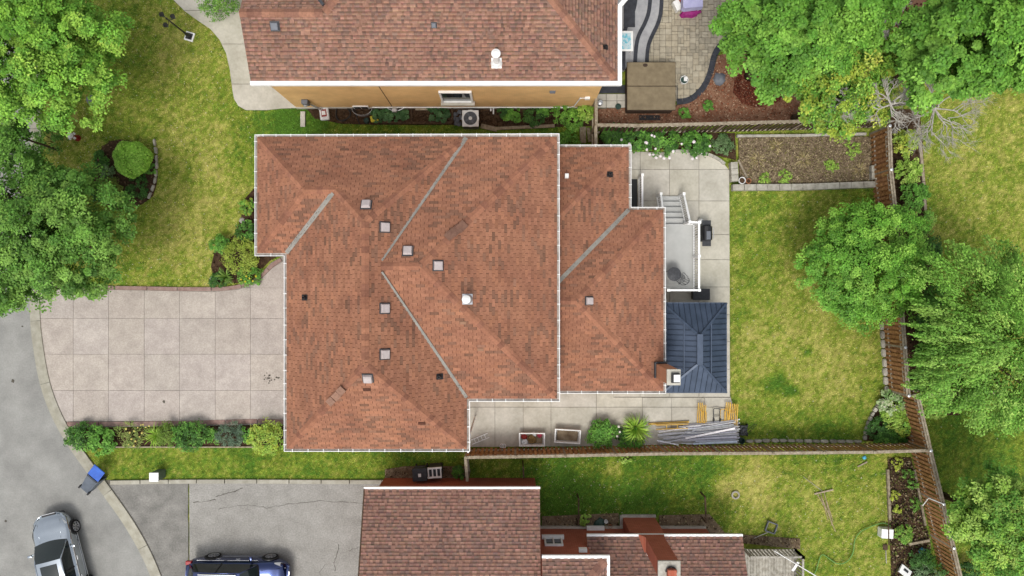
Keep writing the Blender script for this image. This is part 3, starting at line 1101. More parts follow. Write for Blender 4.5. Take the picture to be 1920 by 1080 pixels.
R.face([[(xw, yt2), (xn, yt2), (xw, yt2 - tv)]], lambda x, y: ZR + P3 * (yt2 - y))
# hip and ridge caps
hp = lambda x, y, z: (x, y, z)
z1 = ZE + P1 * h2; z2 = ZE + P1 * hw; z3 = ZE + P2 * h3; z4 = ZR + P3 * h4
dh1, dh2, dh3 = P1 * .707, P2 * .707, P3 * .707
R.cap_line((xa + .1, yt - .1, ZE + P1 * .1), (xa + h2, yt - h2, z1), dh1, dh1)
R.cap_line((xa + .1, yH + .1, ZE + P1 * .1), (xa + h2, yt - h2, z1), dh1, dh1)
R.cap_line((xa + h2, yt - h2, z1), (xg + h2, yt - h2, z1), P1, P1)
R.cap_line((xg + h2, yt - h2, z1), (xr, yt - hw, z2), dh1, dh1)
R.cap_line((xd - .3, yt - .3, ZE + P1 * .3), (xr, yt - hw, z2), dh1, dh1)
R.cap_line((xr, yt - hw, z2), (xr, yS + hw, z2), P1, P1)
R.cap_line((xg + .1, yS + .1, ZE + P1 * .1), (xr, yS + hw, z2), dh1, dh1)
R.cap_line((xd - .1, yS + .1, ZE + P1 * .1), (xr, yS + hw, z2), dh1, dh1)
R.cap_line((xb - .1, yt - .1, ZE + P2 * .1), (xb - h3, ym, z3), dh2, dh2)
R.cap_line((xb - .1, yE + .1, ZE + P2 * .1), (xb - h3, ym, z3), dh2, dh2)
R.cap_line((xv, ym, z3), (xb - h3, ym, z3), P2, P2)
R.cap_line((xe - .1, yj - .1, ZR + P3 * .1), (xe - h4, ym4, z4), dh3, dh3)
R.cap_line((xe - .1, yb2 + .1, ZR + P3 * .1), (xe - h4, ym4, z4), dh3, dh3)
R.cap_line((xn - .1, yt2 - .1, ZR + P3 * .1), (xw + .3, yt2 - tv + .3, ZR + P3 * (tv - .3)), dh3, dh3)
R.cap_line((xe - h4, ym4, z4), (xw, ym4, z4), P3, P3)
main_roof = R.finish()
for a, b in (((xg, yH, ZE), (xg + h2 - .12, yt - h2 - .12, z1 - .07)), ((xd - .03, yt - .04, ZE), (xv, ym + .25, z3 - .05)), ((xd - .03, yE + .04, ZE), (xv, ym - .25, z3 - .05)),
             ((xn, yj, ZR), (xw, yj - tv, ZR + P3 * tv))):
    m = MB()
    strip3(m, a, b, .18, .04)
    m.build('valley_flashing', 'flashing', house)
    A_, B_ = Vector(a), Vector(b)
    lm = MB()
    for _ in range(60):
        t = random.random() ** 1.5
        p = A_.lerp(B_, t) + Vector((random.gauss(0, .07), random.gauss(0, .07), .075))
        k = random.uniform(.5, 1.2)
        lm.col = (k, k * .9, k * .7)
        lm.box(p, (random.uniform(.01, .04), .015, .006), random.uniform(0, 3))
    lm.build('leaf_litter', 'wood_dark', house)['kind'] = 'stuff'
gutter(house, go, ZE - .02, True)
gutter(house, ro, ZR - .02, False)
# walls under the eaves
m = MB()
wl = offset_chain(go, -.62, True)
m.prism(wl, 0, ZE - .2)
m.build('wall', 'brick_main_y', house)
m = MB()
m.prism(offset_chain(go, -.14, True), ZE - .22, ZE - .19, bottom=True)
m.build('soffit', 'white_paint', house)
m = MB()
wr = offset_chain(ro, -.62, False)
m.prism(wr, 0, ZR - .2)
m.build('wall', 'brick_main_y', house)
m = MB()
m.prism(offset_chain(ro, -.14, False), ZR - .22, ZR - .19, bottom=True)
m.build('soffit', 'white_paint', house)

# things on the roof belong to the house
def slope_at(x, y):
    """height of the main roof above a plan point, and its gradient"""
    c = []
    if x <= xd + .01 or y < yE:
        NS = min(zN(x, y), zS(x, y), zW(x, y) if x > xg - 2 else 99, zEe(x, y)) if xg <= x <= xd and yS <= y <= yt else -9
        NW = min(zN(x, y), zWnw(x, y), zSnw(x, y)) if y >= yH and x < xg + h2 * 2 else -9
        c += [NS, NW]
    if yE <= y <= yt and x <= xb:
        c.append(min(zEn(x, y), zEs(x, y), zEee(x, y)) if x >= xv else -9)
    return max(c + [0])
def rear_at(x, y):
    a = min(ZR + P3 * (xe - x), ZR + P3 * (y - yb2), ZR + P3 * (yj - y))
    b = min(ZR + P3 * (xn - x), ZR + P3 * (yt2 - y))
    return max(a, b)
def on_roof(px, py, fn):
    z = ZE
    for _ in range(25):
        p = W(px, py, z)
        z = fn(p.x, p.y)
    return W(px, py, z)
def frame_at(p, fn):
    e = .05
    gx_, gy_ = (fn(p.x + e, p.y) - fn(p.x - e, p.y)) / (2 * e), (fn(p.x, p.y + e) - fn(p.x, p.y - e)) / (2 * e)
    n = Vector((-gx_, -gy_, 1)).normalized()
    u = Vector((1, 0, gx_)).normalized()
    v = n.cross(u)
    return Matrix((u, v, n)).transposed()
def box_vent(px, py, fn, parent, sz=.37, mname='vent_plastic'):
    p = on_roof(px, py, fn)
    fr = frame_at(p, fn)
    n = fr.col[2]
    m = MB()
    m.box(p + n * .03, (sz * 1.18, sz * 1.18, .03), mtx=fr)
    base = m.build('roof_vent', 'dark_grey' if mname == 'vent_plastic' else 'black_plastic', parent)
    m = MB()
    a, b = sz / 2, sz / 2 * .84
    V = [p + fr @ Vector((x * a, y * a, .055)) for x, y in ((-1, -1), (1, -1), (1, 1), (-1, 1))] + [p + fr @ Vector((x * b, y * b, .17)) for x, y in ((-1, -1), (1, -1), (1, 1), (-1, 1))]
    m.add(V, [(4, 5, 6, 7), (0, 1, 5, 4), (1, 2, 6, 5), (2, 3, 7, 6), (3, 0, 4, 7), (3, 2, 1, 0)])
    m.build('hood', mname, base, bevel=.02)
    return base
for q in ((687, 385), (721, 426), (765, 471), (821, 498), (721, 578), (721, 664), (690, 708)):
    box_vent(*q, slope_at, house)
box_vent(1104, 564, rear_at, house, .33)
def pipe_vent(px, py, fn, parent, r=.055, h=.28, plate=.3):
    p = on_roof(px, py, fn)
    fr = frame_at(p, fn)
    m = MB()
    m.box(p + fr.col[2] * .028, (plate, plate * .8, .02), mtx=fr)
    m.lathe(p, [(r * 2.0, .0), (r * 1.7, .06), (r * 1.1, .14)], 14)
    m.lathe(p, [(r * .98, .0), (r * .98, h), (r * .7, h), (r * .7, h - .12)], 14)
    return m.build('vent_pipe', 'black_plastic', parent)
pipe_vent(572, 558, slope_at, house)
pipe_vent(824, 706, slope_at, house)
pipe_vent(1143, 327, rear_at, house, r=.065)
def flue(px, py, fn, parent, r=.11, h=.7, mname='galvanised'):
    p = on_roof(px, py, fn)
    fr = frame_at(p, fn)
    m = MB()
    m.box(p + fr.col[2] * .03, (.42, .42, .02), mtx=fr)
    m.lathe(p, [(r * 2, 0), (r * 1.5, .12), (r, .2), (r, h)], 16)
    f = m.build('flue_pipe', mname, parent)
    m = MB()
    m.lathe(p + Vector((0, 0, h - .05)), [(r * .6, 0), (r * 1.5, .05), (r * 1.55, .1), (r * .6, .16), (0.001, .17)], 16)
    m.build('flue_cap', 'white_metal', f)
    return f
flue(876, 561, slope_at, house, .11, .55)
p = on_roof(1062, 331, rear_at)
m = MB()
m.box(p + Vector((0, 0, .14)), (.17, .2, .26))
m.build('exhaust_hood', 'white_metal', house, bevel=.02)
m = MB()       # faded replacement shingles
for (px, py, w_, l_, a, fn, cc) in ((845, 442, .42, .34, .78, slope_at, (.72, .86, 1.0)), (855, 434, .42, .34, .78, slope_at, (.62, .74, .86)), (865, 426, .42, .34, .78, slope_at, (.68, .8, .92)),
                                   (622, 751, .34, .3, .72, slope_at, (.92, 1.16, 1.35)), (632, 741, .34, .3, .72, slope_at, (1.0, 1.24, 1.42)), (641, 731, .34, .3, .72, slope_at, (.9, 1.12, 1.3)),
                                   (688, 730, .3, .13, 0, slope_at, (.3, .3, .34)), (791, 793, .3, .13, 0, slope_at, (.35, .33, .36)), (868, 605, .25, .13, 0, slope_at, (.9, 1.1, 1.15)), (901, 655, .25, .13, 0, slope_at, (.95, 1.15, 1.2))):
    p = on_roof(px, py, fn)
    fr = frame_at(p, fn)
    m2 = MB()
    m2.col = cc
    m2.box(p + fr.col[2] * (.10 if a else .03), (w_, l_, .018), mtx=fr @ Matrix.Rotation(a, 3, 'Z'))
    m2.build('patch_shingle', 'shingle_main', house)
# rear brick chimney
ZT = 5.75
c0, c1 = W(1251, 693, ZT), W(1276, 722, ZT)
cx, cy = (c0.x + c1.x) / 2, (c0.y + c1.y) / 2
sx, sy = abs(c1.x - c0.x), abs(c0.y - c1.y)
m = MB()
m.box((cx, cy, (ZT - .1) / 2 + .05), (sx - .04, sy - .04, ZT - .1))
ch = m.build('chimney', 'brick_main_y', house)
m = MB()
m.box((cx, cy, ZT - .06), (sx + .02, sy + .02, .1))
m.build('crown', 'concrete', ch, bevel=.015)
m = MB()
m.box((cx + .05, cy - .02, ZT + .05), (.34, .40, .14))
m.build('flue_liner', 'black_plastic', ch)
m = MB()
m.box((cx + .08, cy - .02, ZT + .2), (.26, .3, .03))
for a, b in ((-.1, -.12), (.1, -.12), (.1, .12), (-.1, .12)):
    m.cyl((cx + .08 + a, cy - .02 + b, ZT + .1), (cx + .08 + a, cy - .02 + b, ZT + .2), .012, n=6)
m.build('rain_cap', 'white_metal', ch)
zb = rear_at(cx - sx / 2, cy)
m = MB()
m.beam((cx - sx / 2 - .03, cy - sy / 2, zb + .1), (cx - sx / 2 - .03, cy + sy / 2 + .05, zb + .1), .06, .22)
m.beam((cx - sx / 2 - .03, cy + sy / 2 + .04, zb + .1), (cx + sx / 2, cy + sy / 2 + .04, zb + .02), .06, .2)
m.build('flashing', 'dark_grey', ch)
# downspout elbow at the south-east corner of the front block
m = MB()
q = W(877, 850, ZE)
m.tube([(q.x, q.y + .1, ZE - .12), (q.x, q.y - .02, ZE - .3), (q.x, q.y + .3, ZE - .8), (q.x, q.y + .48, ZE - 1.2), (q.x, q.y + .48, .2)], .045, 8)
m.build('downspout', 'white_metal', house)

# ------------------------------------------------------------------ NORTH HOUSE (top edge)
ZN2, PN = 5.5, 0.505
north = thing('house', 'tan brick house with speckled brown roof and white eaves at the top edge', 'house', (-3.0, 12, 0))
xL = W(470, 160, ZN2).x
yEv = W(470, 157, ZN2).y
xR = W(1163, 158, ZN2).x
rg = 10.9                                   # ridge line of the lower left block
def solve_y(px, py, yE_, zE_, pitch):
    z = zE_
    for _ in range(30):
        y = (540 - py) * (H - z) / F
        z = zE_ + pitch * (y - yE_)
    return W(px, py, z)
rl = solve_y(608, 22, yEv, ZN2, PN)
rg = rl.y
zrg = rl.z
xi = rl.x
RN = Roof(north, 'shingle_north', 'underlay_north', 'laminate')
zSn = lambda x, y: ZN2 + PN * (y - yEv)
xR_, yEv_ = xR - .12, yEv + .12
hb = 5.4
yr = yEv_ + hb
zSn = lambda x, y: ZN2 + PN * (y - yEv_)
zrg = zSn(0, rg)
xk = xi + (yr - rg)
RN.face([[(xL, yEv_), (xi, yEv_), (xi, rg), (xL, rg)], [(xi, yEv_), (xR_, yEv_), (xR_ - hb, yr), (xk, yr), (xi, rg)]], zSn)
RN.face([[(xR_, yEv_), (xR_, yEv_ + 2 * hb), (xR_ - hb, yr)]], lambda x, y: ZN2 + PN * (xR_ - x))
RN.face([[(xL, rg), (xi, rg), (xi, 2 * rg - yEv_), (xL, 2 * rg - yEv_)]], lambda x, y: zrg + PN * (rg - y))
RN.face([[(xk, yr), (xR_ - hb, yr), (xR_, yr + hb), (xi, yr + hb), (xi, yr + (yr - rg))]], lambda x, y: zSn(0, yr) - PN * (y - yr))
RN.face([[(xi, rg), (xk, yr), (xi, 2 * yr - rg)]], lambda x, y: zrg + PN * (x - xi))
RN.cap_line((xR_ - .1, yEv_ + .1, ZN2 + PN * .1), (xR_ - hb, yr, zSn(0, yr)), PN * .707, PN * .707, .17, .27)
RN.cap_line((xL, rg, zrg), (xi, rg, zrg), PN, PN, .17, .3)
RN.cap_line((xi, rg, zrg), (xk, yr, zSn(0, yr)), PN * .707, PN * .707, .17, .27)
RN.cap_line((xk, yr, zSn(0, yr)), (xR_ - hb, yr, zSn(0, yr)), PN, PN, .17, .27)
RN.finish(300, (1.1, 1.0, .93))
xRi = W(1163, 12, ZN2)
m = MB()
m.beam((xL - .02, yEv + .02, ZN2 - .06), (xR, yEv + .02, ZN2 - .06), .17, .16)
m.beam((xR - .02, yEv - .06, ZN2 - .06), (xR - .02, xRi.y, ZN2 - .06), .17, .159)
m.beam((xR - .04, xRi.y, ZN2 - .06), (xR + .3, xRi.y + .4, ZN2 - .06), .17, .158)
m.beam((xR + .3, xRi.y + .4, ZN2 - .06), (xR + .3, xRi.y + 8, ZN2 - .06), .17, .157)
m.build('gutter', 'white_paint', north)
ywN = (540 - 203.5) * H / F
xwL, xwR = W(558, 203, 0).x, W(1110, 203, 0).x
m = MB()
m.prism([(xwL, ywN), (xwR, ywN), (xwR, ywN + 9.5), (xwL, ywN + 5)], .28, ZN2 - .2)
m.build('wall', 'brick_tan', north)
m = MB()
m.prism([(xwL - .02, ywN - .03), (xwR + .02, ywN - .03), (xwR + .02, ywN + 9), (xwL - .02, ywN + 5)], 0, .28)
m.build('foundation', 'concrete', north)
m = MB()
m.prism([(xL + .03, yEv + .08), (xR - .08, yEv + .08), (xR - .08, yEv + 10.9), (xi + .1, yEv + 10.9), (xi + .1, yEv + 5), (xL + .03, yEv + 5)], ZN2 - .2, ZN2 - .17, bottom=True)
m.build('soffit', 'white_paint', north)
m = MB()
m.box((on_wall0 := -5.9, ywN - .004, 2.7), (.03, .016, 4.6))
m.build('control_joint', 'wood_dark', north)
# window in the tan wall
def on_wall(px, py, yw):
    s = yw / (540 - py)
    return ((px - 960) * s, H - s * F)
wx0, wz1 = on_wall(826, 171, ywN)
wx1, wz0 = on_wall(884, 188, ywN)
wn_ = None
m = MB()
t = .09
yf = ywN - .05
for (a, b, c, d) in ((wx0 - t, wx1 + t, wz1, wz1 + t), (wx0 - t, wx1 + t, wz0 - t, wz0), (wx0 - t, wx0, wz0, wz1), (wx1, wx1 + t, wz0, wz1)):
    m.box(((a + b) / 2, yf, (c + d) / 2), (b - a, .12, d - c))
win = m.build('window', 'white_metal', north)
m = MB()
m.box(((wx0 + wx1) / 2, ywN - .02, (wz0 + wz1) / 2), (wx1 - wx0, .02, wz1 - wz0))
m.build('pane', 'glass_dark', win)
m = MB()
m.box(((wx0 + wx1) / 2, ywN - .1, wz0 - t - .05), (wx1 - wx0 + .3, .24, .08))
m.build('sill', 'concrete', win)
# basement window, meters, pipes
bx0, _ = on_wall(663, 200, ywN)
bx1, _ = on_wall(692, 200, ywN)
m = MB()
m.box(((bx0 + bx1) / 2, ywN - .04, .38), (bx1 - bx0, .06, .42))
bw = m.build('basement_window', 'white_metal', north)
for a in (.27, .73):
    m = MB()
    m.box((bx0 + (bx1 - bx0) * a, ywN - .075, .40), ((bx1 - bx0) * .4, .02, .3))
    m.build('pane', 'glass_dark', bw)
m = MB()
pts = [((bx0 + bx1) / 2 + .5 * math.cos(PI + PI * i / 10), ywN - .06 + .34 * math.sin(PI + PI * i / 10)) for i in range(11)]
for a, b in zip(pts[:-1], pts[1:]):
    m.beam((a[0], a[1], .14), (b[0], b[1], .14), .015, .26)
m.build('window_well', 'galvanised', bw)
ex, ez = on_wall(573, 188, ywN)
m = MB()
m.box((ex, ywN - .12, ez), (.3, .2, .45))
mb = m.build('meter_box', 'vent_grey', north, bevel=.02)
m = MB()
m.tube([(ex + .1, ywN - .1, ez - .2), (ex + .3, ywN - .12, .7), (ex + .45, ywN - .14, .1)], .05, 8)
m.cyl((ex, ywN - .24, ez), (ex, ywN - .3, ez), .09, n=14)
m.build('conduit', 'galvanised', mb)
ex2, ez2 = on_wall(1106, 182, ywN)
m = MB()
m.box((ex2 - .12, ywN - .06, ez2), (.22, .1, .24))
jb = m.build('junction_box', 'white_metal', north)
m = MB()
m.tube([(ex2 - .22, ywN - .05, ez2), (ex2 - .45, ywN - .05, ez2), (ex2 - .62, ywN - .05, .55), (ex2 - .9, ywN - .05, .42), (xwL + 3.8, ywN - .05, .42)], .03, 8)
m.build('conduit', 'white_metal', jb)
vx, vz = on_wall(1036, 171, ywN)
m = MB()
m.box((vx, ywN - .03, vz), (.26, .06, .2))
for i in range(3):
    m.box((vx, ywN - .07, vz - .06 + i * .06), (.24, .04, .015))
m.build('wall_vent', 'vent_grey', north)
gxm, _ = on_wall(741, 200, ywN)
m = MB()
m.cyl((gxm - .12, ywN - .2, .5), (gxm + .12, ywN - .2, .5), .11, n=14)
m.tube([(gxm - .4, ywN - .06, .35), (gxm - .15, ywN - .2, .42), (gxm + .2, ywN - .2, .42), (gxm + .5, ywN - .06, .42)], .025, 8)
m.box((gxm, ywN - .25, .58), (.2, .16, .2))
m.build('gas_meter', 'galvanised', north)
m = MB()
for px in (920, 925):
    ax, _ = on_wall(px, 199, ywN)
    m.cyl((ax, ywN - .02, .3), (ax, ywN - (.2 if px == 920 else .34), .27), .035, n=8)
m.build('intake_pipe', 'white_metal', north)
# vents on its roof
nr = lambda x, y: min(zSn(x, y), ZN2 + PN * (xR_ - x))
box_vent(516, 49, nr, north, .33, 'vent_grey')
box_vent(814, 47, nr, north, .2, 'vent_grey')
pipe_vent(1135, 89, nr, north, .05, .24, .22)
f = flue(931, 118, nr, north, .12, 1.1, 'white_metal')
m = MB()
p = on_roof(600, 8, nr)
m.beam(p + Vector((-.2, .4, .05)), p + Vector((.15, -.05, .05)), .12, .1)
m.build('flashing', 'dark_grey', north)

# ------------------------------------------------------------------ SOUTH HOUSE (bottom edge): three stepped blocks
south = thing('house', 'red brick split-level house with mauve-brown roof at the bottom edge', 'house', (0, -13, 0))
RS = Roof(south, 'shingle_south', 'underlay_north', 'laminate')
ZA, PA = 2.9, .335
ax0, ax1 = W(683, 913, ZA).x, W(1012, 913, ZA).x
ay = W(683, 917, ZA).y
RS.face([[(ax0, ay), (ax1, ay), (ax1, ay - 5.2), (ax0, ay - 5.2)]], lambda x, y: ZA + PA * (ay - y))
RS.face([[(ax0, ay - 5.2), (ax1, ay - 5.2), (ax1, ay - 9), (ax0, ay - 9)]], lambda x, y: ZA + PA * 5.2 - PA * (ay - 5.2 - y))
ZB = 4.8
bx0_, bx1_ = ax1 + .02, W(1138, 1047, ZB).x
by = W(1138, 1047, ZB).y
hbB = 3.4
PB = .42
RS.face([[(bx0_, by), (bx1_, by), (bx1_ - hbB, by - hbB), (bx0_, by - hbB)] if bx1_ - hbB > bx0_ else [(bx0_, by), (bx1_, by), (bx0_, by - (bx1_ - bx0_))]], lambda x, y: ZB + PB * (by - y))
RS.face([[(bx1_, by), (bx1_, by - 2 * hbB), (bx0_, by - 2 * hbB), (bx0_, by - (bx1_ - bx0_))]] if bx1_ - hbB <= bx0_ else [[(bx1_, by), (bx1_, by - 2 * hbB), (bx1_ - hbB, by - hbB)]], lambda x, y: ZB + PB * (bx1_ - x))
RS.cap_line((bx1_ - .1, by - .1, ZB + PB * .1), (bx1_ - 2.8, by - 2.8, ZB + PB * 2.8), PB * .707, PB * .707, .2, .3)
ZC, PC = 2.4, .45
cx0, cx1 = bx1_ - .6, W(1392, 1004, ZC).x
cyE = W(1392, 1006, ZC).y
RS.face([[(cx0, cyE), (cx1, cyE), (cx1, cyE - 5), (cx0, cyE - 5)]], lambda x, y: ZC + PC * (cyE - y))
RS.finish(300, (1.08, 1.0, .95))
m = MB()
m.beam((ax0 - .02, ay + .05, ZA - .05), (ax1 + .02, ay + .05, ZA - .05), .1, .13)
m.build('gutter', 'white_paint', south)
m = MB()
m.beam((bx0_, by + .06, ZB - .05), (bx1_ + .12, by + .06, ZB - .05), .13, .13)
m.beam((bx1_ + .06, by, ZB - .05), (bx1_ + .06, by - 6.6, ZB - .05), .13, .129)
m.build('gutter', 'white_paint', south)
m = MB()
m.beam((cx0, cyE + .05, ZC - .05), (cx1 + .02, cyE + .05, ZC - .05), .11, .12)
m.build('gutter', 'white_paint', south)
m = MB()
m.beam((ax0, ay, ZA - .03), (ax0, ay - 5.2, ZA - .03 + PA * 5.2), .05, .14)
m.build('bargeboard', 'wood_dark', south)
yA = W(0, 896, 0).y
m = MB()
m.prism([W2(721, 896), (W(1003, 896).x, yA), (W(1003, 896).x, yA - 8), (W(721, 896).x, yA - 8)], 0, ZA - .12)
m.build('wall', 'brick_red', south)
yB = W(0, 989, 0).y
xBe = W(1086, 989, 0).x
m = MB()
m.prism([(bx0_ + .02, yB), (bx1_ - .55, yB), (bx1_ - .55, yB - 7), (bx0_ + .02, yB - 7)], 0, ZB - .1)
m.build('wall', 'brick_red', south)
yC = W(0, 988, 0).y - .03
xCe = W(1322, 986, 0).x
m = MB()
m.prism([(bx1_ - .54, yC), (xCe, yC), (xCe, yC - 6), (bx1_ - .54, yC - 6)], 0, ZC - .1)
m.build('wall', 'brick_red', south)
m = MB()
m.box(((bx0_ + xCe) / 2, yB + .05, .09), (xCe - bx0_, .1, .18))
m.build('foundation', 'concrete', south)
# window in the upper brick wall
def on_wall_s(px, py, yw):
    s = yw / (540 - py)
    return ((px - 960) * s, H - s * F)
sx0, sz0 = on_wall_s(1020, 1012, yB)
sx1, sz1 = on_wall_s(1056, 1023, yB)
m = MB()
for (a, b, c, d) in ((sx0, sx1, sz1, sz1 + .08), (sx0, sx1, sz0 - .08, sz0), (sx0, sx0 + .08, sz0, sz1), (sx1 - .08, sx1, sz0, sz1), ((sx0 + sx1) / 2 - .03, (sx0 + sx1) / 2 + .03, sz0, sz1)):
    m.box(((a + b) / 2, yB + .04, (c + d) / 2), (b - a, .12, d - c))
w2 = m.build('window', 'white_metal', south)
m = MB()
m.box(((sx0 + sx1) / 2, yB + .02, (sz0 + sz1) / 2), (sx1 - sx0, .02, sz1 - sz0))
m.build('pane', 'glass_dark', w2)
m = MB()
m.box(((sx0 + sx1) / 2, yB + .1, sz0 - .08), (sx1 - sx0 + .2, .22, .1))
m.build('sill', 'white_metal', w2)
m = MB()
lx0, lz0 = on_wall_s(1100, 993, yC)
lx1, lz1 = on_wall_s(1134, 996, yC)
m.box(((lx0 + lx1) / 2, yC + .1, .35), (lx1 - lx0, .2, .12))
m.build('ledge', 'white_metal', south)
m = MB()
lq, lz = on_wall_s(1094, 1031, yB - .3)
m.box((W(1093, 1031, 3.6).x, W(1093, 1031, 3.6).y, 3.6), (.36, .16, .2))
m.build('wall_lamp', 'white_metal', south)
m = MB()
dq = W(1216, 1036, 2.9)
m.box(dq, (.16, .22, .2))
m.build('exhaust_hood', 'white_metal', south)
# red brick chimney breast
k0, k1 = W(1167, 969, 0), W(1227, 969, 0)
zsh = 1.95
m = MB()
yk = k0.y
m.prism([(k0.x, yk), (k1.x, yk), (k1.x, yC - .02), (k0.x, yC - .02)], 0, zsh)
s0, s1 = 6.12, 6.98
m.add([(k0.x, yk, zsh), (k1.x, yk, zsh), (s1, yk - .02, zsh + .8), (s0, yk - .02, zsh + .8), (k0.x, yC - .4, zsh), (k1.x, yC - .4, zsh), (s1, yk - .7, zsh + .8), (s0, yk - .7, zsh + .8)],
      [(0, 3, 2, 1), (1, 2, 6, 5), (5, 6, 7, 4), (4, 7, 3, 0)])
m.prism([(s0, yk - .02), (s1, yk - .02), (s1, yk - .68), (s0, yk - .68)], zsh + .79, 5.5)
chs = m.build('chimney', 'brick_red', south)
m = MB()
m.box(((s0 + s1) / 2, yk - .35, 5.53), (s1 - s0 + .08, .76, .12))
m.build('crown', 'block_stone', chs, bevel=.02)
m = MB()
m.box(((s0 + s1) / 2 + .06, yk - .42, 5.72), (.36, .34, .28))
m.build('flue_liner', 'brick_red', chs)
m = MB()
m.tube([((s0 + s1) / 2 + .06 + .22 * math.cos(a), yk - .4 + .22 * math.sin(a), 5.66) for a in [i * PI / 8 for i in range(9)]], .03, 8)
m.build('flue_hood', 'black_plastic', chs)
m = MB()
m.beam((k0.x - .05, yk + .06, .06), (k1.x + .05, yk + .06, .06), .14, .12)
m.beam((k0.x - .07, yk + .1, .055), (k0.x - .07, yC, .055), .14, .11)
m.build('footing', 'block_stone', chs)
for poly in (wl, wr, [(xwL, ywN), (xwR, ywN), (xwR, ywN + 9), (xwL, ywN + 9)], [W2(721, 896), W2(1003, 896), W2(1003, 1300), W2(721, 1300)],
             [(bx0_, yB), (xCe, yB), (xCe, yB - 7), (bx0_, yB - 7)], [(k0.x, yk), (k1.x, yk), (k1.x, yC), (k0.x, yC)]):
    PAVED.append(poly)
# ------------------------------------------------------------------ fences
mat('rail_pale', A(222, 210, 190), A(192, 178, 156), rough=.9, scale=7)  # paler than the other fence wood: sunlit rail tops put into the colour
def picket_meshes(w, t, h, matname, lo=.75, hi=1.2, n=7):
    out = []
    for i in range(n):
        m = MB()
        k = random.uniform(lo, hi)
        m.col = (k, k * random.uniform(.92, 1.0), k * random.uniform(.84, 1.0))
        m.box((0, 0, h / 2), (w, t, h))
        out.append(m.mesh('picket', matname))
    return out
def fence(label, pts, h, front, pick='wood_brown', capm='wood_grey', spacing=.21, pw=.135, double=True, cap='two', rails=(.4, 1.45), group=None, gap_to_ground=.05, zcap=None):
    """pts: world plan points of the fence line; front = +1 / -1: which side (left of travel = +1) carries the front boards"""
    root = thing('wooden_fence', label, 'fence', (pts[0][0], pts[0][1], 0), group)
    P = picket_meshes(pw, .02, h - .06 - gap_to_ground, pick)
    base = Vector((pts[0][0], pts[0][1], 0))
    for a, b in zip(pts[:-1], pts[1:]):
        a, b = Vector(a), Vector(b)
        d = (b - a)
        L = d.length
        d.normalize()
        nr = Vector((-d.y, d.x)) * front
        ang = math.atan2(d.y, d.x)
        npost = max(1, round(L / 2.4))
        for i in range(npost + 1):
            if i == 0 and a != Vector(pts[0]): continue
            p = a + d * (L * i / npost)
            m = MB()
            k = random.uniform(.85, 1.1)
            m.col = (k, k, k)
            m.box((p.x, p.y, (h + .03) / 2), (.10, .10, h + .03), ang)
            po = m.build('post', 'wood_grey', root)
            m = MB()
            m.lathe((p.x, p.y, h + .03), [(.075, 0), (.075, .02), (.01, .045)], 8)
            m.build('post_cap', 'galvanised' if cap == 'two' else 'wood_grey', po)
        for z in rails:
            m = MB()
            m.beam((a.x, a.y, z), (b.x, b.y, z), .086, .05)
            m.build('rail', 'rail_pale', root)
        if cap == 'two':
            for off in (.06, -.05):
                m = MB()
                k = random.uniform(.92, 1.1)
                m.col = (k, k, k)
                q0, q1 = a + nr * off, b + nr * off
                m.beam((q0.x, q0.y, h - .02), (q1.x, q1.y, h - .02), .085, .035)
                m.build('cap_board', capm, root)
        else:
            m = MB()
            m.beam((a.x, a.y, h - .02), (b.x, b.y, h - .02), .14, .035)
            m.build('cap_board', capm, root)
        n = int(L / spacing)
        for i in range(n):
            t = (i + .5) * L / n
            for side in ((1, -1) if double else (1,)):
                p = a + d * (t + (spacing / 2 if side < 0 else 0) + random.uniform(-.008, .008)) + nr * (.036 * side)
                o = link_mesh('picket', random.choice(P), root)
                o.location = Vector((p.x, p.y, gap_to_ground)) - base
                o.rotation_euler = (random.gauss(0, .006), random.gauss(0, .006), ang + random.gauss(0, .02))
    return root
FH = 1.75
wp = lambda px, py, z=FH: W2(px, py, z)
fence('brown board fence along the rear lawn, beside the round green tree', [wp(1668, 236), wp(1671, 318), wp(1680, 400), wp(1690, 560), wp(1704, 742)], FH, -1)
fence('brown board fence slanting down the right of the lower yard, by the soil bed', [wp(1722, 745), wp(1745, 845), wp(1769, 945), wp(1808, 1110)], FH, -1)
fence('long weathered board fence between the paved side yard and the lower lawn', [wp(1738, 845), wp(1640, 848), wp(1450, 850), wp(1250, 851), wp(1060, 855), wp(873, 858)], FH, -1, pick='wood_brown', cap='one')
fence('dark slatted fence behind the peony bed, under the big maple', [wp(1120, 234), wp(1200, 235), wp(1360, 231), wp(1510, 227), wp(1664, 222)], FH, -1, pick='wood_dark', cap='one', spacing=.215, pw=.12, double=False, rails=(.18, 1.5))
fence('short fence panel joining the slatted fence to the tan brick house', [wp(1118, 186), wp(1118, 232)], FH, 1, pick='wood_brown', cap='one', double=False, spacing=.16, pw=.15)
fence('short fence panel running from the slatted fence towards the main roof', [wp(1117, 238), wp(1118, 290)], FH, 1, pick='wood_grey', cap='one', double=False, spacing=.16, pw=.15)
fence('short fence return from the long fence to the red brick house', [wp(873, 862), wp(876, 900)], FH, -1, pick='wood_grey', cap='one', double=False, spacing=.18, pw=.15)
fence('brown fence running right from the rear corner, under the feathery tree', [wp(1712, 742), wp(1880, 738)], FH, -1, pick='wood_brown', cap='one', double=False, spacing=.2, pw=.15)
fence('grey fence end at the right edge, beyond the big maple', [wp(1886, 140), wp(1990, 152)], FH, 1, pick='wood_dark', cap='one', double=False)

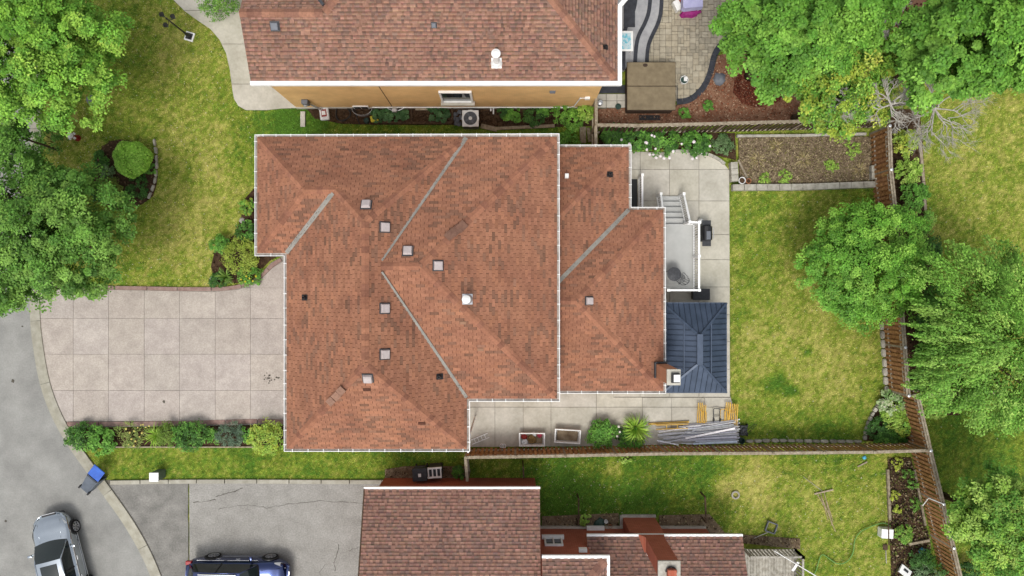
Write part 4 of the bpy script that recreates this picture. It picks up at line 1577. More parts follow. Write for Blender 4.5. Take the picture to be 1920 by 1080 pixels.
# ------------------------------------------------------------------ railings
def railing(parent, p0, p1, h, spacing=.115, post=(1, 1), mname='white_paint', bottom=.08, bal=.03):
    p0, p1 = Vector(p0), Vector(p1)
    m = MB()
    m.beam(p0 + Vector((0, 0, h)), p1 + Vector((0, 0, h)), .09, .05)
    r = m.build('handrail', mname, parent)
    m = MB()
    m.beam(p0 + Vector((0, 0, bottom)), p1 + Vector((0, 0, bottom)), .06, .05)
    m.build('bottom_rail', mname, r)
    L = (p1 - p0).length
    n = max(2, int(L / spacing))
    bm_ = MB()
    bm_.box((0, 0, (h + bottom) / 2), (bal, bal, h - bottom))
    me = bm_.mesh('baluster', mname)
    for i in range(1, n):
        o = link_mesh('baluster', me, r)
        o.location = p0 + (p1 - p0) * (i / n) - wloc(r)
    for on, p in zip(post, (p0, p1)):
        if on:
            m = MB()
            m.box(p + Vector((0, 0, (h + .05) / 2)), (.1, .1, h + .05))
            m.box(p + Vector((0, 0, h + .065)), (.13, .13, .03))
            m.build('newel_post', mname, r)
    return r

# ------------------------------------------------------------------ rear deck of the main house
DZ = 1.0
d0, d1 = W(1244, 420, DZ), W(1301, 544, DZ)
deck = thing('deck', 'pale grey deck with white railings and steps behind the main house', 'deck', (d0.x, d1.y, 0))
m = MB()
m.box(((d0.x + d1.x) / 2, (d0.y + d1.y) / 2, DZ - .06), (d1.x - d0.x, d0.y - d1.y, .12))
mat('deck_vinyl', A(206, 207, 204), A(192, 193, 190), rough=0.6, scale=1.2, detail=8, spec=0.25, fine=0.03)
m.build('floor', 'deck_vinyl', deck)
m = MB()
m.box((d1.x - .05, (d0.y + d1.y) / 2, (DZ - .12) / 2 + .02), (.06, d0.y - d1.y, DZ - .16))
m.box(((d0.x + d1.x) / 2, d1.y + .05, (DZ - .12) / 2 + .02), (d1.x - d0.x, .06, DZ - .16))
m.build('skirt', 'white_metal', deck)
railing(deck, (d1.x - .02, d0.y - .02, DZ), (d1.x - .02, (d0.y + d1.y) / 2, DZ), .98)
railing(deck, (d1.x - .02, (d0.y + d1.y) / 2, DZ), (d1.x - .02, d1.y, DZ), .98, post=(0, 1))
railing(deck, (d1.x - .08, d1.y, DZ), (d0.x, d1.y, DZ), .975, post=(0, 1))
railing(deck, (W(1283, 420, DZ).x, d0.y, DZ), (d1.x - .08, d0.y - .02, DZ), .975, post=(1, 0))
nst = 5
ys = [W(0, 420 - 11.3 * i, DZ - DZ * (i + .5) / (nst + 1)).y for i in range(nst + 1)]
for i in range(nst):
    z = DZ * (nst - i) / (nst + 1)
    ya, yb_ = d0.y + .29 * i, d0.y + .29 * (i + 1)
    xl = W(1240 - 1.0 * i, 400, z).x
    xr2 = W(1284 - 2.4 * i, 400, z).x
    m = MB()
    m.box(((xl + xr2) / 2, (ya + yb_) / 2, z - .025), (xr2 - xl, .30, .05))
    m.build('tread', 'deck_vinyl', deck)
    m = MB()
    m.box(((xl + xr2) / 2, yb_ - .03, (z - .05) / 2 + .01), (xr2 - xl - .04, .03, z - .06))
    m.build('riser', 'vent_grey', deck)
pR0, pR1 = Vector((W(1284, 420, DZ).x, d0.y, DZ)), Vector((W(1274, 362, .2).x, d0.y + .29 * nst, .1))
railing(deck, pR0 + Vector((0, .06, -.03)), pR1, .95, post=(0, 1))
pL0, pL1 = Vector((W(1238, 400, DZ).x, d0.y + .1, DZ - .1)), Vector((W(1232, 362, .2).x, d0.y + .29 * nst, .1))
railing(deck, pL0, pL1, .95)

# stairwell railing by the house
q0, q1 = W(1193, 334, 0.05), W(1193, 386, 0.05)
rail = thing('stairwell_railing', 'short white railing along the basement stairwell behind the house', 'railing', q0)
railing(rail, (q0.x + .12, q0.y, .05), (q1.x + .12, q1.y - .4, .05), .95)
m = MB()
m.box((q0.x - .2, (q0.y + q1.y) / 2 - .2, .052), (.5, abs(q0.y - q1.y) + .3, .016))
m.build('stairwell_dark', 'black_plastic', rail)  # black sheet painting in the shade of the open stairwell

# bistro set on the deck
mat('cast_iron', (0.035, 0.037, 0.042), (0.075, 0.078, 0.085), rough=0.45, scale=14, metal=0.4, spec=0.5)
def ring_disc(m, c, r, n=24, rings=5, spokes=12, th=.012):
    for i in range(1, rings + 1):
        rr = r * i / rings
        m.tube([(c[0] + rr * math.cos(2 * PI * k / n), c[1] + rr * math.sin(2 * PI * k / n), c[2]) for k in range(n)], th, 5, closed=True)
    for k in range(spokes):
        a = 2 * PI * k / spokes
        m.beam((c[0] + r * .1 * math.cos(a), c[1] + r * .1 * math.sin(a), c[2]), (c[0] + r * math.cos(a), c[1] + r * math.sin(a), c[2]), .018, .012)
tq = W(1264, 514, DZ + .7)
tb = thing('bistro_table', 'round black wrought-iron bistro table on the grey deck', 'table', (tq.x, tq.y, DZ))
m = MB()
ring_disc(m, tq, .32)
m.lathe(tq, [(.31, -.012), (.31, -.004), (.0, -.004)], 24)
m.build('tabletop', 'cast_iron', tb)
m = MB()
m.cyl((tq.x, tq.y, DZ + .15), (tq.x, tq.y, DZ + .68), .025)
m.build('column', 'cast_iron', tb)
for k in range(3):
    a = 2 * PI * k / 3 + .4
    m = MB()
    m.tube([(tq.x, tq.y, DZ + .25), (tq.x + .14 * math.cos(a), tq.y + .14 * math.sin(a), DZ + .2), (tq.x + .27 * math.cos(a), tq.y + .27 * math.sin(a), DZ + .01)], .018, 6)
    m.build('leg', 'cast_iron', tb)
cq = W(1274, 522, DZ + .45)
cq.x += .06
chair = thing('bistro_chair', 'black wrought-iron chair beside the round table on the deck', 'chair', (cq.x, cq.y, DZ))
m = MB()
ring_disc(m, cq, .21, 18, 4, 8)
m.build('seat', 'cast_iron', chair)
dv = Vector((.62, -.55, 0)).normalized()
sd = Vector((-dv.y, dv.x, 0))
m = MB()
arc = [cq + dv * .2 + sd * (.22 * math.cos(t)) + Vector((0, 0, .04 + .42 * math.sin(t))) + dv * (.12 * math.sin(t)) for t in [PI * i / 12 for i in range(13)]]
m.tube(arc, .016, 6)
for f_ in (-.5, 0, .5):
    m.tube([cq + dv * .2 + sd * .22 * f_ + Vector((0, 0, .02)), cq + dv * .31 + sd * .22 * f_ + Vector((0, 0, .40))], .012, 6)
m.build('backrest', 'cast_iron', chair)
for sgn in (-1, 1):
    m = MB()
    m.tube([cq + dv * .2 + sd * .24 * sgn + Vector((0, 0, .24)), cq - dv * .1 + sd * .27 * sgn + Vector((0, 0, .22)), cq - dv * .12 + sd * .22 * sgn], .014, 6)
    m.build('armrest', 'cast_iron', chair)
    for k in (-1, 1):
        m = MB()
        m.tube([cq + dv * .15 * k + sd * .16 * sgn, cq + dv * .2 * k + sd * .2 * sgn - Vector((0, 0, .44))], .014, 6)
        m.build('leg', 'cast_iron', chair)

# barbecue
bq = W(1326, 437, .9)
bb = thing('barbecue', 'black gas barbecue with side shelf on the patio beside the deck', 'barbecue', (bq.x, bq.y, .05))
m = MB()
m.box((bq.x, bq.y, .45), (.46, .74, .7))
m.build('cabinet', 'dark_grey', bb, bevel=.02)
m = MB()
prof = [(-.24, 0), (-.24, .1), (-.15, .2), (0, .24), (.15, .2), (.24, .1), (.24, 0)]
n = len(prof)
V = [(bq.x + a, bq.y - .33, .82 + z) for a, z in prof] + [(bq.x + a, bq.y + .33, .82 + z) for a, z in prof]
m.add(V, [(i, i + 1, n + i + 1, n + i) for i in range(n - 1)] + [tuple(range(n)), tuple(reversed(range(n, 2 * n)))])
lid = m.build('lid', 'black_plastic', bb)
m = MB()
m.tube([(bq.x + .27, bq.y - .25, .92), (bq.x + .3, bq.y - .25, .94), (bq.x + .3, bq.y + .25, .94), (bq.x + .27, bq.y + .25, .92)], .014, 6)
m.build('handle', 'galvanised', lid)
m = MB()
m.box((bq.x + .02, bq.y - .12, 1.065), (.2, .4, .01))
m.build('badge', 'vent_grey', lid)
for sgn in (-1, 1):
    m = MB()
    m.box((bq.x, bq.y + sgn * .5, .8), (.42, .26, .04))
    m.build('side_shelf', 'dark_grey', bb, bevel=.01)
for a in (-.17, .17):
    for b in (-.3, .3):
        m = MB()
        m.cyl((bq.x + a - .03, bq.y + b, .1), (bq.x + a + .03, bq.y + b, .1), .05, n=12)
        m.build('wheel', 'black_plastic', bb)
gt = W(1315, 415, .4)
m = MB()
m.lathe((gt.x, gt.y, .05), [(.12, 0), (.15, .05), (.15, .3), (.1, .4), (.04, .42), (.04, .46)], 16)
tag(m.build('gas_bottle', 'white_metal', origin=(gt.x, gt.y, .05)), 'white gas bottle standing behind the black barbecue', 'gas bottle')
# dark storage box
q = W(1315, 552, .45)
sb = thing('storage_box', 'black storage box between the deck and the blue gazebo', 'storage box', (q.x, q.y, .05))
m = MB()
m.box((q.x, q.y, .24), (.78, .5, .4))
m.build('box', 'dark_grey', sb, bevel=.02)
m = MB()
m.box((q.x, q.y, .46), (.84, .56, .05))
m.build('lid', 'dark_grey', sb, bevel=.02)

# ------------------------------------------------------------------ blue gazebo
mat('blue_steel', A(80, 94, 116), A(64, 78, 98), rough=0.42, scale=1.5, spec=0.45, metal=0.2, attr=True)
GZ, GR = 2.35, 3.2
ga, gb = W(1242, 568, GZ), W(1362, 736, GZ)
gz = thing('gazebo', 'slate-blue metal hip-roof gazebo on the patio at the rear corner', 'gazebo', ((ga.x + gb.x) / 2, (ga.y + gb.y) / 2, .05))
gx0, gx1, gy0, gy1 = ga.x, gb.x, gb.y, ga.y
gxm = (gx0 + gx1) / 2
hwg = (gx1 - gx0) / 2
pg = (GR - GZ) / hwg
ry0, ry1 = gy0 + hwg, gy1 - hwg
m = MB()
tier = .45          # the upper tier starts this far up the slope
lift = .09
def gface(m, poly, zf, lf): m.add([(x, y, zf(x, y) + lf) for x, y in poly], [tuple(range(len(poly)))])
faces_g = [([(gx1, gy0), (gx1, gy1), (gxm, ry1), (gxm, ry0)], lambda x, y: GZ + pg * (gx1 - x), 'x'),
           ([(gx0, gy1), (gx0, gy0), (gxm, ry0), (gxm, ry1)], lambda x, y: GZ + pg * (x - gx0), 'x'),
           ([(gx1, gy1), (gx0, gy1), (gxm, ry1)], lambda x, y: GZ + pg * (gy1 - y), 'y'),
           ([(gx0, gy0), (gx1, gy0), (gxm, ry0)], lambda x, y: GZ + pg * (y - gy0), 'y')]
gd = MB()
for poly, zf, ax in faces_g:
    gface(gd, poly, zf, -.02)
mat('blue_seam', A(46, 56, 72), rough=.5)
groof = gd.build('roof', 'blue_seam', gz)
pitch_w = .245
for poly, zf, ax in faces_g:
    cpoly = ccw(poly)
    lo, hi = (gy0, gy1) if ax == 'x' else (gx0, gx1)
    k = int(round((hi - lo) / pitch_w))
    for i in range(k):
        a, b = lo + (hi - lo) * i / k, lo + (hi - lo) * (i + 1) / k
        rect = [(gx0 - 1, a), (gx1 + 1, a), (gx1 + 1, b), (gx0 - 1, b)] if ax == 'x' else [(a, gy0 - 1), (b, gy0 - 1), (b, gy1 + 1), (a, gy1 + 1)]
        pc = clip_convex(cpoly, rect)
        if len(pc) < 3: continue
        m = MB()
        t = random.uniform(.95, 1.05)
        m.col = (t, t, t)
        n = len(pc)
        gc = (a + b) / 2
        sq = lambda x, y: (x, gc + (y - gc) * .84) if ax == 'x' else (gc + (x - gc) * .84, y)
        top = [(*sq(x, y), zf(*sq(x, y))) for x, y in pc]
        m.add(top, [tuple(range(n))])
        # raised seam along one edge of the panel
        ed = [p for p in pc if abs((p[1] if ax == 'x' else p[0]) - a) < 1e-6]
        if len(ed) == 2:
            A3, B3 = [Vector((p[0], p[1], zf(*p) + .012)) for p in ed]
            m.beam(A3, B3, .018, .05)
        m.build('roof_panel', 'blue_steel', groof)
hips = [((gx0, gy0), (gxm, ry0)), ((gx1, gy0), (gxm, ry0)), ((gx0, gy1), (gxm, ry1)), ((gx1, gy1), (gxm, ry1))]
for a, b in hips:
    m = MB()
    m.beam((a[0], a[1], GZ + .05), (b[0], b[1], GR + .05), .09, .04)
    m.build('hip_cap', 'blue_steel', groof)
m = MB()
m.beam((gxm, ry0 - .1, GR + .08), (gxm, ry1 + .1, GR + .08), .26, .07)
m.build('ridge_cap', 'blue_steel', groof)
for xx in (gxm - .62, gxm + .62):
    m = MB()
    z = GZ + pg * (hwg - .62)
    m.beam((xx, ry0 + .0 - .6, z + .05), (xx, ry1 + .6, z + .05), .05, .05)
    m.build('tier_edge', 'blue_steel', groof)
m = MB()
for a, b in (((gx0, gy0), (gx1, gy0)), ((gx1, gy0), (gx1, gy1)), ((gx1, gy1), (gx0, gy1)), ((gx0, gy1), (gx0, gy0))):
    m.beam((a[0], a[1], GZ - .05), (b[0], b[1], GZ - .05), .05, .12)
m.build('fascia', 'blue_steel', gz)
for a in (gx0 + .2, gx1 - .2):
    for b in (gy0 + .2, gy1 - .2):
        m = MB()
        m.box((a, b, GZ / 2), (.1, .1, GZ - .1))
        m.build('post', 'dark_grey', gz)

# ------------------------------------------------------------------ scaffold frames, ladder and tubes
mat('yellow_paint', A(246, 204, 92), A(224, 172, 62), rough=0.5, scale=8, spec=0.35)
mat('alu', (0.70, 0.72, 0.76), (0.52, 0.54, 0.58), rough=0.35, metal=0.2, scale=7, spec=0.5, attr=True)
def scaffold_frame(px, py, label, w, hgt, lean, loop):
    q = W(px, py, 0.05)
    r = thing('scaffolding', label, 'scaffolding', q, 'yellow scaffold frames by the fence')
    # upright frame lying back against the pile: legs along y
    for k in range(3):
        m = MB()
        x = q.x + k * .085
        m.tube([(x, q.y - hgt / 2, .09 + .02 * k), (x, q.y + hgt / 2, .12 + lean + .02 * k)], .024, 8)
        m.build('leg', 'yellow_paint', r)
    m = MB()
    x1 = q.x + .25 * loop
    m.tube([(q.x + .085, q.y - hgt * .45, .13), (x1, q.y - hgt * .45, .13), (x1, q.y + hgt * .05, .16), (x1 - .05 * loop, q.y + hgt * .12, .17), (q.x + .1, q.y + hgt * .12, .17)], .02, 8)
    m.build('brace', 'yellow_paint', r)
    return r
scaffold_frame(1307, 773, 'yellow scaffold frame, leftmost of the upright ones beside the gazebo', .4, 1.05, .2, 1)
scaffold_frame(1314, 775, 'yellow scaffold frame, second from left of those beside the gazebo', .4, .95, .2, 1)
scaffold_frame(1359, 771, 'yellow scaffold frame with bent braces left of the lawn edge', .4, 1.0, .2, -1)
scaffold_frame(1367, 773, 'yellow scaffold frame, middle of the right-hand bundle at the lawn edge', .4, .95, .2, -1)
scaffold_frame(1374, 777, 'yellow scaffold frame, nearest the lawn, right of the tube pile', .4, 1.1, .15, -1)
def ladder(p0, p1, w, label, mname, name='ladder', rung=.3, group=None):
    p0, p1 = Vector(p0), Vector(p1)
    r = thing(name, label, 'ladder', p0, group)
    d = (p1 - p0)
    L = d.length
    d.normalize()
    s = Vector((-d.y, d.x, 0)).normalized() * (w / 2)
    for k in (-1, 1):
        m = MB()
        m.beam(p0 + s * k, p1 + s * k, .03, .08)
        m.build('stile', mname, r)
    n = int(L / rung)
    for i in range(1, n):
        m = MB()
        c = p0 + d * (L * i / n)
        m.beam(c - s, c + s, .03, .03)
        m.build('rung', mname, r)
    return r
ladder(W(1216, 795, .12), W(1292, 791, .12), .06, 'yellow ladder laid on its edge along the tube pile', 'yellow_paint', rung=.4)
ladder(W(1230, 801, .3), W(1290, 799, .3), .2, 'yellow walk-board frame lying on the tube pile near the spiky plant', 'yellow_paint', 'walk_board', rung=.42)
random.seed(41)
POLE_L = ['silver scaffold tube on the pile beside the long fence']
for i in range(44):
    t = i / 31
    z = .07 + .05 * (i % 5) + random.uniform(0, .01)
    if i < 32:
        pa = W(1284 + random.uniform(-12, 26), 798 + t * 34 + random.uniform(-1, 1), z)
        pb = W(1384 + random.uniform(-9, 4), 786 + t * 44 + random.uniform(-1, 1), z + random.uniform(0, .06))
    else:
        pa = W(1232 + random.uniform(0, 14), 806 + (i - 32) * 2.3, z)
        pb = W(1284 + random.uniform(-6, 40), 803 + (i - 32) * 2.1 - random.uniform(0, 10), z + .03)
    m = MB()
    k = random.uniform(.8, 1.25)
    m.col = (k, k * random.uniform(.94, 1.0), k * random.uniform(.9, 1.05))
    m.tube([pa, pb], random.choice((.022, .026, .032)), 8)
    tag(m.build('scaffold_tube', 'alu', origin=pa), 'silver metal tube on the scaffold pile beside the long fence', 'metal tube', 'tubes on the scaffold pile')
for k, (a, b, col, lab) in enumerate((((1232, 826), (1272, 834), (1.25, 1.22, 1.25), 'white pipe at the lower left of the scaffold pile'),
                                      ((1300, 832), (1382, 828), (1.0, 1.12, 1.25), 'broad pale-blue plank along the bottom of the scaffold pile'),
                                      ((1285, 822), (1378, 803), (1.3, 1.2, 1.15), 'broad whitish plank across the middle of the scaffold pile'))):
    m = MB()
    m.col = col
    m.beam(W(*a, .36), W(*b, .38), .09 if k else .06, .04)
    tag(m.build('plank', 'alu', origin=W(*a, .36)), lab, 'plank')
q = W(1344, 779, .08)
ht = thing('hand_truck', 'small dark hand truck lying between the yellow scaffold frames', 'hand truck', q)
m = MB()
pts = [W(1338, 790, .1), W(1338, 768, .22), W(1340, 766, .22), W(1348, 766, .22), W(1350, 768, .22), W(1350, 790, .1)]
m.tube(pts, .018, 8)
m.tube([W(1338, 780, .16), W(1350, 780, .16)], .014, 6)
m.build('frame', 'dark_grey', ht)
for px in (1338, 1350):
    m = MB()
    c = W(px, 787, .12)
    m.cyl(c - Vector((.03, 0, 0)), c + Vector((.03, 0, 0)), .09, n=14)
    m.build('wheel', 'black_plastic', ht)
# push mower at the end of the pile
q = W(1393, 806, .1)
mw = thing('lawn_mower', 'dark push mower standing at the lawn end of the scaffold pile', 'mower', (q.x, q.y, 0))
m = MB()
m.box((q.x, q.y, .2), (.34, .5, .14))
m.lathe((q.x, q.y, .27), [(.14, 0), (.14, .1), (.05, .14)], 14)
m.build('deck', 'dark_grey', mw, bevel=.03)
m = MB()
m.tube([(q.x - .14, q.y - .2, .25), (q.x + .3, q.y + .45, .95), (q.x + .38, q.y + .43, .97), (q.x + .1, q.y - .24, .25)], .013, 6)
m.build('handle', 'black_plastic', mw)
for a in (-.2, .2):
    for b in (-.22, .22):
        m = MB()
        m.cyl((q.x + a - .025, q.y + b, .1), (q.x + a + .025, q.y + b, .1), .1, n=14)
        m.build('wheel', 'black_plastic', mw)
mat('green_plastic', A(58, 84, 76), rough=0.5, var=.2)
q = W(1390, 826, .2)
m = MB()
m.lathe((q.x, q.y, .02), [(.13, 0), (.16, .28), (.14, .28), (.115, .05), (0.001, .05)], 16)
tag(m.build('bucket', 'green_plastic', origin=(q.x, q.y, .02)), 'dark green bucket at the fence end of the scaffold pile', 'bucket')

# ------------------------------------------------------------------ two white planters on the side patio
def planter(px, py, rot, w, d, h, label, fill):
    q = W(px, py, .05)
    r = thing('planter_tub', label, 'planter', q)
    M3 = Matrix.Rotation(rot, 3, 'Z')
    def ring(k, z, e=0): return [q + M3 @ Vector((sx * (w / 2 * k - e), sy * (d / 2 * k - e), z)) for sx, sy in ((-1, -1), (1, -1), (1, 1), (-1, 1))]
    rs = [ring(.86, 0), ring(1, h), ring(1, h, .05), ring(.88, .1, .05)]
    m = MB()
    for a, b in zip(rs[:-1], rs[1:]):
        m.add(a + b, [(i, (i + 1) % 4, 4 + (i + 1) % 4, 4 + i) for i in range(4)])
    m.add(rs[-1], [(0, 1, 2, 3)])
    m.build('tub', 'white_metal', r, bevel=.012)
    m = MB()
    m.add([p + Vector((0, 0, .12 if fill == 'soil' else .08)) for p in ring(.885, .1, .055)], [(0, 1, 2, 3)])
    m.build('soil', 'soil_dry', r)
    return r, q, M3
r, q, M3 = planter(997, 821, 0, 1.28, .66, .42, 'white tub filled with red and white packaging beside the long fence', 'junk')
r2, q2, M32 = planter(1063, 815, -.06, 1.28, .68, .42, 'white tub of bare soil on the side patio', 'soil')
bits('soil_clods', [[tuple((q2 + M32 @ Vector((a, b, 0)))[:2]) for a, b in ((-.5, -.24), (.5, -.24), (.5, .24), (-.5, .24))]], 160, .06, [A(160, 132, 112), A(120, 98, 82), A(90, 74, 62)], r2, .2)
mat('red_bag', A(186, 62, 52), A(140, 40, 36), rough=0.45, scale=12, bump=.6, bscale=14)
mat('pink_bag', A(206, 70, 96), A(170, 50, 76), rough=0.45, scale=12, bump=.6, bscale=14)
mat('white_bag', (0.75, 0.75, 0.74), (0.55, 0.55, 0.55), rough=0.5, scale=12, bump=.6, bscale=14)
mat('dry_leaf', A(170, 136, 84), A(110, 84, 52), rough=0.9, scale=24, bump=.8, bscale=20)
def lump(name, label, cat, c, r, mname, seed, flat=.6, parent=None):
    rr = random.Random(seed)
    m = MB()
    m.smooth = True
    nn, kk = 12, 6
    V = []
    for i in range(kk):
        ph = PI / 2 * i / (kk - 1)
        for j in range(nn):
            a = 2 * PI * j / nn
            k = r * (1 + rr.uniform(-.22, .22))
            V.append((c[0] + k * math.cos(a) * math.cos(ph), c[1] + k * math.sin(a) * math.cos(ph), c[2] + k * flat * math.sin(ph)))
    m.add(V, [(i * nn + j, i * nn + (j + 1) % nn, (i + 1) * nn + (j + 1) % nn, (i + 1) * nn + j) for i in range(kk - 1) for j in range(nn)])
    o = m.build(name, mname, parent, origin=c)
    if label: tag(o, label, cat)
    return o
L_ = lambda dx, dy, z=.2: (q.x + dx, q.y + dy, z)
lump('plastic_bag', 'crumpled red bag at the left of the white junk tub', 'bag', L_(-.38, .1), .17, 'red_bag', 1)
lump('plastic_bag', 'pink bag at the right end of the white junk tub', 'bag', L_(.38, .16), .14, 'pink_bag', 2)
lump('plastic_bag', 'white bag at the lower left of the junk tub', 'bag', L_(-.36, -.16), .16, 'white_bag', 3)
lump('leaf_heap', 'heap of dry brown leaves in the middle of the white junk tub', 'leaves', L_(.02, -.02), .23, 'dry_leaf', 4)
lump('plastic_bag', 'flat white sack at the back of the junk tub behind the leaves', 'bag', L_(.1, .2), .13, 'white_bag', 5)
# white ladder/downspout end leaning from the eave
ladder(W(884, 829, .12), W(916, 816, .12), .22, 'short white ladder section on the patio under the roof corner', 'white_paint', rung=.16)
m = MB()
c = W(941, 836, .1)
for dx in (0, .1):
    m.tube([(c.x + dx + .1 * math.cos(2 * PI * k / 14), c.y + .1 * math.sin(2 * PI * k / 14), .09 + dx * .3) for k in range(14)], .022, 6, closed=True)
tag(m.build('pipe_coil', 'white_metal', origin=c), 'small white coil of pipe lying at the foot of the long fence', 'pipe')
# stones along the lower edge of the rear lawn and the fence foot
random.seed(77)
def stones(pts_px, n, label, group, r=.13, mname='block_stone'):
    pts = [W2(*p) for p in pts_px]
    pts = resample(smooth_line(pts, 2), .05)
    for i in range(n):
        p = pts[int((i + .5) / n * (len(pts) - 1))]
        p2 = pts[min(len(pts) - 1, int((i + .5) / n * (len(pts) - 1)) + 1)]
        a = math.atan2(p2[1] - p[1], p2[0] - p[0])
        m = MB()
        k = random.uniform(.75, 1.15)
        m.col = (k, k * .99, k * .96)
        L = sum(math.dist(u, v) for u, v in zip(pts[:-1], pts[1:])) / n
        lx, ly = L * .47, r * random.uniform(.75, 1.1)
        V = []
        nn = 9
        for z, sc in ((0, 1.0), (.09, .97), (.13, .78)):
            for j in range(nn):
                t = 2 * PI * j / nn
                ex, ey = math.copysign(abs(math.cos(t)) ** .6, math.cos(t)), math.copysign(abs(math.sin(t)) ** .6, math.sin(t))
                x, y = lx * sc * ex, ly * sc * ey
                V.append((p[0] + x * math.cos(a) - y * math.sin(a) + random.uniform(-.012, .012), p[1] + x * math.sin(a) + y * math.cos(a) + random.uniform(-.012, .012), z))
        m.add(V, [(i2 * nn + j, i2 * nn + (j + 1) % nn, (i2 + 1) * nn + (j + 1) % nn, (i2 + 1) * nn + j) for i2 in range(2) for j in range(nn)] + [tuple(2 * nn + j for j in range(nn))])
        nth = ('first', 'second', 'third', 'fourth', 'fifth', 'sixth', 'seventh', 'eighth', 'ninth', 'tenth', 'eleventh', 'twelfth', 'thirteenth', 'last')[i if i < n - 1 else 13]
        tag(m.build('edging_stone', mname, origin=(p[0], p[1], 0)), nth + ' ' + label, 'stone', group)
stones([(1398, 827), (1460, 825), (1530, 827), (1618, 827)], 14, 'stone from the scaffold pile in the row along the long fence', 'stones along the long fence', .09)
stones([(1620, 824), (1624, 800), (1636, 772), (1655, 748)], 9, 'stone from the long fence in the curve round the hosta bed', 'stones round the hosta bed', .1)
stones([(1662, 738), (1659, 700), (1655, 650), (1652, 600)], 8, 'stone from the hosta bed in the row at the rear fence', 'stones along the rear fence', .12)
stones([(290, 262), (296, 300), (292, 345), (278, 375)], 8, 'stone from the top of the arc round the island bed', 'stones round the island bed', .07)
for px, py, r_, lab in ((400, 523, .17, 'grey boulder at the corner of the front bed near the driveway'), (455, 413, .16, 'grey boulder by the house wall in the front bed'), (174, 188, .3, 'grey boulder on the front lawn under the upper left tree'),
                        (1348, 148, .34, 'flat grey boulder where the dark patio border meets the mulch'), (136, 808, .12, 'white stone at the street end of the shrub bed')):
    m_ = 'block_stone' if r_ < .2 else 'vent_grey'
    c = W(px, py, 0)
    lump('boulder', lab, 'rock', (c.x, c.y, 0), r_, m_, px, .55)
# ------------------------------------------------------------------ vegetable bed walls
def wall_blocks(label, pts_px, w, h, step, name='block_wall'):
    c = W(*pts_px[0])
    r = thing(name, label, 'wall', c)
    m = MB()
    pts = [W2(*p) for p in pts_px]
    for a, b in zip(pts[:-1], pts[1:]):
        a, b = Vector(a), Vector(b)
        L = (b - a).length
        d = (b - a).normalized()
        n = max(1, round(L / step))
        for i in range(n):
            m = MB()
            k = random.uniform(.88, 1.08)
            m.col = (k, k, k * .98)
            p = a + d * (L * (i + .5) / n)
            m.box((p.x, p.y, h / 2), (L / n - .015, w, h + random.uniform(-.01, .01)), math.atan2(d.y, d.x))
            m.build('block', 'block_stone', r, bevel=.012)
    return r
wall_blocks('pale block wall along the lawn side of the vegetable bed', [(1370, 353), (1500, 352), (1636, 347)], .30, .34, .62)
wall_blocks('pale block wall at the patio end of the vegetable bed', [(1374, 342), (1373, 318), (1372, 306)], .34, .38, .4)
wall_blocks('pale block pier at the fence end of the vegetable bed', [(1634, 338), (1634, 312)], .34, .36, .4)
wall_blocks('low row of bricks along the fence side of the vegetable bed', [(1380, 256), (1500, 255), (1622, 252)], .13, .16, .8)
for k, (px, py, r_, mname, lab) in enumerate(((1388, 340, .16, 'white_metal', 'white flower pot in the corner of the vegetable bed'), (1400, 341, .12, 'terracotta', 'terracotta flower pot in the corner of the vegetable bed'))):
    if 'terracotta' not in MATS: mat('terracotta', A(190, 130, 92), rough=.8)
    c = W(px, py, .1)
    pt = thing('flower_pot', lab, 'pot', c)
    m = MB()
    m.lathe(c, [(r_ * .7, 0), (r_, .26), (r_ * 1.08, .26), (r_ * 1.08, .3), (r_ * .9, .3), (r_ * .85, .2)], 18)
    m.build('pot', mname, pt)
    m = MB()
    m.lathe(c, [(r_ * .86, .22), (.001, .23)], 18)
    m.build('soil', 'soil', pt)
m = MB()
m.beam(W(1384, 300, .16), W(1402, 335, .16), .09, .04)
tag(m.build('wood_batten', 'wood_grey', origin=W(1384, 300, .14)), 'pale wooden batten lying in the corner of the vegetable bed', 'batten')
# ------------------------------------------------------------------ upper right patio: pavers, curved steps, border
px_poly = [(1214, -30), (1400, -30), (1390, 20), (1375, 62), (1350, 84), (1340, 104), (1336, 130), (1328, 152), (1316, 168), (1296, 184), (1272, 190), (1214, 190)]
poly = [W2(*p) for p in px_poly]
PAVED.append(poly)
m = MB()
m.prism(poly, -.01, .012)
pav = tag(m.build('paved_patio', 'joint'), kind='structure')
random.seed(5)
G = .150
x0, x1 = min(p[0] for p in poly), max(p[0] for p in poly)
y0, y1 = min(p[1] for p in poly), max(p[1] for p in poly)
nx_, ny_ = int((x1 - x0) / G) + 1, int((y1 - y0) / G) + 1
occ = np.zeros((ny_, nx_), bool)
PVM = {}
def paver_mesh(w, h, t):
    key = (w, h, t)
    if key not in PVM:
        m = MB()
        k = (.86, .93, 1.0, 1.04, 1.1)[t]
        m.col = (k, k * (.98 if t % 2 else 1), k * (.95 if t % 2 else 1))
        m.box((0, 0, 0), (w * G - .018, h * G - .018, .05))
        PVM[key] = m.mesh('paver', 'paver')
    return PVM[key]
P_ = np.array(poly)
count = 0
for j in range(ny_):
    for i in range(nx_):
        if occ[j, i]: continue
        opts = [(2, 2), (2, 2), (2, 1), (1, 2), (2, 2)]
        random.shuffle(opts)
        for w_, h_ in opts + [(1, 1)]:
            if i + w_ <= nx_ and j + h_ <= ny_ and not occ[j:j + h_, i:i + w_].any(): break
        occ[j:j + h_, i:i + w_] = True
        cx_, cy_ = x0 + (i + w_ / 2) * G, y0 + (j + h_ / 2) * G
        if not in_poly(np.array([cx_]), np.array([cy_]), poly)[0]: continue
        o = link_mesh('paver', paver_mesh(w_, h_, random.randrange(5)), pav)
        o.location = (cx_, cy_, .02 + random.uniform(-.003, .003))
        count += 1
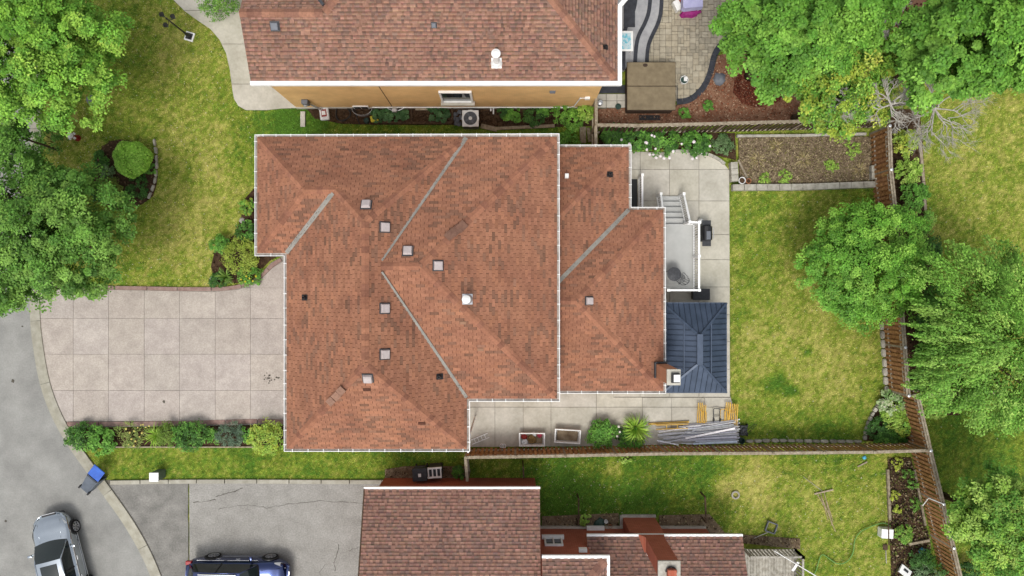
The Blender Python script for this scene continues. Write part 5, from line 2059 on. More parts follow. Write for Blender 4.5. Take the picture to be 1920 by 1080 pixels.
# dark stone border on the right
band('border', [(1268, 191), (1290, 190), (1312, 174), (1326, 152), (1334, 128), (1338, 104), (1352, 82), (1374, 60), (1386, 22), (1396, -20)], .3, 'charcoal_stone', 0.0, .06, pav, .4, kids='border_stone')
# curved steps beside the house: three tiers, each with a charcoal nosing
steps = thing('garden_steps', 'curved grey steps with charcoal edges beside the tan house', 'steps', W(1190, 60, 0))
curves = [[(1244, -30), (1243, 20), (1237, 45), (1226, 66), (1217, 88), (1215, 130)], [(1223, -30), (1221, 20), (1212, 45), (1200, 66), (1195, 88), (1193, 130)], [(1196, -30), (1194, 10), (1186, 32), (1176, 50), (1172, 70), (1172, 130)]]
for k, cv in enumerate(curves):
    z = .14 * (k + 1)
    pts = resample(smooth_line([W2(p[0], p[1], z) for p in cv], 3), .1)
    xl = W(1150, 0, 0).x
    m = MB()
    m.prism(pts + [(xl, pts[-1][1]), (xl, pts[0][1])], 0, z)
    tr = m.build('step', 'grey_step', steps)
    out = offset_chain(pts, -.02, False)
    inn = offset_chain(pts, .17, False)
    i = 0
    while i < len(pts) - 1:
        j = min(i + 4, len(pts) - 1)
        m = MB()
        Pq = [out[t] for t in range(i, j + 1)] + [inn[t] for t in range(j, i - 1, -1)]
        m.prism(Pq, z - .09, z + .012)
        m.build('nosing_stone', 'charcoal_stone', tr)
        i = j
PAVED.append([W2(1120, -30), W2(1246, -30), W2(1220, 130), W2(1180, 200), W2(1110, 200)])
m = MB()
m.box((W(1180, 20, .45).x, W(1180, 20, .45).y, .46), (.55, 1.6, .05))
m.build('landing', 'charcoal_stone', steps)
m = MB()
q0, q1 = W(1118, 165, 0), W(1176, 205, 0)
m.prism([W2(1122, 160), W2(1176, 160), W2(1176, 175), W2(1120, 175)], 0, .05)
tag(m.build('charcoal_strip', 'charcoal_stone'), kind='structure')
m = MB()
m.prism([W2(1114, 176), W2(1178, 176), W2(1178, 204), W2(1112, 204)], 0, .02)
ps = tag(m.build('slab_strip', 'joint'), kind='structure')
for px in (1117, 1137, 1157):
    for py in (177, 190):
        m = MB()
        k = random.uniform(.9, 1.05)
        m.col = (k, k, k * 1.02)
        a, b = W(px, py), W(px + 19, py + 12)
        m.box(((a.x + b.x) / 2, (a.y + b.y) / 2, .03), (b.x - a.x, a.y - b.y, .04))
        m.build('slab', 'concrete', ps)
# table-top with blue pattern under the eave
tq0, tq1 = W(1164, 58, .8), W(1187, 96, .8)
mat('blue_print', A(214, 234, 240), A(120, 205, 226), rough=.4, scale=7, contrast=(.42, .52))
mt = thing('patio_table', 'white table with pale blue patterned top beside the curved steps', 'table', W(1174, 76, 0))
m = MB()
m.box(((tq0.x + tq1.x) / 2, (tq0.y + tq1.y) / 2, .8), (tq1.x - tq0.x, tq0.y - tq1.y, .04))
m.build('tabletop', 'white_metal', mt, bevel=.03)
m = MB()
m.box(((tq0.x + tq1.x) / 2 - .04, (tq0.y + tq1.y) / 2, .824), ((tq1.x - tq0.x) * .8, (tq0.y - tq1.y) * .8, .006))
m.build('pattern', 'blue_print', mt)
for a in (tq0.x + .06, tq1.x - .06):
    for b in (tq1.y + .06, tq0.y - .06):
        m = MB()
        m.cyl((a, b, .15), (a, b, .78), .02, n=8)
        m.build('leg', 'white_metal', mt)

# ------------------------------------------------------------------ hot tub
mat('tub_cover', A(150, 135, 108), A(128, 114, 90), rough=.7, scale=3, detail=8, bump=.3, bscale=20, spec=.25)
mat('tub_side', A(78, 62, 52), rough=.7, var=.25, scale=8)
HT = .95
h0, h1 = W(1176, 116, HT), W(1267, 206, HT)
hx, hy = (h0.x + h1.x) / 2, (h0.y + h1.y) / 2
lx, ly = h1.x - h0.x, h0.y - h1.y
tub = thing('hot_tub', 'square hot tub under a folded brown cover on the upper patio', 'hot tub', (hx, hy, 0))
m = MB()
m.box((hx, hy, .44), (lx - .08, ly - .08, .84))
m.build('cabinet', 'tub_side', tub, bevel=.08)
for k, sgn in enumerate((1, -1)):
    m = MB()
    m.box((hx, hy + sgn * ly * .252, HT - .05), (lx, ly * .496 - .012, .1))
    c = m.build('cover', 'tub_cover', tub, bevel=.035)
m = MB()
m.box((hx, hy, HT - .075), (lx + .03, ly + .03, .06))
m.build('cover_skirt', 'tub_side', tub, bevel=.03)
m = MB()
m.lathe((hx - .3, hy + ly * .43, HT + .002), [(.12, 0), (.12, .008), (.001, .010)], 18, 1.0, .7)
m.build('badge', 'tub_side', tub)
m = MB()
m.tube([(hx + lx / 2 + .06, hy + .02, .3), (hx + lx / 2 + .06, hy + .02, HT + .02), (hx + lx / 2 + .06, hy - ly * .4, HT + .02), (hx + lx / 2 + .06, hy - ly * .4, .3)], .018, 6)
m.build('cover_lifter', 'dark_grey', tub)
m = MB()
m.box((W(1218, 221, .02).x, W(1218, 221, .02).y, .04), (1.05, .24, .05))
m.build('step_mat', 'black_plastic', tub)
# bucket beside the tub
q = W(1281, 152, .1)
pb = thing('skimmer_bucket', 'white and green bucket beside the hot tub', 'bucket', (q.x, q.y, .045))
m = MB()
m.lathe((q.x, q.y, .045), [(.17, 0), (.21, .28), (.19, .28), (.16, .06), (.001, .06)], 8)
m.build('bucket', 'white_metal', pb)
m = MB()
m.lathe((q.x, q.y, .045), [(.165, .08), (.18, .2), (.001, .2)], 8)
m.build('contents', 'green_plastic', pb)
m = MB()
m.box((q.x + .06, q.y + .03, .32), (.17, .2, .1))
m.build('lid', 'white_metal', pb, bevel=.02)
# table with lilac cloth and magenta cover at the very top
mat('lilac_cloth', A(206, 204, 240), A(184, 182, 224), rough=.8, scale=3)
mat('magenta_cloth', A(190, 60, 150), A(150, 40, 116), rough=.6, scale=5, bump=.5, bscale=12)
q = W(1300, 4, .8)
lt = thing('play_table', 'low table under a lilac sheet on the upper patio', 'table', (q.x, q.y, .045))
m = MB()
a, b = W(1281, -30, .8), W(1318, 15, .8)
m.add([(a.x, a.y, .82), (b.x, a.y, .82), (b.x, b.y + .06, .80), (a.x + .1, b.y, .80), (a.x, b.y + .05, .8),
       (b.x + .03, b.y + .04, .5), (a.x + .1, b.y - .04, .42), (a.x - .04, b.y + .02, .5), (b.x + .03, a.y, .5), (a.x - .04, a.y, .5)],
      [(4, 3, 2, 1, 0), (3, 6, 5, 2), (4, 7, 6, 3), (2, 5, 8, 1), (0, 9, 7, 4)])
m.build('sheet', 'lilac_cloth', lt)
for ax in (a.x + .1, b.x - .1):
    for by_ in (b.y + .1, a.y - .1):
        m = MB()
        m.cyl((ax, by_, .045), (ax, by_, .78), .025, n=8)
        m.build('leg', 'white_metal', lt)
c = W(1296, 22, .2)
o = lump('cover_heap', 'crumpled magenta cover below the lilac table on the upper patio', 'cover', (c.x, c.y, .045), .5, 'magenta_cloth', 31, .55)
o.scale = (1.05, .5, 1)
o.rotation_euler = (0, 0, .25)
q = W(1270, 10, .3)
cl = thing('cool_box', 'white cool box with red things beside the lilac table', 'cool box', (q.x, q.y, .045))
m = MB()
m.box((q.x, q.y, .22), (.32, .5, .35), .5)
m.build('box', 'white_metal', cl, bevel=.03)
m = MB()
m.lathe((q.x + .18, q.y + .25, .3), [(.001, 0), (.14, .1), (.12, .2), (.001, .25)], 12)
m.build('bag', 'red_bag', cl)

# ------------------------------------------------------------------ strip along the tan house
q = W(882, 222, .7)
mat('fan_grey', A(120, 122, 126), A(86, 88, 92), rough=.6, scale=5)
ac = thing('air_conditioner', 'grey air-conditioner unit beside the tan brick wall', 'air conditioner', (q.x, q.y, 0))
m = MB()
m.box((q.x, q.y, .37), (.78, .78, .66))
m.build('casing', 'vent_grey', ac, bevel=.06)
m = MB()
pts = [(q.x + .385 * sx, q.y + .385 * sy) for sx, sy in ((-1, -1), (1, -1), (1, 1), (-1, 1))]
ring_n = 28
m.lathe((q.x, q.y, .705), [(.42, 0), (.42, .02), (.33, .02), (.33, -.01)], ring_n)
m.build('top_ring', 'white_metal', ac)
m = MB()
m.box((q.x, q.y, .70), (.80, .80, .03))
m.build('top_plate', 'white_metal', ac, bevel=.05)
m = MB()
m.lathe((q.x, q.y, .722), [(.325, 0), (.2, .006), (.001, .01)], ring_n)
m.build('fan_opening', 'fan_grey', ac)
m = MB()
for rr in (.08, .14, .2, .26, .32):
    m.tube([(q.x + rr * math.cos(2 * PI * k / 24), q.y + rr * math.sin(2 * PI * k / 24), .745) for k in range(24)], .006, 4, closed=True)
for k in range(4):
    a = PI / 2 * k + .5
    m.beam((q.x + .05 * math.cos(a), q.y + .05 * math.sin(a), .742), (q.x + .31 * math.cos(a), q.y + .31 * math.sin(a), .738), .06, .004)
m.build('grille', 'vent_grey', ac)
m = MB()
m.lathe((q.x, q.y, .75), [(.09, 0), (.08, .02), (.001, .03)], 16)
m.build('motor_cap', 'white_metal', ac)
# bundle bag, hose, watering gear, boards
q = W(609, 214, .1)
bg = thing('bagged_goods', 'white and red printed sack lying under the tan wall', 'sack', q)
m = MB()
m.box((q.x, q.y, .14), (.46, .62, .2), .12)
m.build('sack', 'white_bag', bg, bevel=.05)
m = MB()
m.box((q.x - .01, q.y + .02, .245), (.26, .36, .012), .12)
m.build('print', 'red_bag', bg)
m = MB()
m.box((q.x - .02, q.y + .02, .254), (.18, .2, .008), .12)
m.build('label', 'white_metal', bg)
mat('hose_black', (.02, .02, .02), rough=.5)
q = W(643, 213, .05)
m = MB()
pts = []
for i in range(90):
    a = i / 90 * 2 * PI * 3.2
    r_ = .36 + .03 * math.sin(i * .7)
    pts.append((q.x + r_ * math.cos(a), q.y + r_ * math.sin(a), .05 + .02 * math.sin(i * .31) + i * .0006))
pts += [(q.x + .42, q.y + .15, .1), (q.x + .5, q.y + .35, .25), (q.x + .62, q.y + .1, .12), (q.x + .75, q.y - .35, .05), (q.x + .85, q.y - .55, .04)]
m.tube(pts, .022, 6)
tag(m.build('hose_coil', 'hose_black', origin=q), 'black hose coiled on bare earth under the tan wall', 'hose')
q = W(688, 227, .1)
wc = thing('watering_can', 'dark green watering can beside the coiled hose', 'watering can', q)
m = MB()
m.lathe((q.x, q.y, .02), [(.13, 0), (.14, .24), (.12, .26), (.12, .2)], 16)
m.build('can', 'green_plastic', wc)
mat('yellow_plastic', A(232, 220, 70), rough=.45)
q2 = W(699, 223, .15)
m = MB()
m.box((q2.x, q2.y, .12), (.22, .3, .2), .2)
m.box((q2.x + .2, q2.y - .04, .2), (.22, .07, .06), -.4)
tag(m.build('sprinkler', 'yellow_plastic', origin=(q2.x, q2.y, .02), bevel=.03), 'yellow sprinkler bottle beside the green watering can', 'sprinkler')
m = MB()
a, b = W(568, 209, .04), W(568, 238, .04)
m.box(((a.x + b.x) / 2, (a.y + b.y) / 2, .06), (.24, a.y - b.y, .06))
tag(m.build('concrete_trough', 'concrete', origin=(a.x, a.y, .02), bevel=.02), 'narrow concrete splash block on the grass under the meter box', 'splash block')
def plank(a, b, z, w, h, label, mname='wood_grey', name='timber_edging', cat='edging', k=1.0):
    m = MB()
    m.col = (k, k, k * .97)
    m.beam(W(*a, z), W(*b, z), w, h)
    return tag(m.build(name, mname, origin=W(*a, z)), label, cat)
plank((706, 229), (772, 231), .08, .1, .14, 'dark timber edging left of the air conditioner bed', 'wood_dark')
plank((772, 205), (772, 230), .08, .08, .14, 'dark timber divider between hosta beds under the window', 'wood_dark')
plank((772, 231), (848, 230), .08, .12, .14, 'weathered timber edging just left of the air conditioner', 'wood_dark')
plank((848, 203), (849, 230), .08, .1, .16, 'brown timber divider beside the grey stones', 'wood_dark')
plank((902, 236), (932, 243), .1, .22, .1, 'pale timber board edging right of the air conditioner')
plank((932, 241), (1040, 236), .1, .15, .1, 'long pale timber edging below the leafy side bed')
plank((779, 204), (802, 204), .2, .14, .04, 'cream board lying against the tan wall beside the hostas', name='board', cat='board', k=1.25)
plank((1093, 238), (1093, 268), .1, .3, .08, 'grey timber board standing at the end of the side passage', name='board', cat='board', k=.9)
plank((1103, 240), (1106, 266), .14, .16, .08, 'split grey log beside the timber board at the side passage', name='log', cat='log', k=.8)
plank((1722, 240), (1731, 340), .06, .14, .1, 'long grey board edging the neighbour lawn behind the rear fence', name='edging_board', cat='edging', k=1.1)
plank((1731, 341), (1735, 402), .06, .13, .1, 'shorter grey board continuing the neighbour lawn edge', name='edging_board', cat='edging', k=1.0)
for px, py in ((853, 214), (858, 224), (862, 210), (855, 231), (865, 220), (861, 232), (851, 222)):
    c = W(px, py, 0.03)
    o = lump('grey_stone', 'rough grey stone in the heap left of the air conditioner', 'rock', (c.x, c.y, .03), .12, 'vent_grey', px * 3 + py, .6)
    o['group'] = 'grey stones by the air conditioner'
# downspout end, satellite of green hose reel by hot tub
q = W(1125, 193, .2)
m = MB()
m.lathe((q.x, q.y, .05), [(.001, .3), (.12, .26), (.15, .1), (.1, 0)], 14)
tag(m.build('metal_urn', 'galvanised', origin=q), 'silver metal urn on the slabs beside the short fence', 'urn')
q = W(1159, 200, .1)
m = MB()
m.lathe((q.x, q.y, .04), [(.13, 0), (.15, .1), (.11, .1), (.1, .03), (.001, .03)], 14)
tag(m.build('green_bowl', 'green_plastic', origin=q), 'small green bowl on the slabs left of the hot tub', 'bowl')

# ------------------------------------------------------------------ front garden things
mat('lamp_black', (.018, .018, .02), rough=.4, spec=.5)
mat('lamp_glass', A(96, 110, 140), rough=.15, var=.2, spec=.7)
q = W(356, 69, 0)
lp = thing('lamp_post', 'black garden lamp post with three lanterns on the front lawn', 'lamp post', q)
m = MB()
m.box((q.x, q.y, .03), (.44, .44, .06), -.3)
m.build('plinth', 'white_paint', lp)
m = MB()
m.box((q.x, q.y, .08), (.3, .3, .06), -.3)
m.lathe((q.x, q.y, .1), [(.1, 0), (.09, .2), (.05, .5), (.04, .6), (.035, 2.1), (.05, 2.2), (.02, 2.3)], 14)
m.build('post', 'lamp_black', lp)
for k in range(3):
    a = 2 * PI * k / 3 + .35
    c = Vector((q.x + .3 * math.cos(a), q.y + .3 * math.sin(a), 2.2))
    m = MB()
    m.tube([(q.x, q.y, 2.1), (q.x + .16 * math.cos(a), q.y + .16 * math.sin(a), 2.05), (c.x, c.y, 2.12)], .018, 6)
    m.build('arm', 'lamp_black', lp)
    m = MB()
    m.lathe(c, [(.05, -.1), (.09, .12)], 6)
    lan = m.build('lantern', 'lamp_glass', lp)
    m = MB()
    m.lathe(c, [(.13, .11), (.12, .14), (.06, .2), (.02, .24), (.001, .28)], 6)
    m.build('lantern_cap', 'lamp_black', lan)
mat('hydrant_red', A(158, 40, 30), A(120, 28, 22), rough=.5, scale=8)
q = W(146, 259, 0)
hy = thing('fire_hydrant', 'red fire hydrant with white cap on the front lawn', 'hydrant', q)
m = MB()
m.lathe(q, [(.16, 0), (.16, .05), (.11, .06), (.11, .5), (.14, .52), (.14, .56)], 16)
m.build('barrel', 'hydrant_red', hy)
m = MB()
m.lathe(q, [(.14, .56), (.13, .66), (.08, .73), (.03, .75), (.03, .79), (.001, .79)], 16)
m.build('bonnet', 'white_metal', hy)
for a in (0, PI, -PI / 2):
    m = MB()
    m.cyl((q.x + .1 * math.cos(a + .9), q.y + .1 * math.sin(a + .9), .45), (q.x + .2 * math.cos(a + .9), q.y + .2 * math.sin(a + .9), .45), .06, n=10)
    m.build('nozzle', 'white_metal', hy)
mat('pedestal_green', A(120, 134, 118), A(102, 116, 102), rough=.6, scale=4)
q = W(303, 887, 0)
ub = thing('utility_pedestal', 'small green utility box with white top beside the concrete edging', 'utility box', q)
m = MB()
m.box((q.x, q.y, .36), (.42, .4, .72))
m.build('cabinet', 'pedestal_green', ub, bevel=.02)
m = MB()
m.box((q.x, q.y, .735), (.45, .43, .03))
m.build('top', 'white_paint', ub, bevel=.01)

# ------------------------------------------------------------------ bins
mat('bin_grey', A(104, 112, 124), A(88, 96, 106), rough=.5, scale=4, spec=.35)
mat('bin_blue', A(58, 112, 214), A(44, 92, 190), rough=.4, scale=4, spec=.4)
def cart(name, label, lidm, bodym):
    """wheeled cart built upright at the origin: opening up, front towards +x, hinge at -x"""
    r = thing(name, label, 'bin')
    m = MB()
    b, t = (.22, .24), (.30, .33)
    V = []
    for (hx_, hy_), z in ((b, .05), (t, .98)):
        V += [(-hx_, -hy_, z), (hx_, -hy_, z), (hx_, hy_, z), (-hx_, hy_, z)]
    ti = (.275, .305)
    V += [(-ti[0], -ti[1], .98), (ti[0], -ti[1], .98), (ti[0], ti[1], .98), (-ti[0], ti[1], .98)]
    V += [(-.2, -.22, .1), (.2, -.22, .1), (.2, .22, .1), (-.2, .22, .1)]
    F_ = [(3, 2, 1, 0)]
    for a in (0, 4, 8):
        F_ += [(a + i, a + (i + 1) % 4, a + 4 + (i + 1) % 4, a + 4 + i) for i in range(4)]
    m.add(V, F_)
    m.mi = 1
    m.add([(-.2, -.22, .11), (.2, -.22, .11), (.2, .22, .11), (-.2, .22, .11)], [(0, 1, 2, 3)])
    body = m.build('body', [bodym, 'black_plastic'], r)
    m = MB()
    for y in (-.335, .335):
        m.box((0, y, .93), (.62, .02, .08))
    m.box((.31, 0, .93), (.02, .68, .08))
    m.box((.29, 0, .6), (.02, .2, .14))
    m.build('rim', bodym, body)
    for y in (-.27, .27):
        m = MB()
        m.cyl((-.22, y - .03, .11), (-.22, y + .03, .11), .11, n=14)
        m.build('wheel', 'black_plastic', r)
    m = MB()
    m.tube([(-.3, -.25, .9), (-.38, -.24, .95), (-.38, .24, .95), (-.3, .25, .9)], .02, 6)
    m.build('handle', bodym, r)
    return r
cb = cart('recycling_bin', 'grey recycling cart lying across the kerb with blue lid open', 'bin_blue', 'bin_grey')
m = MB()
m.box((-.36, 0, 1.3), (.05, .66, .60))
ld = m.build('lid', 'bin_blue', cb, bevel=.03)
m = MB()
m.box((-.345, 0, 1.25), (.02, .3, .25))
m.build('lid_panel', 'bin_blue', ld)
m = MB()
m.box((-.34, 0, 1.0), (.03, .6, .25))
m.build('lid_inside', 'black_plastic', ld)
m = MB()
m.box((.285, 0, .8), (.012, .2, .12))
m.build('sticker', 'white_metal', cb)
# lay it on its back: opening towards the upper right of the photo, front side facing up
dq = (Vector(W(204, 868, 0)) - Vector(W(162, 918, 0))).normalized()
axis_z = (dq * math.cos(.12) + Vector((0, 0, math.sin(.12)))).normalized()
axis_y = Vector((0, 0, 1)).cross(axis_z).normalized()
axis_x = axis_y.cross(axis_z)
pb0 = W(162, 918, .27)
cb.matrix_world = Matrix.Translation(pb0) @ Matrix((axis_x, axis_y, axis_z)).transposed().to_4x4()
b1 = cart('wheeled_bin', 'black wheeled bin with white sticker beside the red brick wall', 'black_plastic', 'dark_grey')
m = MB()
m.box((0, 0, 1.0), (.64, .7, .05))
l_ = m.build('lid', 'dark_grey', b1, bevel=.03)
m = MB()
m.box((.02, 0, 1.03), (.16, .14, .012))
m.build('sticker', 'white_metal', l_)
q = W(789, 893, .0)
b1.location = (W(787, 890, 1.0).x, W(787, 890, 1.0).y, .03)
b1.rotation_euler = (0, 0, -PI / 2 + .06)
b2 = thing('storage_crate', 'light grey slatted crate on the black bin beside the red brick wall', 'crate', W(815, 886, 0))
q = W(815, 886, .9)
m = MB()
m.box((q.x, q.y, .45), (.62, .5, .84), .08)
m.build('bin', 'dark_grey', b2, bevel=.03)
m = MB()
for a in (-.3, -.1, .1, .3):
    m.box((q.x + a, q.y, .92), (.06, .5, .05), .08)
m.box((q.x, q.y + .22, .93), (.68, .08, .07), .08)
m.box((q.x, q.y - .22, .93), (.68, .08, .07), .08)
m.build('slats', 'white_metal', b2)

# ------------------------------------------------------------------ lower yard things
ringm = MB()
q = W(1379, 928, .05)
ringm.tube([(q.x + .17 * math.cos(2 * PI * k / 20), q.y + .17 * math.sin(2 * PI * k / 20), .07) for k in range(20)], .045, 8, closed=True)
tag(ringm.build('stone_ring', 'block_stone', origin=q), 'pale concrete ring lying on the lower lawn', 'ring')
plank((1527, 926), (1562, 918), .05, .07, .05, 'pale batten across the top of the sticks on the lower lawn', name='batten', cat='batten', k=1.2)
STK = [((1538, 923), (1553, 975)), ((1545, 922), (1560, 985)), ((1533, 928), (1556, 966)), ((1540, 930), (1566, 996)), ((1550, 940), (1562, 978))]
for k, (a, b) in enumerate(STK):
    m = MB()
    m.col = (1.15, 1.1, .95)
    m.tube([W(*a, .06 + .012 * k), W(*b, .05 + .012 * k)], .02, 6)
    tag(m.build('garden_stake', 'wood_grey', origin=W(*a, .06)), 'thin wooden stake in the loose bundle lying on the lower lawn', 'stake', 'stakes on the lower lawn')
m = MB()
m.tube([W(1506, 894, .04), W(1525, 908, .05), W(1541, 920, .05)], .012, 5)
tag(m.build('bamboo_cane', 'dead_twig', origin=W(1506, 894, .04)), 'thin cane lying above the stake bundle on the lower lawn', 'cane')
m = MB()
m.beam(W(1608, 875, .04), W(1626, 866, .04), .06, .03)
tag(m.build('wood_offcut', 'wood_grey', origin=W(1608, 875, .04)), 'short wood offcut on the lower lawn near the soil bed', 'offcut')
q = W(1446, 989, .1)
sv = thing('soil_sieve', 'square soil sieve with wooden handle beside the lower deck', 'sieve', q)
m = MB()
for a, b in (((-.24, -.24), (.24, -.24)), ((.24, -.24), (.24, .24)), ((.24, .24), (-.24, .24)), ((-.24, .24), (-.24, -.24))):
    R3 = Matrix.Rotation(-.35, 3, 'Z')
    m.beam(q + R3 @ Vector((*a, 0)), q + R3 @ Vector((*b, 0)), .05, .12)
m.build('frame', 'vent_grey', sv)
m = MB()
m.tube([q + Vector((-.1, -.2, .02)), W(1414, 1009, .05)], .022, 6)
m.build('handle', 'dead_twig', sv)
mat('hose_green', A(120, 170, 90), rough=.5)
m = MB()
hp_ = [(1668, 985), (1655, 978), (1636, 984), (1612, 994), (1600, 1010), (1599, 1035), (1588, 1052), (1570, 1058), (1553, 1046), (1540, 1036), (1534, 1048), (1530, 1066), (1520, 1085)]
m.tube([(p[0], p[1], .09) for p in smooth_line([W2(*p) for p in hp_], 3)], .026, 6)
tag(m.build('garden_hose', 'hose_green', origin=W(1668, 985, 0)), 'thin green hose snaking over the lower lawn', 'hose')
q = W(1664, 1001, .4)
fb = thing('white_bin', 'white box with a pole across it beside the soil bed', 'box', (q.x, q.y, 0))
m = MB()
m.box((q.x, q.y, .22), (.58, .46, .4), -.05)
m.build('box', 'white_paint', fb, bevel=.02)
m = MB()
m.beam((q.x + .02, q.y + .75, .44), (q.x + .05, q.y - .55, .44), .04, .04)
m.build('pole', 'wood_dark', fb)
q = W(1660, 1027, .05)
sh = thing('shovel', 'brown shovel lying on the grass below the white box', 'shovel', q)
m = MB()
m.tube([W(1661, 1032, .06), W(1662, 1056, .05)], .02, 6)
m.build('handle', 'dead_twig', sh)
m = MB()
m.box(W(1660, 1026, .06), (.24, .28, .03))
m.build('blade', 'wood_dark', sh, bevel=.02)
mat('blue_bag', A(92, 186, 226), rough=.4, bump=.4, bscale=14, var=.2)
c = W(1729, 1033, .06)
lump('plastic_bag', 'light blue bag in the soil bed by the slanting fence', 'bag', (c.x, c.y, .04), .17, 'blue_bag', 8)
c = W(1621, 858, .02)
lump('plastic_bag', 'small turquoise bag on the grass below the long fence', 'bag', (c.x, c.y, .0), .1, 'blue_bag', 9)
q = W(1699, 1073, .3)
m = MB()
R3 = Matrix.Rotation(.9, 3, 'Z') @ Matrix.Rotation(.3, 3, 'Y')
m.box((q.x, q.y, .2), (.42, .6, .08), mtx=R3)
wb_ = thing('vent_board', 'white board with dark vent at the bottom of the soil bed', 'board', (q.x, q.y, 0))
m.build('panel', 'white_paint', wb_)
m = MB()
m.box(Vector((q.x, q.y, .2)) + R3 @ Vector((.05, 0, .05)), (.12, .26, .02), mtx=R3)
m.build('vent', 'dark_grey', wb_)
plank((1704, 1020), (1742, 1013), .1, .12, .12, 'short timber divider across the soil bed by the fence')
plank((1664, 880), (1668, 975), .06, .12, .12, 'long timber edging on the lawn side of the soil bed', k=.9)
plank((1714, 880), (1735, 985), .06, .1, .1, 'thin timber edging on the fence side of the soil bed', k=.8)
# white bent pole on the slanting fence
m = MB()
m.tube([W(1730, 948, .9), W(1741, 934, 1.75), W(1772, 946, 1.82)], .025, 8)
tag(m.build('bent_pole', 'white_metal', origin=W(1741, 934, 1.7)), 'white bent pole fixed over the slanting brown fence', 'pole')
# dark posts beside the red house
for k, (a, b, h_, lab) in enumerate((((1085, 935), (1085, 985), .8, 'dark fence stub running up from the red house, left of the chimney'), ((1322, 932), (1324, 980), .8, 'thin dark fence stub right of the brick chimney'), ((981, 876), (982, 896), 1.2, 'short dark gate post at the corner of the red house'))):
    r = thing('garden_fence', lab, 'fence', W(*b, 0))
    m = MB()
    p0, p1 = W(*a, h_), W(*b, h_)
    m.beam((p0.x, p0.y, h_), (p1.x, p1.y, h_), .07, .06)
    m.build('rail', 'wood_dark', r)
    for i in (0, 1):
        m = MB()
        p = p0 + (p1 - p0) * i
        m.box((p.x, p.y, h_ / 2), (.06, .06, h_))
        m.build('post', 'wood_dark', r)
c = W(1125, 984, .1)
lump('toy_heap', 'heap of green and white garden things against the red brick wall', 'garden things', (c.x, c.y, .03), .3, 'green_plastic', 14, .5)
for k, (px, py) in enumerate(((1136, 977), (1131, 989), (1144, 986))):
    c = W(px, py, .1)
    m = MB()
    m.lathe((c.x, c.y, .03), [(.07, 0), (.1, .16), (.085, .16), (.07, .04), (.001, .04)], 12)
    tag(m.build('flower_pot', 'terracotta' if k else 'white_metal', origin=c), ('small white pot beside the green heap at the red brick wall', 'terracotta pot in front of the green heap by the red wall', 'terracotta pot nearest the chimney breast at the red wall')[k], 'pot')

# lower grey deck of the red house
DZ2 = .8
e0, e1 = W(1396, 1030, DZ2), W(1490, 1200, DZ2)
dk = thing('deck', 'weathered grey plank deck with railing at the bottom edge', 'deck', (e0.x, e0.y, 0))
n = int((e1.x - e0.x) / .14)
for i in range(n):
    m = MB()
    k = random.uniform(.85, 1.12)
    m.col = (k, k, k * .98)
    m.box((e0.x + (i + .5) * (e1.x - e0.x) / n, (e0.y + e1.y) / 2, DZ2 - .02), ((e1.x - e0.x) / n - .012, e0.y - e1.y, .035))
    m.build('plank', 'deck_plank', dk)
m = MB()
m.box(((e0.x + e1.x) / 2, e0.y - .1, DZ2 - .14), (e1.x - e0.x, .05, .2))
m.build('joist', 'wood_dark', dk)
railing(dk, (e0.x, e0.y, DZ2), (e1.x, e0.y, DZ2), .95, .17, mname='deck_plank', bal=.06)
railing(dk, (e1.x, e0.y, DZ2), (e1.x, e1.y, DZ2), .95, .17, mname='deck_plank', bal=.06)
PAVED.append([(e0.x, e0.y), (e1.x, e0.y), (e1.x, e1.y), (e0.x, e1.y)])
m = MB()
m.tube([W(1452, 1033, 1.9), W(1500, 1062, 2.4), W(1560, 1098, 2.9)], .025, 6)
cl = thing('clothes_pole', 'thin white pole slanting out over the grey deck', 'pole', W(1452, 1033, .8))
m.build('pole', 'white_metal', cl)
m = MB()
m.beam(W(1452, 1033, .8), W(1452, 1033, 1.9), .04, .04)
m.beam(W(1486, 1070, 2.2), W(1497, 1054, 2.3), .12, .03)
m.build('bracket', 'white_metal', cl)

# ------------------------------------------------------------------ cars
mat('car_silver', (.36, .40, .44), rough=.16, metal=1.0, var=.04, spec=.5, coat=1.0)
mat('car_blue', (.013, .028, .11), rough=.15, metal=.9, var=.05, spec=.5, coat=1.0)
mat('car_glass', (.012, .018, .018), rough=.04, var=.05, spec=.55)
mat('chrome', (.8, .8, .8), rough=.12, metal=1.0, var=.02)
mat('headlamp', (.5, .52, .54), rough=.25, var=.1, spec=.4)
mat('tail_red', A(176, 34, 36), rough=.2, var=.1, coat=1.0)
mat('tyre', (.014, .014, .015), rough=.85, var=.15)
mat('rim', (.5, .5, .52), rough=.3, metal=.8, var=.05)
def lerp_tab(tab, x):
    for (a, va), (b, vb) in zip(tab[:-1], tab[1:]):
        if a <= x <= b:
            t = (x - a) / (b - a)
            t = t * t * (3 - 2 * t) * .35 + t * .65
            return va + (vb - va) * t
    return tab[0][1] if x < tab[0][0] else tab[-1][1]
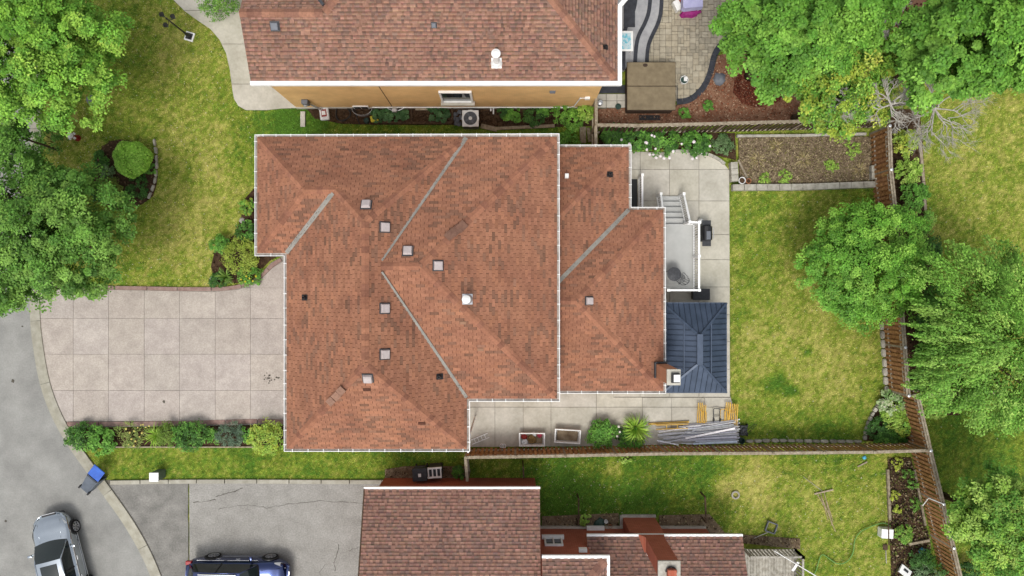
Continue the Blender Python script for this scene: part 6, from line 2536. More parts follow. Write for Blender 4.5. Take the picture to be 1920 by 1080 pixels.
def car(label, paint, L, Wd, top_tab, wid_tab, belt, roof_tab, glass, wheel_x, wr, front_lamp, suv):
    r = thing('parked_car', label, 'car')
    hl = L / 2
    nst_ = 44
    xs_ = [-hl + L * i / nst_ for i in range(nst_ + 1)]
    prof = 9
    V, F_ = [], []
    for x in xs_:
        w = lerp_tab(wid_tab, x) * Wd / 2
        h = lerp_tab(top_tab, x)
        lo = .24 + .16 * max(0, abs(x) - hl + .5) / .5
        ring = [(w * .86, lo), (w * .97, lo + .08), (w, .5), (w * .99, .66), (w * .95, min(.8, h - .06)), (w * .84, h - .015), (w * .55, h + .012), (w * .25, h + .022), (0, h + .025)]
        for y, z in ring: V.append((x, y, z))
        for y, z in reversed(ring[:-1]): V.append((x, -y, z))
    k = 2 * prof - 1
    for i in range(nst_):
        for j in range(k - 1):
            F_.append((i * k + j, i * k + j + 1, (i + 1) * k + j + 1, (i + 1) * k + j))
    F_.append(tuple(range(k)))
    F_.append(tuple(reversed([nst_ * k + j for j in range(k)])))
    m = MB()
    m.smooth = True
    m.add(V, F_)
    body = m.build('body', paint, r)
    # greenhouse
    xf0, xf1, xr1, xr0 = glass       # windscreen base, roof front, roof rear, rear glass base
    wb0, wt = Wd / 2 * .86, Wd / 2 * .66
    zr_ = roof_tab
    zb_f, zb_r = lerp_tab(top_tab, xf0) + .01, lerp_tab(top_tab, xr0) + .01
    def curve_panel(x0, z0, w0, x1, z1, w1, name, mname, crown0, crown1, nx=6, ny=8, lift=0, par=None, bow=.1):
        m = MB()
        m.smooth = True
        V = []
        for i in range(nx + 1):
            t = i / nx
            x, z, w = x0 + (x1 - x0) * t, z0 + (z1 - z0) * t, w0 + (w1 - w0) * t
            z += .05 * math.sin(PI * t) * (1 if name != 'roof_panel' else .6)
            for j in range(ny + 1):
                s = -1 + 2 * j / ny
                cr = crown0 + (crown1 - crown0) * t
                V.append((x + bow * (1 - s * s) * (1 if x0 > 0 or name == 'windscreen' else -1) * (1 - t) * (1 if name != 'roof_panel' else 0), s * w, z + cr * (1 - s * s) + lift))
        m.add(V, [(i * (ny + 1) + j, i * (ny + 1) + j + 1, (i + 1) * (ny + 1) + j + 1, (i + 1) * (ny + 1) + j) for i in range(nx) for j in range(ny)])
        return m.build(name, mname, par or r)
    curve_panel(xf0, zb_f, wb0 * .93, xf1, zr_, wt, 'windscreen', 'car_glass', .0, .05)
    curve_panel(xr0, zb_r, wb0 * .88, xr1, zr_ - .02, wt, 'rear_window', 'car_glass', .0, .05)
    rp = curve_panel(xf1, zr_, wt, xr1, zr_ - .02, wt, 'roof_panel', paint, .05, .05)
    zbelt = belt
    for sgn in (-1, 1):
        m = MB()
        a = [(xf0 - .05, sgn * (wb0 + .0), zb_f - .02), (xr0 + .1, sgn * wb0, zb_r - .02), (xr1, sgn * (wt + .005), zr_ - .03), (xf1, sgn * (wt + .005), zr_ - .01)]
        m.add(a, [(0, 1, 2, 3) if sgn < 0 else (3, 2, 1, 0)])
        m.build('side_window', 'car_glass', r)
        m = MB()
        m.smooth = True
        m.tube([(xf0 - .02, sgn * wb0 * .95, zb_f), (xf1, sgn * wt, zr_ + .0), ((xf1 + xr1) / 2, sgn * wt, zr_ + .03), (xr1, sgn * wt, zr_ - .02), (xr0, sgn * wb0 * .9, zb_r)], .035, 6)
        m.build('roof_pillar', paint, r)
        m = MB()
        xm = (xf1 + xr1) / 2 - .02
        m.beam((xm, sgn * (wb0 + .012), zb_f), (xm - .05, sgn * (wt + .02), zr_ - .02), .03, .06, up=(1, 0, 0))
        m.build('door_pillar', 'black_plastic', r)
        m = MB()
        m.beam((xf0 - .1, sgn * (Wd / 2 * .96), .83), (xr0 + .25, sgn * (Wd / 2 * .95), .87), .015, .03)
        m.beam((xf0 + .15, sgn * (Wd / 2 * 1.0), .36), (-hl + 1.1, sgn * (Wd / 2 * 1.0), .36), .015, .03)
        m.build('trim_strip', 'chrome', r)
        m = MB()
        m.smooth = True
        m.tube([(xf0 - .35, sgn * (Wd / 2 * .92), .93), (xf0 - .37, sgn * (Wd / 2 + .06), .97)], .03, 6)
        m.box((xf0 - .39, sgn * (Wd / 2 + .12), 1.0), (.12, .2, .13))
        m.build('mirror', paint, r, bevel=.03)
        for hx_ in (.1, -.85):
            m = MB()
            m.beam((hx_, sgn * (Wd / 2 * .985), .74), (hx_ - .2, sgn * (Wd / 2 * .985), .74), .035, .03)
            m.build('door_handle', 'chrome', r)
        # lamps
        m = MB()
        m.smooth = True
        hz = lerp_tab(top_tab, hl - .25)
        ww = Wd / 2
        lw = lambda x: lerp_tab(wid_tab, x) * ww
        lt_ = lambda x: lerp_tab(top_tab, x)
        A1, A2, A3 = hl - .62, hl - .36, hl - .13
        m.add([(A1, sgn * lw(A1) * .95, lt_(A1) - .05), (A2, sgn * lw(A2) * .97, lt_(A2) - .1), (A3, sgn * lw(A3) * .98, lt_(A3) - .12),
               (A3, sgn * lw(A3) * .72, lt_(A3) + .012), (A2, sgn * lw(A2) * .80, lt_(A2) + .008), (A1, sgn * lw(A1) * .90, lt_(A1) - .0)],
              [(0, 1, 4, 5), (1, 2, 3, 4)])
        m.build('headlight', 'headlamp', r)
        m = MB()
        m.box((-hl + .12, sgn * ww * .82, .86), (.3, .2, .18))
        m.build('tail_light', 'tail_red', r, bevel=.04)
        # wheels
        for wx in wheel_x:
            yo = sgn * (Wd / 2 * .985)
            m = MB()
            m.smooth = True
            yi = sgn * (Wd / 2 - .22)
            nn = 24
            V = []
            for (yy, rr) in ((yi, wr * .7), (yi, wr), (yo + sgn * .01, wr), (yo + sgn * .03, wr * .94), (yo + sgn * .03, wr * .72)):
                for j in range(nn):
                    t = 2 * PI * j / nn
                    V.append((wx + rr * math.cos(t), yy, wr + rr * math.sin(t)))
            m.add(V, [(i * nn + j, i * nn + (j + 1) % nn, (i + 1) * nn + (j + 1) % nn, (i + 1) * nn + j) for i in range(4) for j in range(nn)])
            wh_ = m.build('wheel', 'tyre', r)
            m = MB()
            yy = yo + sgn * .012
            V = [(wx, yy - sgn * .02, wr)]
            for j in range(nn):
                t = 2 * PI * j / nn
                V.append((wx + wr * .72 * math.cos(t), yy - sgn * .03, wr + wr * .72 * math.sin(t)))
            m.mi = 1
            m.add(V, [(0, 1 + j, 1 + (j + 1) % nn) for j in range(nn)])
            m.mi = 0
            for j in range(7):
                t = 2 * PI * j / 7
                m.beam((wx + .04 * math.cos(t), yy, wr + .04 * math.sin(t)), (wx + wr * .7 * math.cos(t), yy, wr + wr * .7 * math.sin(t)), .05, .025, up=(0, 1, 0))
            m.tube([(wx + wr * .7 * math.cos(2 * PI * j / 20), yy, wr + wr * .7 * math.sin(2 * PI * j / 20)) for j in range(20)], .022, 5, closed=True)
            m.build('rim', ['rim', 'black_plastic'], wh_)
            m = MB()
            m.tube([(wx + (wr + .035) * math.cos(t), sgn * Wd / 2 * .97, wr + .02 + (wr + .035) * math.sin(t)) for t in [PI * j / 12 for j in range(13)]], .04, 6)
            m.build('wheel_arch', 'black_plastic', r)
    # grille, bumper, plate
    m = MB()
    m.box((hl - .06, 0, .56), (.1, Wd * .36, .16))
    m.build('grille', 'black_plastic', r, bevel=.02)
    m = MB()
    m.beam((hl - .01, -Wd * .16, .6), (hl - .01, Wd * .16, .6), .04, .03)
    m.build('grille_bar', 'chrome', r)
    m = MB()
    m.box((hl - .2, 0, .36), (.34, Wd * .62, .2))
    m.build('bumper', 'dark_grey', r, bevel=.08)
    for k in (-1, 1):
        m = MB()
        m.smooth = True
        m.tube([(xf0 + .1, k * Wd * .27, lerp_tab(top_tab, xf0 + .1) + .012), (hl - .35, k * Wd * .30, lerp_tab(top_tab, hl - .35) + .003)], .012, 5)
        m.build('bonnet_crease', paint, r)
    return r, rp, curve_panel
sil, rp, _ = car('silver sedan with sunroof parked on the road', 'car_silver', 4.75, 1.92,
     [(-2.4, .86), (-2.2, .98), (-1.5, 1.0), (0, .96), (.9, .94), (1.6, .84), (2.1, .73), (2.3, .62), (2.4, .5)],
     [(-2.4, .72), (-2.15, .9), (-1.6, .985), (0, 1.0), (1.4, .985), (1.8, .94), (2.05, .86), (2.25, .68), (2.34, .5), (2.4, .3)],
     .95, 1.42, (1.05, .3, -.95, -1.65), (1.42, -1.4), .33, None, False)
m = MB()
m.smooth = True
V = []
for i in range(5):
    for j in range(7):
        s, t = -1 + 2 * j / 6, i / 4
        V.append((.12 - .62 * t, s * .40, 1.42 + .05 * (1 - (s * .65) ** 2) + .032 + .008 * math.sin(PI * t)))
m.add(V, [(i * 7 + j, i * 7 + j + 1, (i + 1) * 7 + j + 1, (i + 1) * 7 + j) for i in range(4) for j in range(6)])
m.build('sunroof', 'car_glass', sil)
fq = W(99, 960, .3)
dvec = Vector((-.25, .968, 0)).normalized()
cpos = fq - dvec * 2.37
sil.location = (cpos.x, cpos.y, .008)
sil.rotation_euler = (0, 0, math.atan2(dvec.y, dvec.x))
suv, rp2, _ = car('dark blue SUV parked on the asphalt driveway', 'car_blue', 4.9, 1.88,
     [(-2.45, .95), (-2.3, 1.06), (-1.6, 1.08), (0, 1.06), (.95, 1.05), (1.6, .98), (2.15, .88), (2.45, .66)],
     [(-2.45, .78), (-2.2, .93), (-1.6, .99), (0, 1.0), (1.5, .985), (2.05, .92), (2.3, .78), (2.45, .6)],
     1.05, 1.68, (1.1, .45, -1.75, -2.2), (1.45, -1.35), .36, None, True)
m = MB()
for sgn in (-1, 1):
    m.tube([(.3, sgn * .56, 1.76), (-1.5, sgn * .56, 1.75)], .02, 6)
m.build('roof_rail', 'chrome', suv)
ra, rb = W(353, 1056, .8), W(540, 1060, .6)
suv.location = ((ra.x + rb.x) / 2, W(0, 1036, .02).y - .96, .012)
suv.rotation_euler = (0, 0, -.015)
# ------------------------------------------------------------------ foliage kit
def leaf_mesh(name, P, N, L, asp, cols, rng, parent, m='leaf_a', fold=.18, T=None):
    """one small folded quad per leaf"""
    k = len(P)
    N = N / np.linalg.norm(N, axis=1, keepdims=True)
    if T is None:
        T = rng.normal(size=(k, 3))
    T = T - N * (T * N).sum(1, keepdims=True)
    T /= np.linalg.norm(T, axis=1, keepdims=True) + 1e-9
    B = np.cross(N, T)
    L = np.asarray(L).reshape(-1, 1)
    w = L * asp
    V = np.stack([P - T * L * .5, P + B * w * .5 + N * L * fold - T * L * .05, P + T * L * .5 - N * L * .08, P - B * w * .5 + N * L * fold - T * L * .05], 1).reshape(-1, 3)
    if parent is not None: V = V - np.array(wloc(parent))
    me = np_mesh(name, V, quads=np.arange(k * 4).reshape(-1, 4), cols=np.repeat(cols, 4, 0), m=m)
    return link_mesh(name, me, parent)

def crown_clumps(c, rad, n, rng, lump=.25, lower=-.25, shell=.55):
    """clump centres spread through the crown's volume, uneven outline"""
    ph = rng.uniform(0, 2 * PI, 9)
    d = rng.normal(size=(n * 3, 3))
    d /= np.linalg.norm(d, axis=1, keepdims=True)
    d = d[d[:, 2] > lower][:n]
    az = np.arctan2(d[:, 1], d[:, 0])
    k = 1 + lump * (.5 * np.sin(2 * az + ph[0]) + .45 * np.sin(3 * az + ph[1]) + .4 * np.sin(5 * az + ph[2] + d[:, 2] * 2) + .35 * np.sin(8 * az + ph[3] + d[:, 2] * 3) + .2 * np.sin(13 * az + ph[4])) / 1.3
    r = (shell + (1 - shell) * rng.random(len(d)) ** .6) * k
    return np.array(c) + d * r[:, None] * np.array(rad), d

def foliage(name, c, rad, nc, per, leaf, pal, seed, parent, lump=.25, lower=-.25, cr=.22, spray=0.0, asp=.6, droop=0.0, shell=.55, flat=.55, upn=1.3):
    rng = np.random.default_rng(seed)
    C, D = crown_clumps(c, rad, nc, rng, lump, lower, shell)
    nc = len(C)
    rm = (rad[0] + rad[1]) / 2
    rc = rm * cr * rng.uniform(.4, 1.35, nc)
    k = nc * per
    ci = np.repeat(np.arange(nc), per)
    u = rng.normal(size=(k, 3))
    u /= np.linalg.norm(u, axis=1, keepdims=True)
    u[:, 2] = np.where(u[:, 2] < -.15, -u[:, 2] * .6, u[:, 2])
    rr = rng.random(k) ** .45
    off = u * rr[:, None] * np.stack([np.ones(k), np.ones(k), np.full(k, flat)], 1) * rc[ci][:, None]
    if spray:
        d2 = D[ci] * np.array([1, 1, .15])
        d2 /= np.linalg.norm(d2, axis=1, keepdims=True) + 1e-6
        t = rng.random(k)
        side = np.stack([-d2[:, 1], d2[:, 0], np.zeros(k)], 1)
        sg = rng.normal(0, 1, k)
        off = d2 * ((t - .3) * spray * rm)[:, None] + side * (sg * (1 - t) * spray * .22 * rm)[:, None] + np.array([0, 0, 1]) * ((rng.normal(0, .06, k) - droop * t * t) * rm)[:, None]
    P = C[ci] + off
    P[:, 2] = np.maximum(P[:, 2], .03)
    N = np.array([0, 0, upn]) + D[ci] * .3 + u * .4 + rng.normal(0, .34, (k, 3))
    N[:, 2] = np.abs(N[:, 2]) + .05
    pal = np.array(pal)
    base = pal[rng.integers(0, len(pal), nc)] * rng.uniform(.62, 1.16, (nc, 1))
    cols = base[ci] * rng.uniform(.5, 1.4, (k, 1))
    mixc = pal[rng.integers(0, len(pal), k)]
    gr_ = cols.mean(1, keepdims=True)
    cols = ((cols * .7 + mixc * .3) * .94 + gr_ * .06) * 1.2
    L = leaf * rng.uniform(.65, 1.3, k)
    T = None
    if spray:
        T = d2 + rng.normal(0, .5, (k, 3))
    return leaf_mesh(name, P, N, L, asp, np.clip(cols, .003, .6), rng, parent, T=T), C

def tree(label, px, py, zc, rx, ry, rz, nc, per, leaf, pal, seed, name='leafy_tree', trunk_r=.18, branches=14, **kw):
    c = W(px, py, zc)
    s = (H - zc) / F
    root = thing(name, label, 'tree', (c.x, c.y, 0))
    rad = (rx * s, ry * s, rz)
    o, C = foliage('crown', c, rad, nc, per, leaf, pal, seed, root, **kw)
    # inner leaves close the crown where one looks deep into it
    rng = np.random.default_rng(seed + 500)
    k = int(nc * per * .12)
    u = rng.normal(size=(k, 3))
    u /= np.linalg.norm(u, axis=1, keepdims=True)
    P = np.array(c) + u * (rng.random((k, 1)) ** .5) * np.array(rad) * np.array([.72, .72, .5]) - np.array([0, 0, rz * .2])
    P[:, 2] = np.maximum(P[:, 2], .3)
    N = rng.normal(0, .5, (k, 3)) + np.array([0, 0, 1])
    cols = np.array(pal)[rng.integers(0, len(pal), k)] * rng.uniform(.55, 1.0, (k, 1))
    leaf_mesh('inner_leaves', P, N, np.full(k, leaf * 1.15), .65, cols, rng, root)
    m = MB()
    m.smooth = True
    m.tube([(c.x, c.y, 0), (c.x + .03, c.y, .4), (c.x, c.y + .04, zc * .5), (c.x, c.y, zc + rz * .3)], [trunk_r * 1.35, trunk_r, trunk_r * .75, trunk_r * .25], 9)
    rr = random.Random(seed)
    for i in range(branches):
        t = Vector(C[rr.randrange(len(C))])
        b = Vector((c.x, c.y, max(.3, zc * rr.uniform(.35, .75))))
        mid_ = b.lerp(t, .5) + Vector((rr.uniform(-.2, .2), rr.uniform(-.2, .2), rr.uniform(0, .35)))
        m.tube([b, mid_, t], [trunk_r * .45, trunk_r * .28, .02], 6)
    m.build('trunk', 'bark', root)
    return root

def shrub(label, px, py, r, h, leaf, pal, seed, name='shrub', ry=None, n=60, per=26, cat='shrub', lump=.15, group=None, **kw):
    """rounded bush: r in photo pixels, h in metres"""
    zc = h * .45
    c = W(px, py, zc)
    s = (H - zc) / F
    rad = (r * s, (ry or r) * s, h * .55)
    root = thing(name, label, cat, (c.x, c.y, 0), group)
    a = dict(cr=.26, lower=-.1, shell=.5)
    a.update(kw)
    foliage('foliage', c, rad, n, per, leaf, pal, seed, root, lump=lump, **a)
    m = MB()
    rr = random.Random(seed)
    for i in range(6):
        an = rr.uniform(0, 2 * PI)
        m.tube([(c.x, c.y, 0), (c.x + rad[0] * .3 * math.cos(an), c.y + rad[1] * .3 * math.sin(an), h * .35), (c.x + rad[0] * .6 * math.cos(an), c.y + rad[1] * .6 * math.sin(an), h * .65)], [.018, .013, .006], 5)
    m.build('stems', 'bark', root)
    return root

def blades(label, px, py, r, h, n, pal, seed, name='spiky_plant', cat='plant', wide=.035, arch=.5):
    """fountain of long narrow leaves"""
    c = W(px, py, .02)
    R_ = r * H / F
    root = thing(name, label, cat, (c.x, c.y, 0))
    rng = np.random.default_rng(seed)
    V, Q, cols = [], [], []
    segs = 5
    for i in range(n):
        a = rng.uniform(0, 2 * PI)
        ln = R_ * rng.uniform(.6, 1.15)
        hh = h * rng.uniform(.5, 1.1)
        col = np.array(pal[rng.integers(0, len(pal))]) * rng.uniform(.75, 1.25)
        d = np.array([math.cos(a), math.sin(a), 0])
        sd = np.array([-d[1], d[0], 0])
        b0 = len(V)
        for s in range(segs + 1):
            t = s / segs
            p = np.array([0, 0, 0]) + d * ln * t + np.array([0, 0, hh * (math.sin(t * PI * (.5 + arch * .45)))])
            w = wide * (1 - t) ** .7 * (1 + .3 * math.sin(t * PI)) + .003
            V.append(p + sd * w / 2 + np.array([0, 0, .008]))
            V.append(p - sd * w / 2 + np.array([0, 0, .008]))
            cols += [col, col]
        for s in range(segs):
            j = b0 + s * 2
            Q.append((j, j + 1, j + 3, j + 2))
    me = np_mesh('leaves', np.array(V), quads=np.array(Q), cols=np.array(cols), m='leaf_a')
    link_mesh('leaves', me, root)
    return root

def flowers(root, pts, r, col, name='flower'):
    m = MB()
    m.col = col
    for k in range(7):
        a = 2 * PI * k / 7
        m.add([(0, 0, 0), (r * .7 * math.cos(a - .4), r * .7 * math.sin(a - .4), r * .25), (r * math.cos(a), r * math.sin(a), r * .12), (r * .7 * math.cos(a + .4), r * .7 * math.sin(a + .4), r * .25)], [(0, 1, 2, 3)])
    m.lathe((0, 0, 0), [(r * .5, .0), (r * .45, r * .4), (r * .2, r * .6), (.001, r * .62)], 8)
    me = m.mesh(name, 'petal')
    for p in pts:
        o = link_mesh(name, me, root)
        o.location = Vector(p) - wloc(root)
        o.rotation_euler = (random.uniform(-.3, .3), random.uniform(-.3, .3), random.uniform(0, 6))
        s = random.uniform(.75, 1.2)
        o.scale = (s, s, s)

BRIGHT = [A(146, 202, 62), A(122, 184, 54), A(168, 214, 72), A(104, 166, 48)]
MIDG = [A(120, 172, 62), A(100, 154, 50), A(142, 188, 74), A(84, 136, 44)]
MAPLE = [A(130, 188, 62), A(112, 172, 52), A(150, 204, 72), A(94, 152, 46)]
ROUND = [A(132, 194, 60), A(112, 176, 50), A(154, 208, 72), A(94, 156, 42)]
FEATH = [A(150, 204, 76), A(130, 188, 64), A(170, 214, 90), A(112, 170, 54)]
LIME = [A(168, 208, 76), A(146, 194, 62), A(184, 218, 96)]
YELG = [A(190, 206, 62), A(168, 194, 56), A(206, 214, 84)]
DEEP = [A(78, 128, 48), A(64, 112, 42), A(92, 142, 56), A(56, 98, 40)]
FRESH = [A(110, 172, 56), A(92, 154, 48), A(130, 188, 70)]
BLUEG = [A(104, 132, 104), A(90, 118, 92), A(122, 148, 116)]

# ------------------------------------------------------------------ trees
tree('bright yellow-green maple at the upper left corner', 58, 84, 5.2, 172, 140, 2.7, 520, 130, .115, BRIGHT, 1, trunk_r=.2, cr=.115, lump=.28)
tree('dark green tree overhanging road and driveway at the left', 56, 430, 4.6, 166, 166, 2.5, 560, 130, .112, MIDG, 2, trunk_r=.2, cr=.11, lump=.26)
tree('broad green maple over the upper patio and mulch', 1500, 58, 6.0, 150, 104, 2.2, 420, 140, .132, MAPLE, 3, trunk_r=.22, cr=.14, lump=.30)
tree('yellowing small maple above the slatted fence', 1578, 166, 5.0, 110, 70, 1.5, 260, 80, .12, YELG + MAPLE, 13, trunk_r=.12, cr=.17, lump=.4)
tree('tall green maple in the upper right corner', 1822, 74, 7.0, 138, 112, 2.3, 380, 150, .142, MAPLE, 4, trunk_r=.24, cr=.15, lump=.28)
tree('round green tree standing on the rear lawn', 1622, 496, 3.0, 122, 112, 1.7, 420, 105, .10, ROUND, 5, trunk_r=.13, cr=.12, lump=.11)
tree('feathery light green tree at the right edge', 1862, 640, 5.0, 142, 160, 2.2, 380, 140, .11, FEATH, 6, trunk_r=.18, spray=.30, droop=.10, lump=.24, asp=.5)
tree('small bright green tree at the lower right corner', 1884, 984, 4.2, 94, 104, 1.8, 320, 95, .11, FRESH + LIME, 7, trunk_r=.14, cr=.15, lump=.27)

tree('small dark tree at the left edge between the two big trees', -6, 246, 4.0, 66, 46, 1.4, 90, 90, .11, MIDG, 17, branches=4, trunk_r=.06, cr=.2, lump=.2)
# dead grey branches beside the big maple
def dead_tree(label, px, py, zc, r_px, seed, n=9, foot=None, name='dead_tree'):
    rr = random.Random(seed)
    c = W(px, py, zc)
    ft = W(*foot) if foot else c
    root = thing(name, label, 'dead tree', (ft.x, ft.y, 0))
    s = (H - zc) / F
    m = MB()
    lean = Vector((c.x - ft.x, c.y - ft.y, 0))
    m.tube([(c.x - lean.x, c.y - lean.y, 0), (c.x - lean.x * .6, c.y - lean.y * .6, zc * .5), (c.x, c.y, zc)], [.07, .05, .035], 8)
    m.build('trunk', 'dead_twig', root)
    def grow(m, p, d, L, r, depth):
        q = p + d * L
        mid_ = p.lerp(q, .5) + Vector((rr.uniform(-1, 1), rr.uniform(-1, 1), rr.uniform(-.3, .3))) * L * .12
        m.tube([p, mid_, q], [r, r * .8, r * .55], 5, cap=False)
        if depth == 0: return
        for i in range(rr.choice((3, 3, 4))):
            a = rr.uniform(-.95, .95)
            nd = Matrix.Rotation(a, 3, 'Z') @ d + Vector((0, 0, rr.uniform(-.12, .2)))
            nd.normalize()
            grow(m, p.lerp(q, rr.uniform(.45, 1.0)), nd, L * rr.uniform(.5, .78), r * .6, depth - 1)
    for i in range(n):
        a = 2 * PI * i / n + rr.uniform(-.3, .3)
        m = MB()
        d = Vector((math.cos(a), math.sin(a), rr.uniform(.0, .25))).normalized()
        grow(m, Vector((c.x, c.y, zc - .3)), d, r_px * s * rr.uniform(.34, .52), .038, 4)
        m.build('limb', 'dead_twig', root)
    return root
dead_tree('bare grey tree leaning over the neighbour lawn beside the big maple', 1760, 200, 5.0, 104, 3, 12, foot=(1735, 165, 3.0))
dead_tree('bare grey branches in front of the slatted fence beneath the maple', 1678, 192, 6.2, 58, 5, 7, foot=(1650, 140, 5.0))
dead_tree('bare grey twigs above the slatted fence at the left of the dead trees', 1584, 188, 6.2, 46, 8, 5, foot=(1600, 130, 5.0))
dead_tree('bare grey branch standing between the two big maples at the top', 1690, 36, 6.7, 62, 9, 6)

# ------------------------------------------------------------------ front garden shrubs
sp = W(248, 298, .75)
top = thing('ball_topiary', 'large clipped light green ball shrub on the front lawn', 'shrub', (sp.x, sp.y, 0))
rng = np.random.default_rng(21)
k = 8000
u = rng.normal(size=(k, 3)); u /= np.linalg.norm(u, axis=1, keepdims=True)
u[:, 2] = np.abs(u[:, 2]) * rng.choice([1, 1, -.5], k)
rad_ = np.array([.86, .86, .72])
az_ = np.arctan2(u[:, 1], u[:, 0])
wob = 1 + .05 * np.sin(3 * az_ + 1) + .035 * np.sin(7 * az_) + .07 * (vnoise(u[:, 0] * 3, u[:, 1] * 3, 1.0, 4) - .5)
P = np.array((sp.x, sp.y, .72)) + u * rad_ * rng.uniform(.9, 1.05, (k, 1)) * wob[:, None]
u = u + (vnoise(u[:, 0] * 9, u[:, 1] * 9, 1.0, 6)[:, None] - .5) * .5
P[:, 2] = np.maximum(P[:, 2], .05)
cols = 1.35 * np.array([A(150, 202, 74), A(132, 186, 64), A(168, 214, 90)])[rng.integers(0, 3, k)] * rng.uniform(.75, 1.2, (k, 1))
leaf_mesh('foliage', P, u + np.array([0, 0, .3]) + rng.normal(0, .2, (k, 3)), .085 * rng.uniform(.7, 1.2, k), .8, cols, rng, top, fold=.1)
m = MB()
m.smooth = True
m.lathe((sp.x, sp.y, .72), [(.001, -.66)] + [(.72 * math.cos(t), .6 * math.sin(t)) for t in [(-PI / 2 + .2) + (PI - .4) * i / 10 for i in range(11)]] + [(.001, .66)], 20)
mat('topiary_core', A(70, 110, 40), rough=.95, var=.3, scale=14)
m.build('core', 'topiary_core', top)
shrub('small clipped olive-green mound left of the ball shrub', 207, 350, 20, .6, .06, [A(130, 150, 50), A(108, 134, 44), A(150, 168, 62)], 22, n=70, per=24, lump=.08)
shrub('low dark green plant below the ball shrub', 258, 350, 24, .35, .08, DEEP, 23, n=40)
shrub('small leafy plant at the right edge of the island bed', 280, 316, 12, .35, .08, FRESH, 24, n=24)
shrub('low leafy plant at the bottom of the island bed', 222, 378, 18, .35, .09, FRESH, 25, n=30)
shrub('leafy green plant on the tree side of the island bed', 190, 300, 16, .5, .09, FRESH + DEEP, 28, n=40)
shrub('dark low plant left of the clipped mound in the island bed', 184, 366, 14, .35, .09, DEEP, 29, n=30)
blades('grey-green spiky plant at the foot of the island bed', 236, 374, 13, .4, 26, [A(150, 170, 140), A(120, 146, 112)], 26)
shrub('pale leafy plant between the clipped mound and the big left tree', 203, 322, 14, .45, .08, [A(140, 172, 110), A(116, 154, 88)], 27, n=30)
shrub('yellow-green rounded shrub against the front corner of the roof', 452, 480, 34, 1.0, .07, [A(168, 190, 58), A(142, 170, 50), A(188, 206, 78)], 31, n=100, per=30, lump=.1)
shrub('bright green shrub left of the yellow-green one by the house', 414, 457, 18, .7, .08, FRESH, 32, n=50)
shrub('dark leafy shrub above the yellow-green one by the house', 462, 435, 20, .7, .09, DEEP + FRESH, 33, n=50)
shrub('small yellow-green shrub at the house wall above the boulder', 464, 388, 15, .6, .07, YELG[:2] + FRESH, 34, n=44)
blades('spiky yucca at the driveway corner of the front bed', 426, 519, 20, .55, 46, [A(146, 180, 84), A(120, 160, 66)], 35, wide=.05)
shrub('low green plant under the yucca by the driveway', 408, 527, 16, .35, .08, DEEP, 36, n=34)
f_ = shrub('low yellow-flowered plant at the curve of the driveway edging', 470, 516, 22, .4, .08, FRESH, 37, n=44)
flowers(f_, [W(px, py, .42) for px, py in ((452, 524), (460, 528), (468, 522), (474, 527), (480, 518), (462, 518))], .05, A(240, 224, 70))
shrub('leafy bush by the front walk of the tan house', 408, 2, 36, 1.1, .08, MIDG, 38, n=90)
shrub('low pale green shrub under the left tree by the hydrant', 95, 262, 30, .8, .1, MIDG, 39, n=50)
# shrub border along the driveway
shrub('wide dark green shrub at the street end of the driveway border', 158, 818, 34, .8, .09, FRESH + DEEP, 41, n=90, ry=24)
shrub('rounded bright green shrub second from the street in the driveway border', 194, 826, 25, .9, .10, FRESH, 42, n=80)
f_ = shrub('loose yellow-flowering plant in the driveway border', 248, 814, 30, .6, .06, [A(130, 160, 70), A(160, 176, 90)], 43, n=60, per=20, ry=24)
flowers(f_, [W(px + random.uniform(-2, 2), py + random.uniform(-2, 2), .62) for px, py in ((235, 806), (242, 812), (250, 808), (258, 802), (264, 798), (270, 796), (246, 822), (254, 828), (262, 820), (274, 802), (240, 832), (252, 836), (268, 810), (279, 799))], .055, A(240, 226, 130))
blades('fountain of bright grassy leaves in the driveway border', 297, 814, 24, .6, 90, LIME, 44, 'daylily', wide=.035)
shrub('olive-green shrub right of the grassy fountain in the border', 318, 815, 25, .75, .07, [A(132, 164, 56), A(112, 146, 48)], 45, n=60)
shrub('lush dark green shrub in the middle of the driveway border', 357, 815, 34, .9, .09, DEEP + FRESH, 46, n=110, ry=27)
shrub('small green plant beside the blue-grey shrub', 400, 815, 19, .5, .08, FRESH, 47, n=26)
shrub('blue-grey rounded shrub in the driveway border', 433, 813, 26, .8, .055, BLUEG, 48, n=80, per=32, lump=.08)
shrub('small green plant right of the blue-grey shrub', 464, 814, 18, .5, .08, FRESH, 49, n=24)
shrub('yellow-green shrub at the house end of the driveway border', 500, 820, 32, .95, .085, YELG + LIME, 50, n=110, lump=.15)
plank((210, 838), (480, 838), .06, .06, .1, 'thin timber edging between the driveway border and the grass', k=1.1)
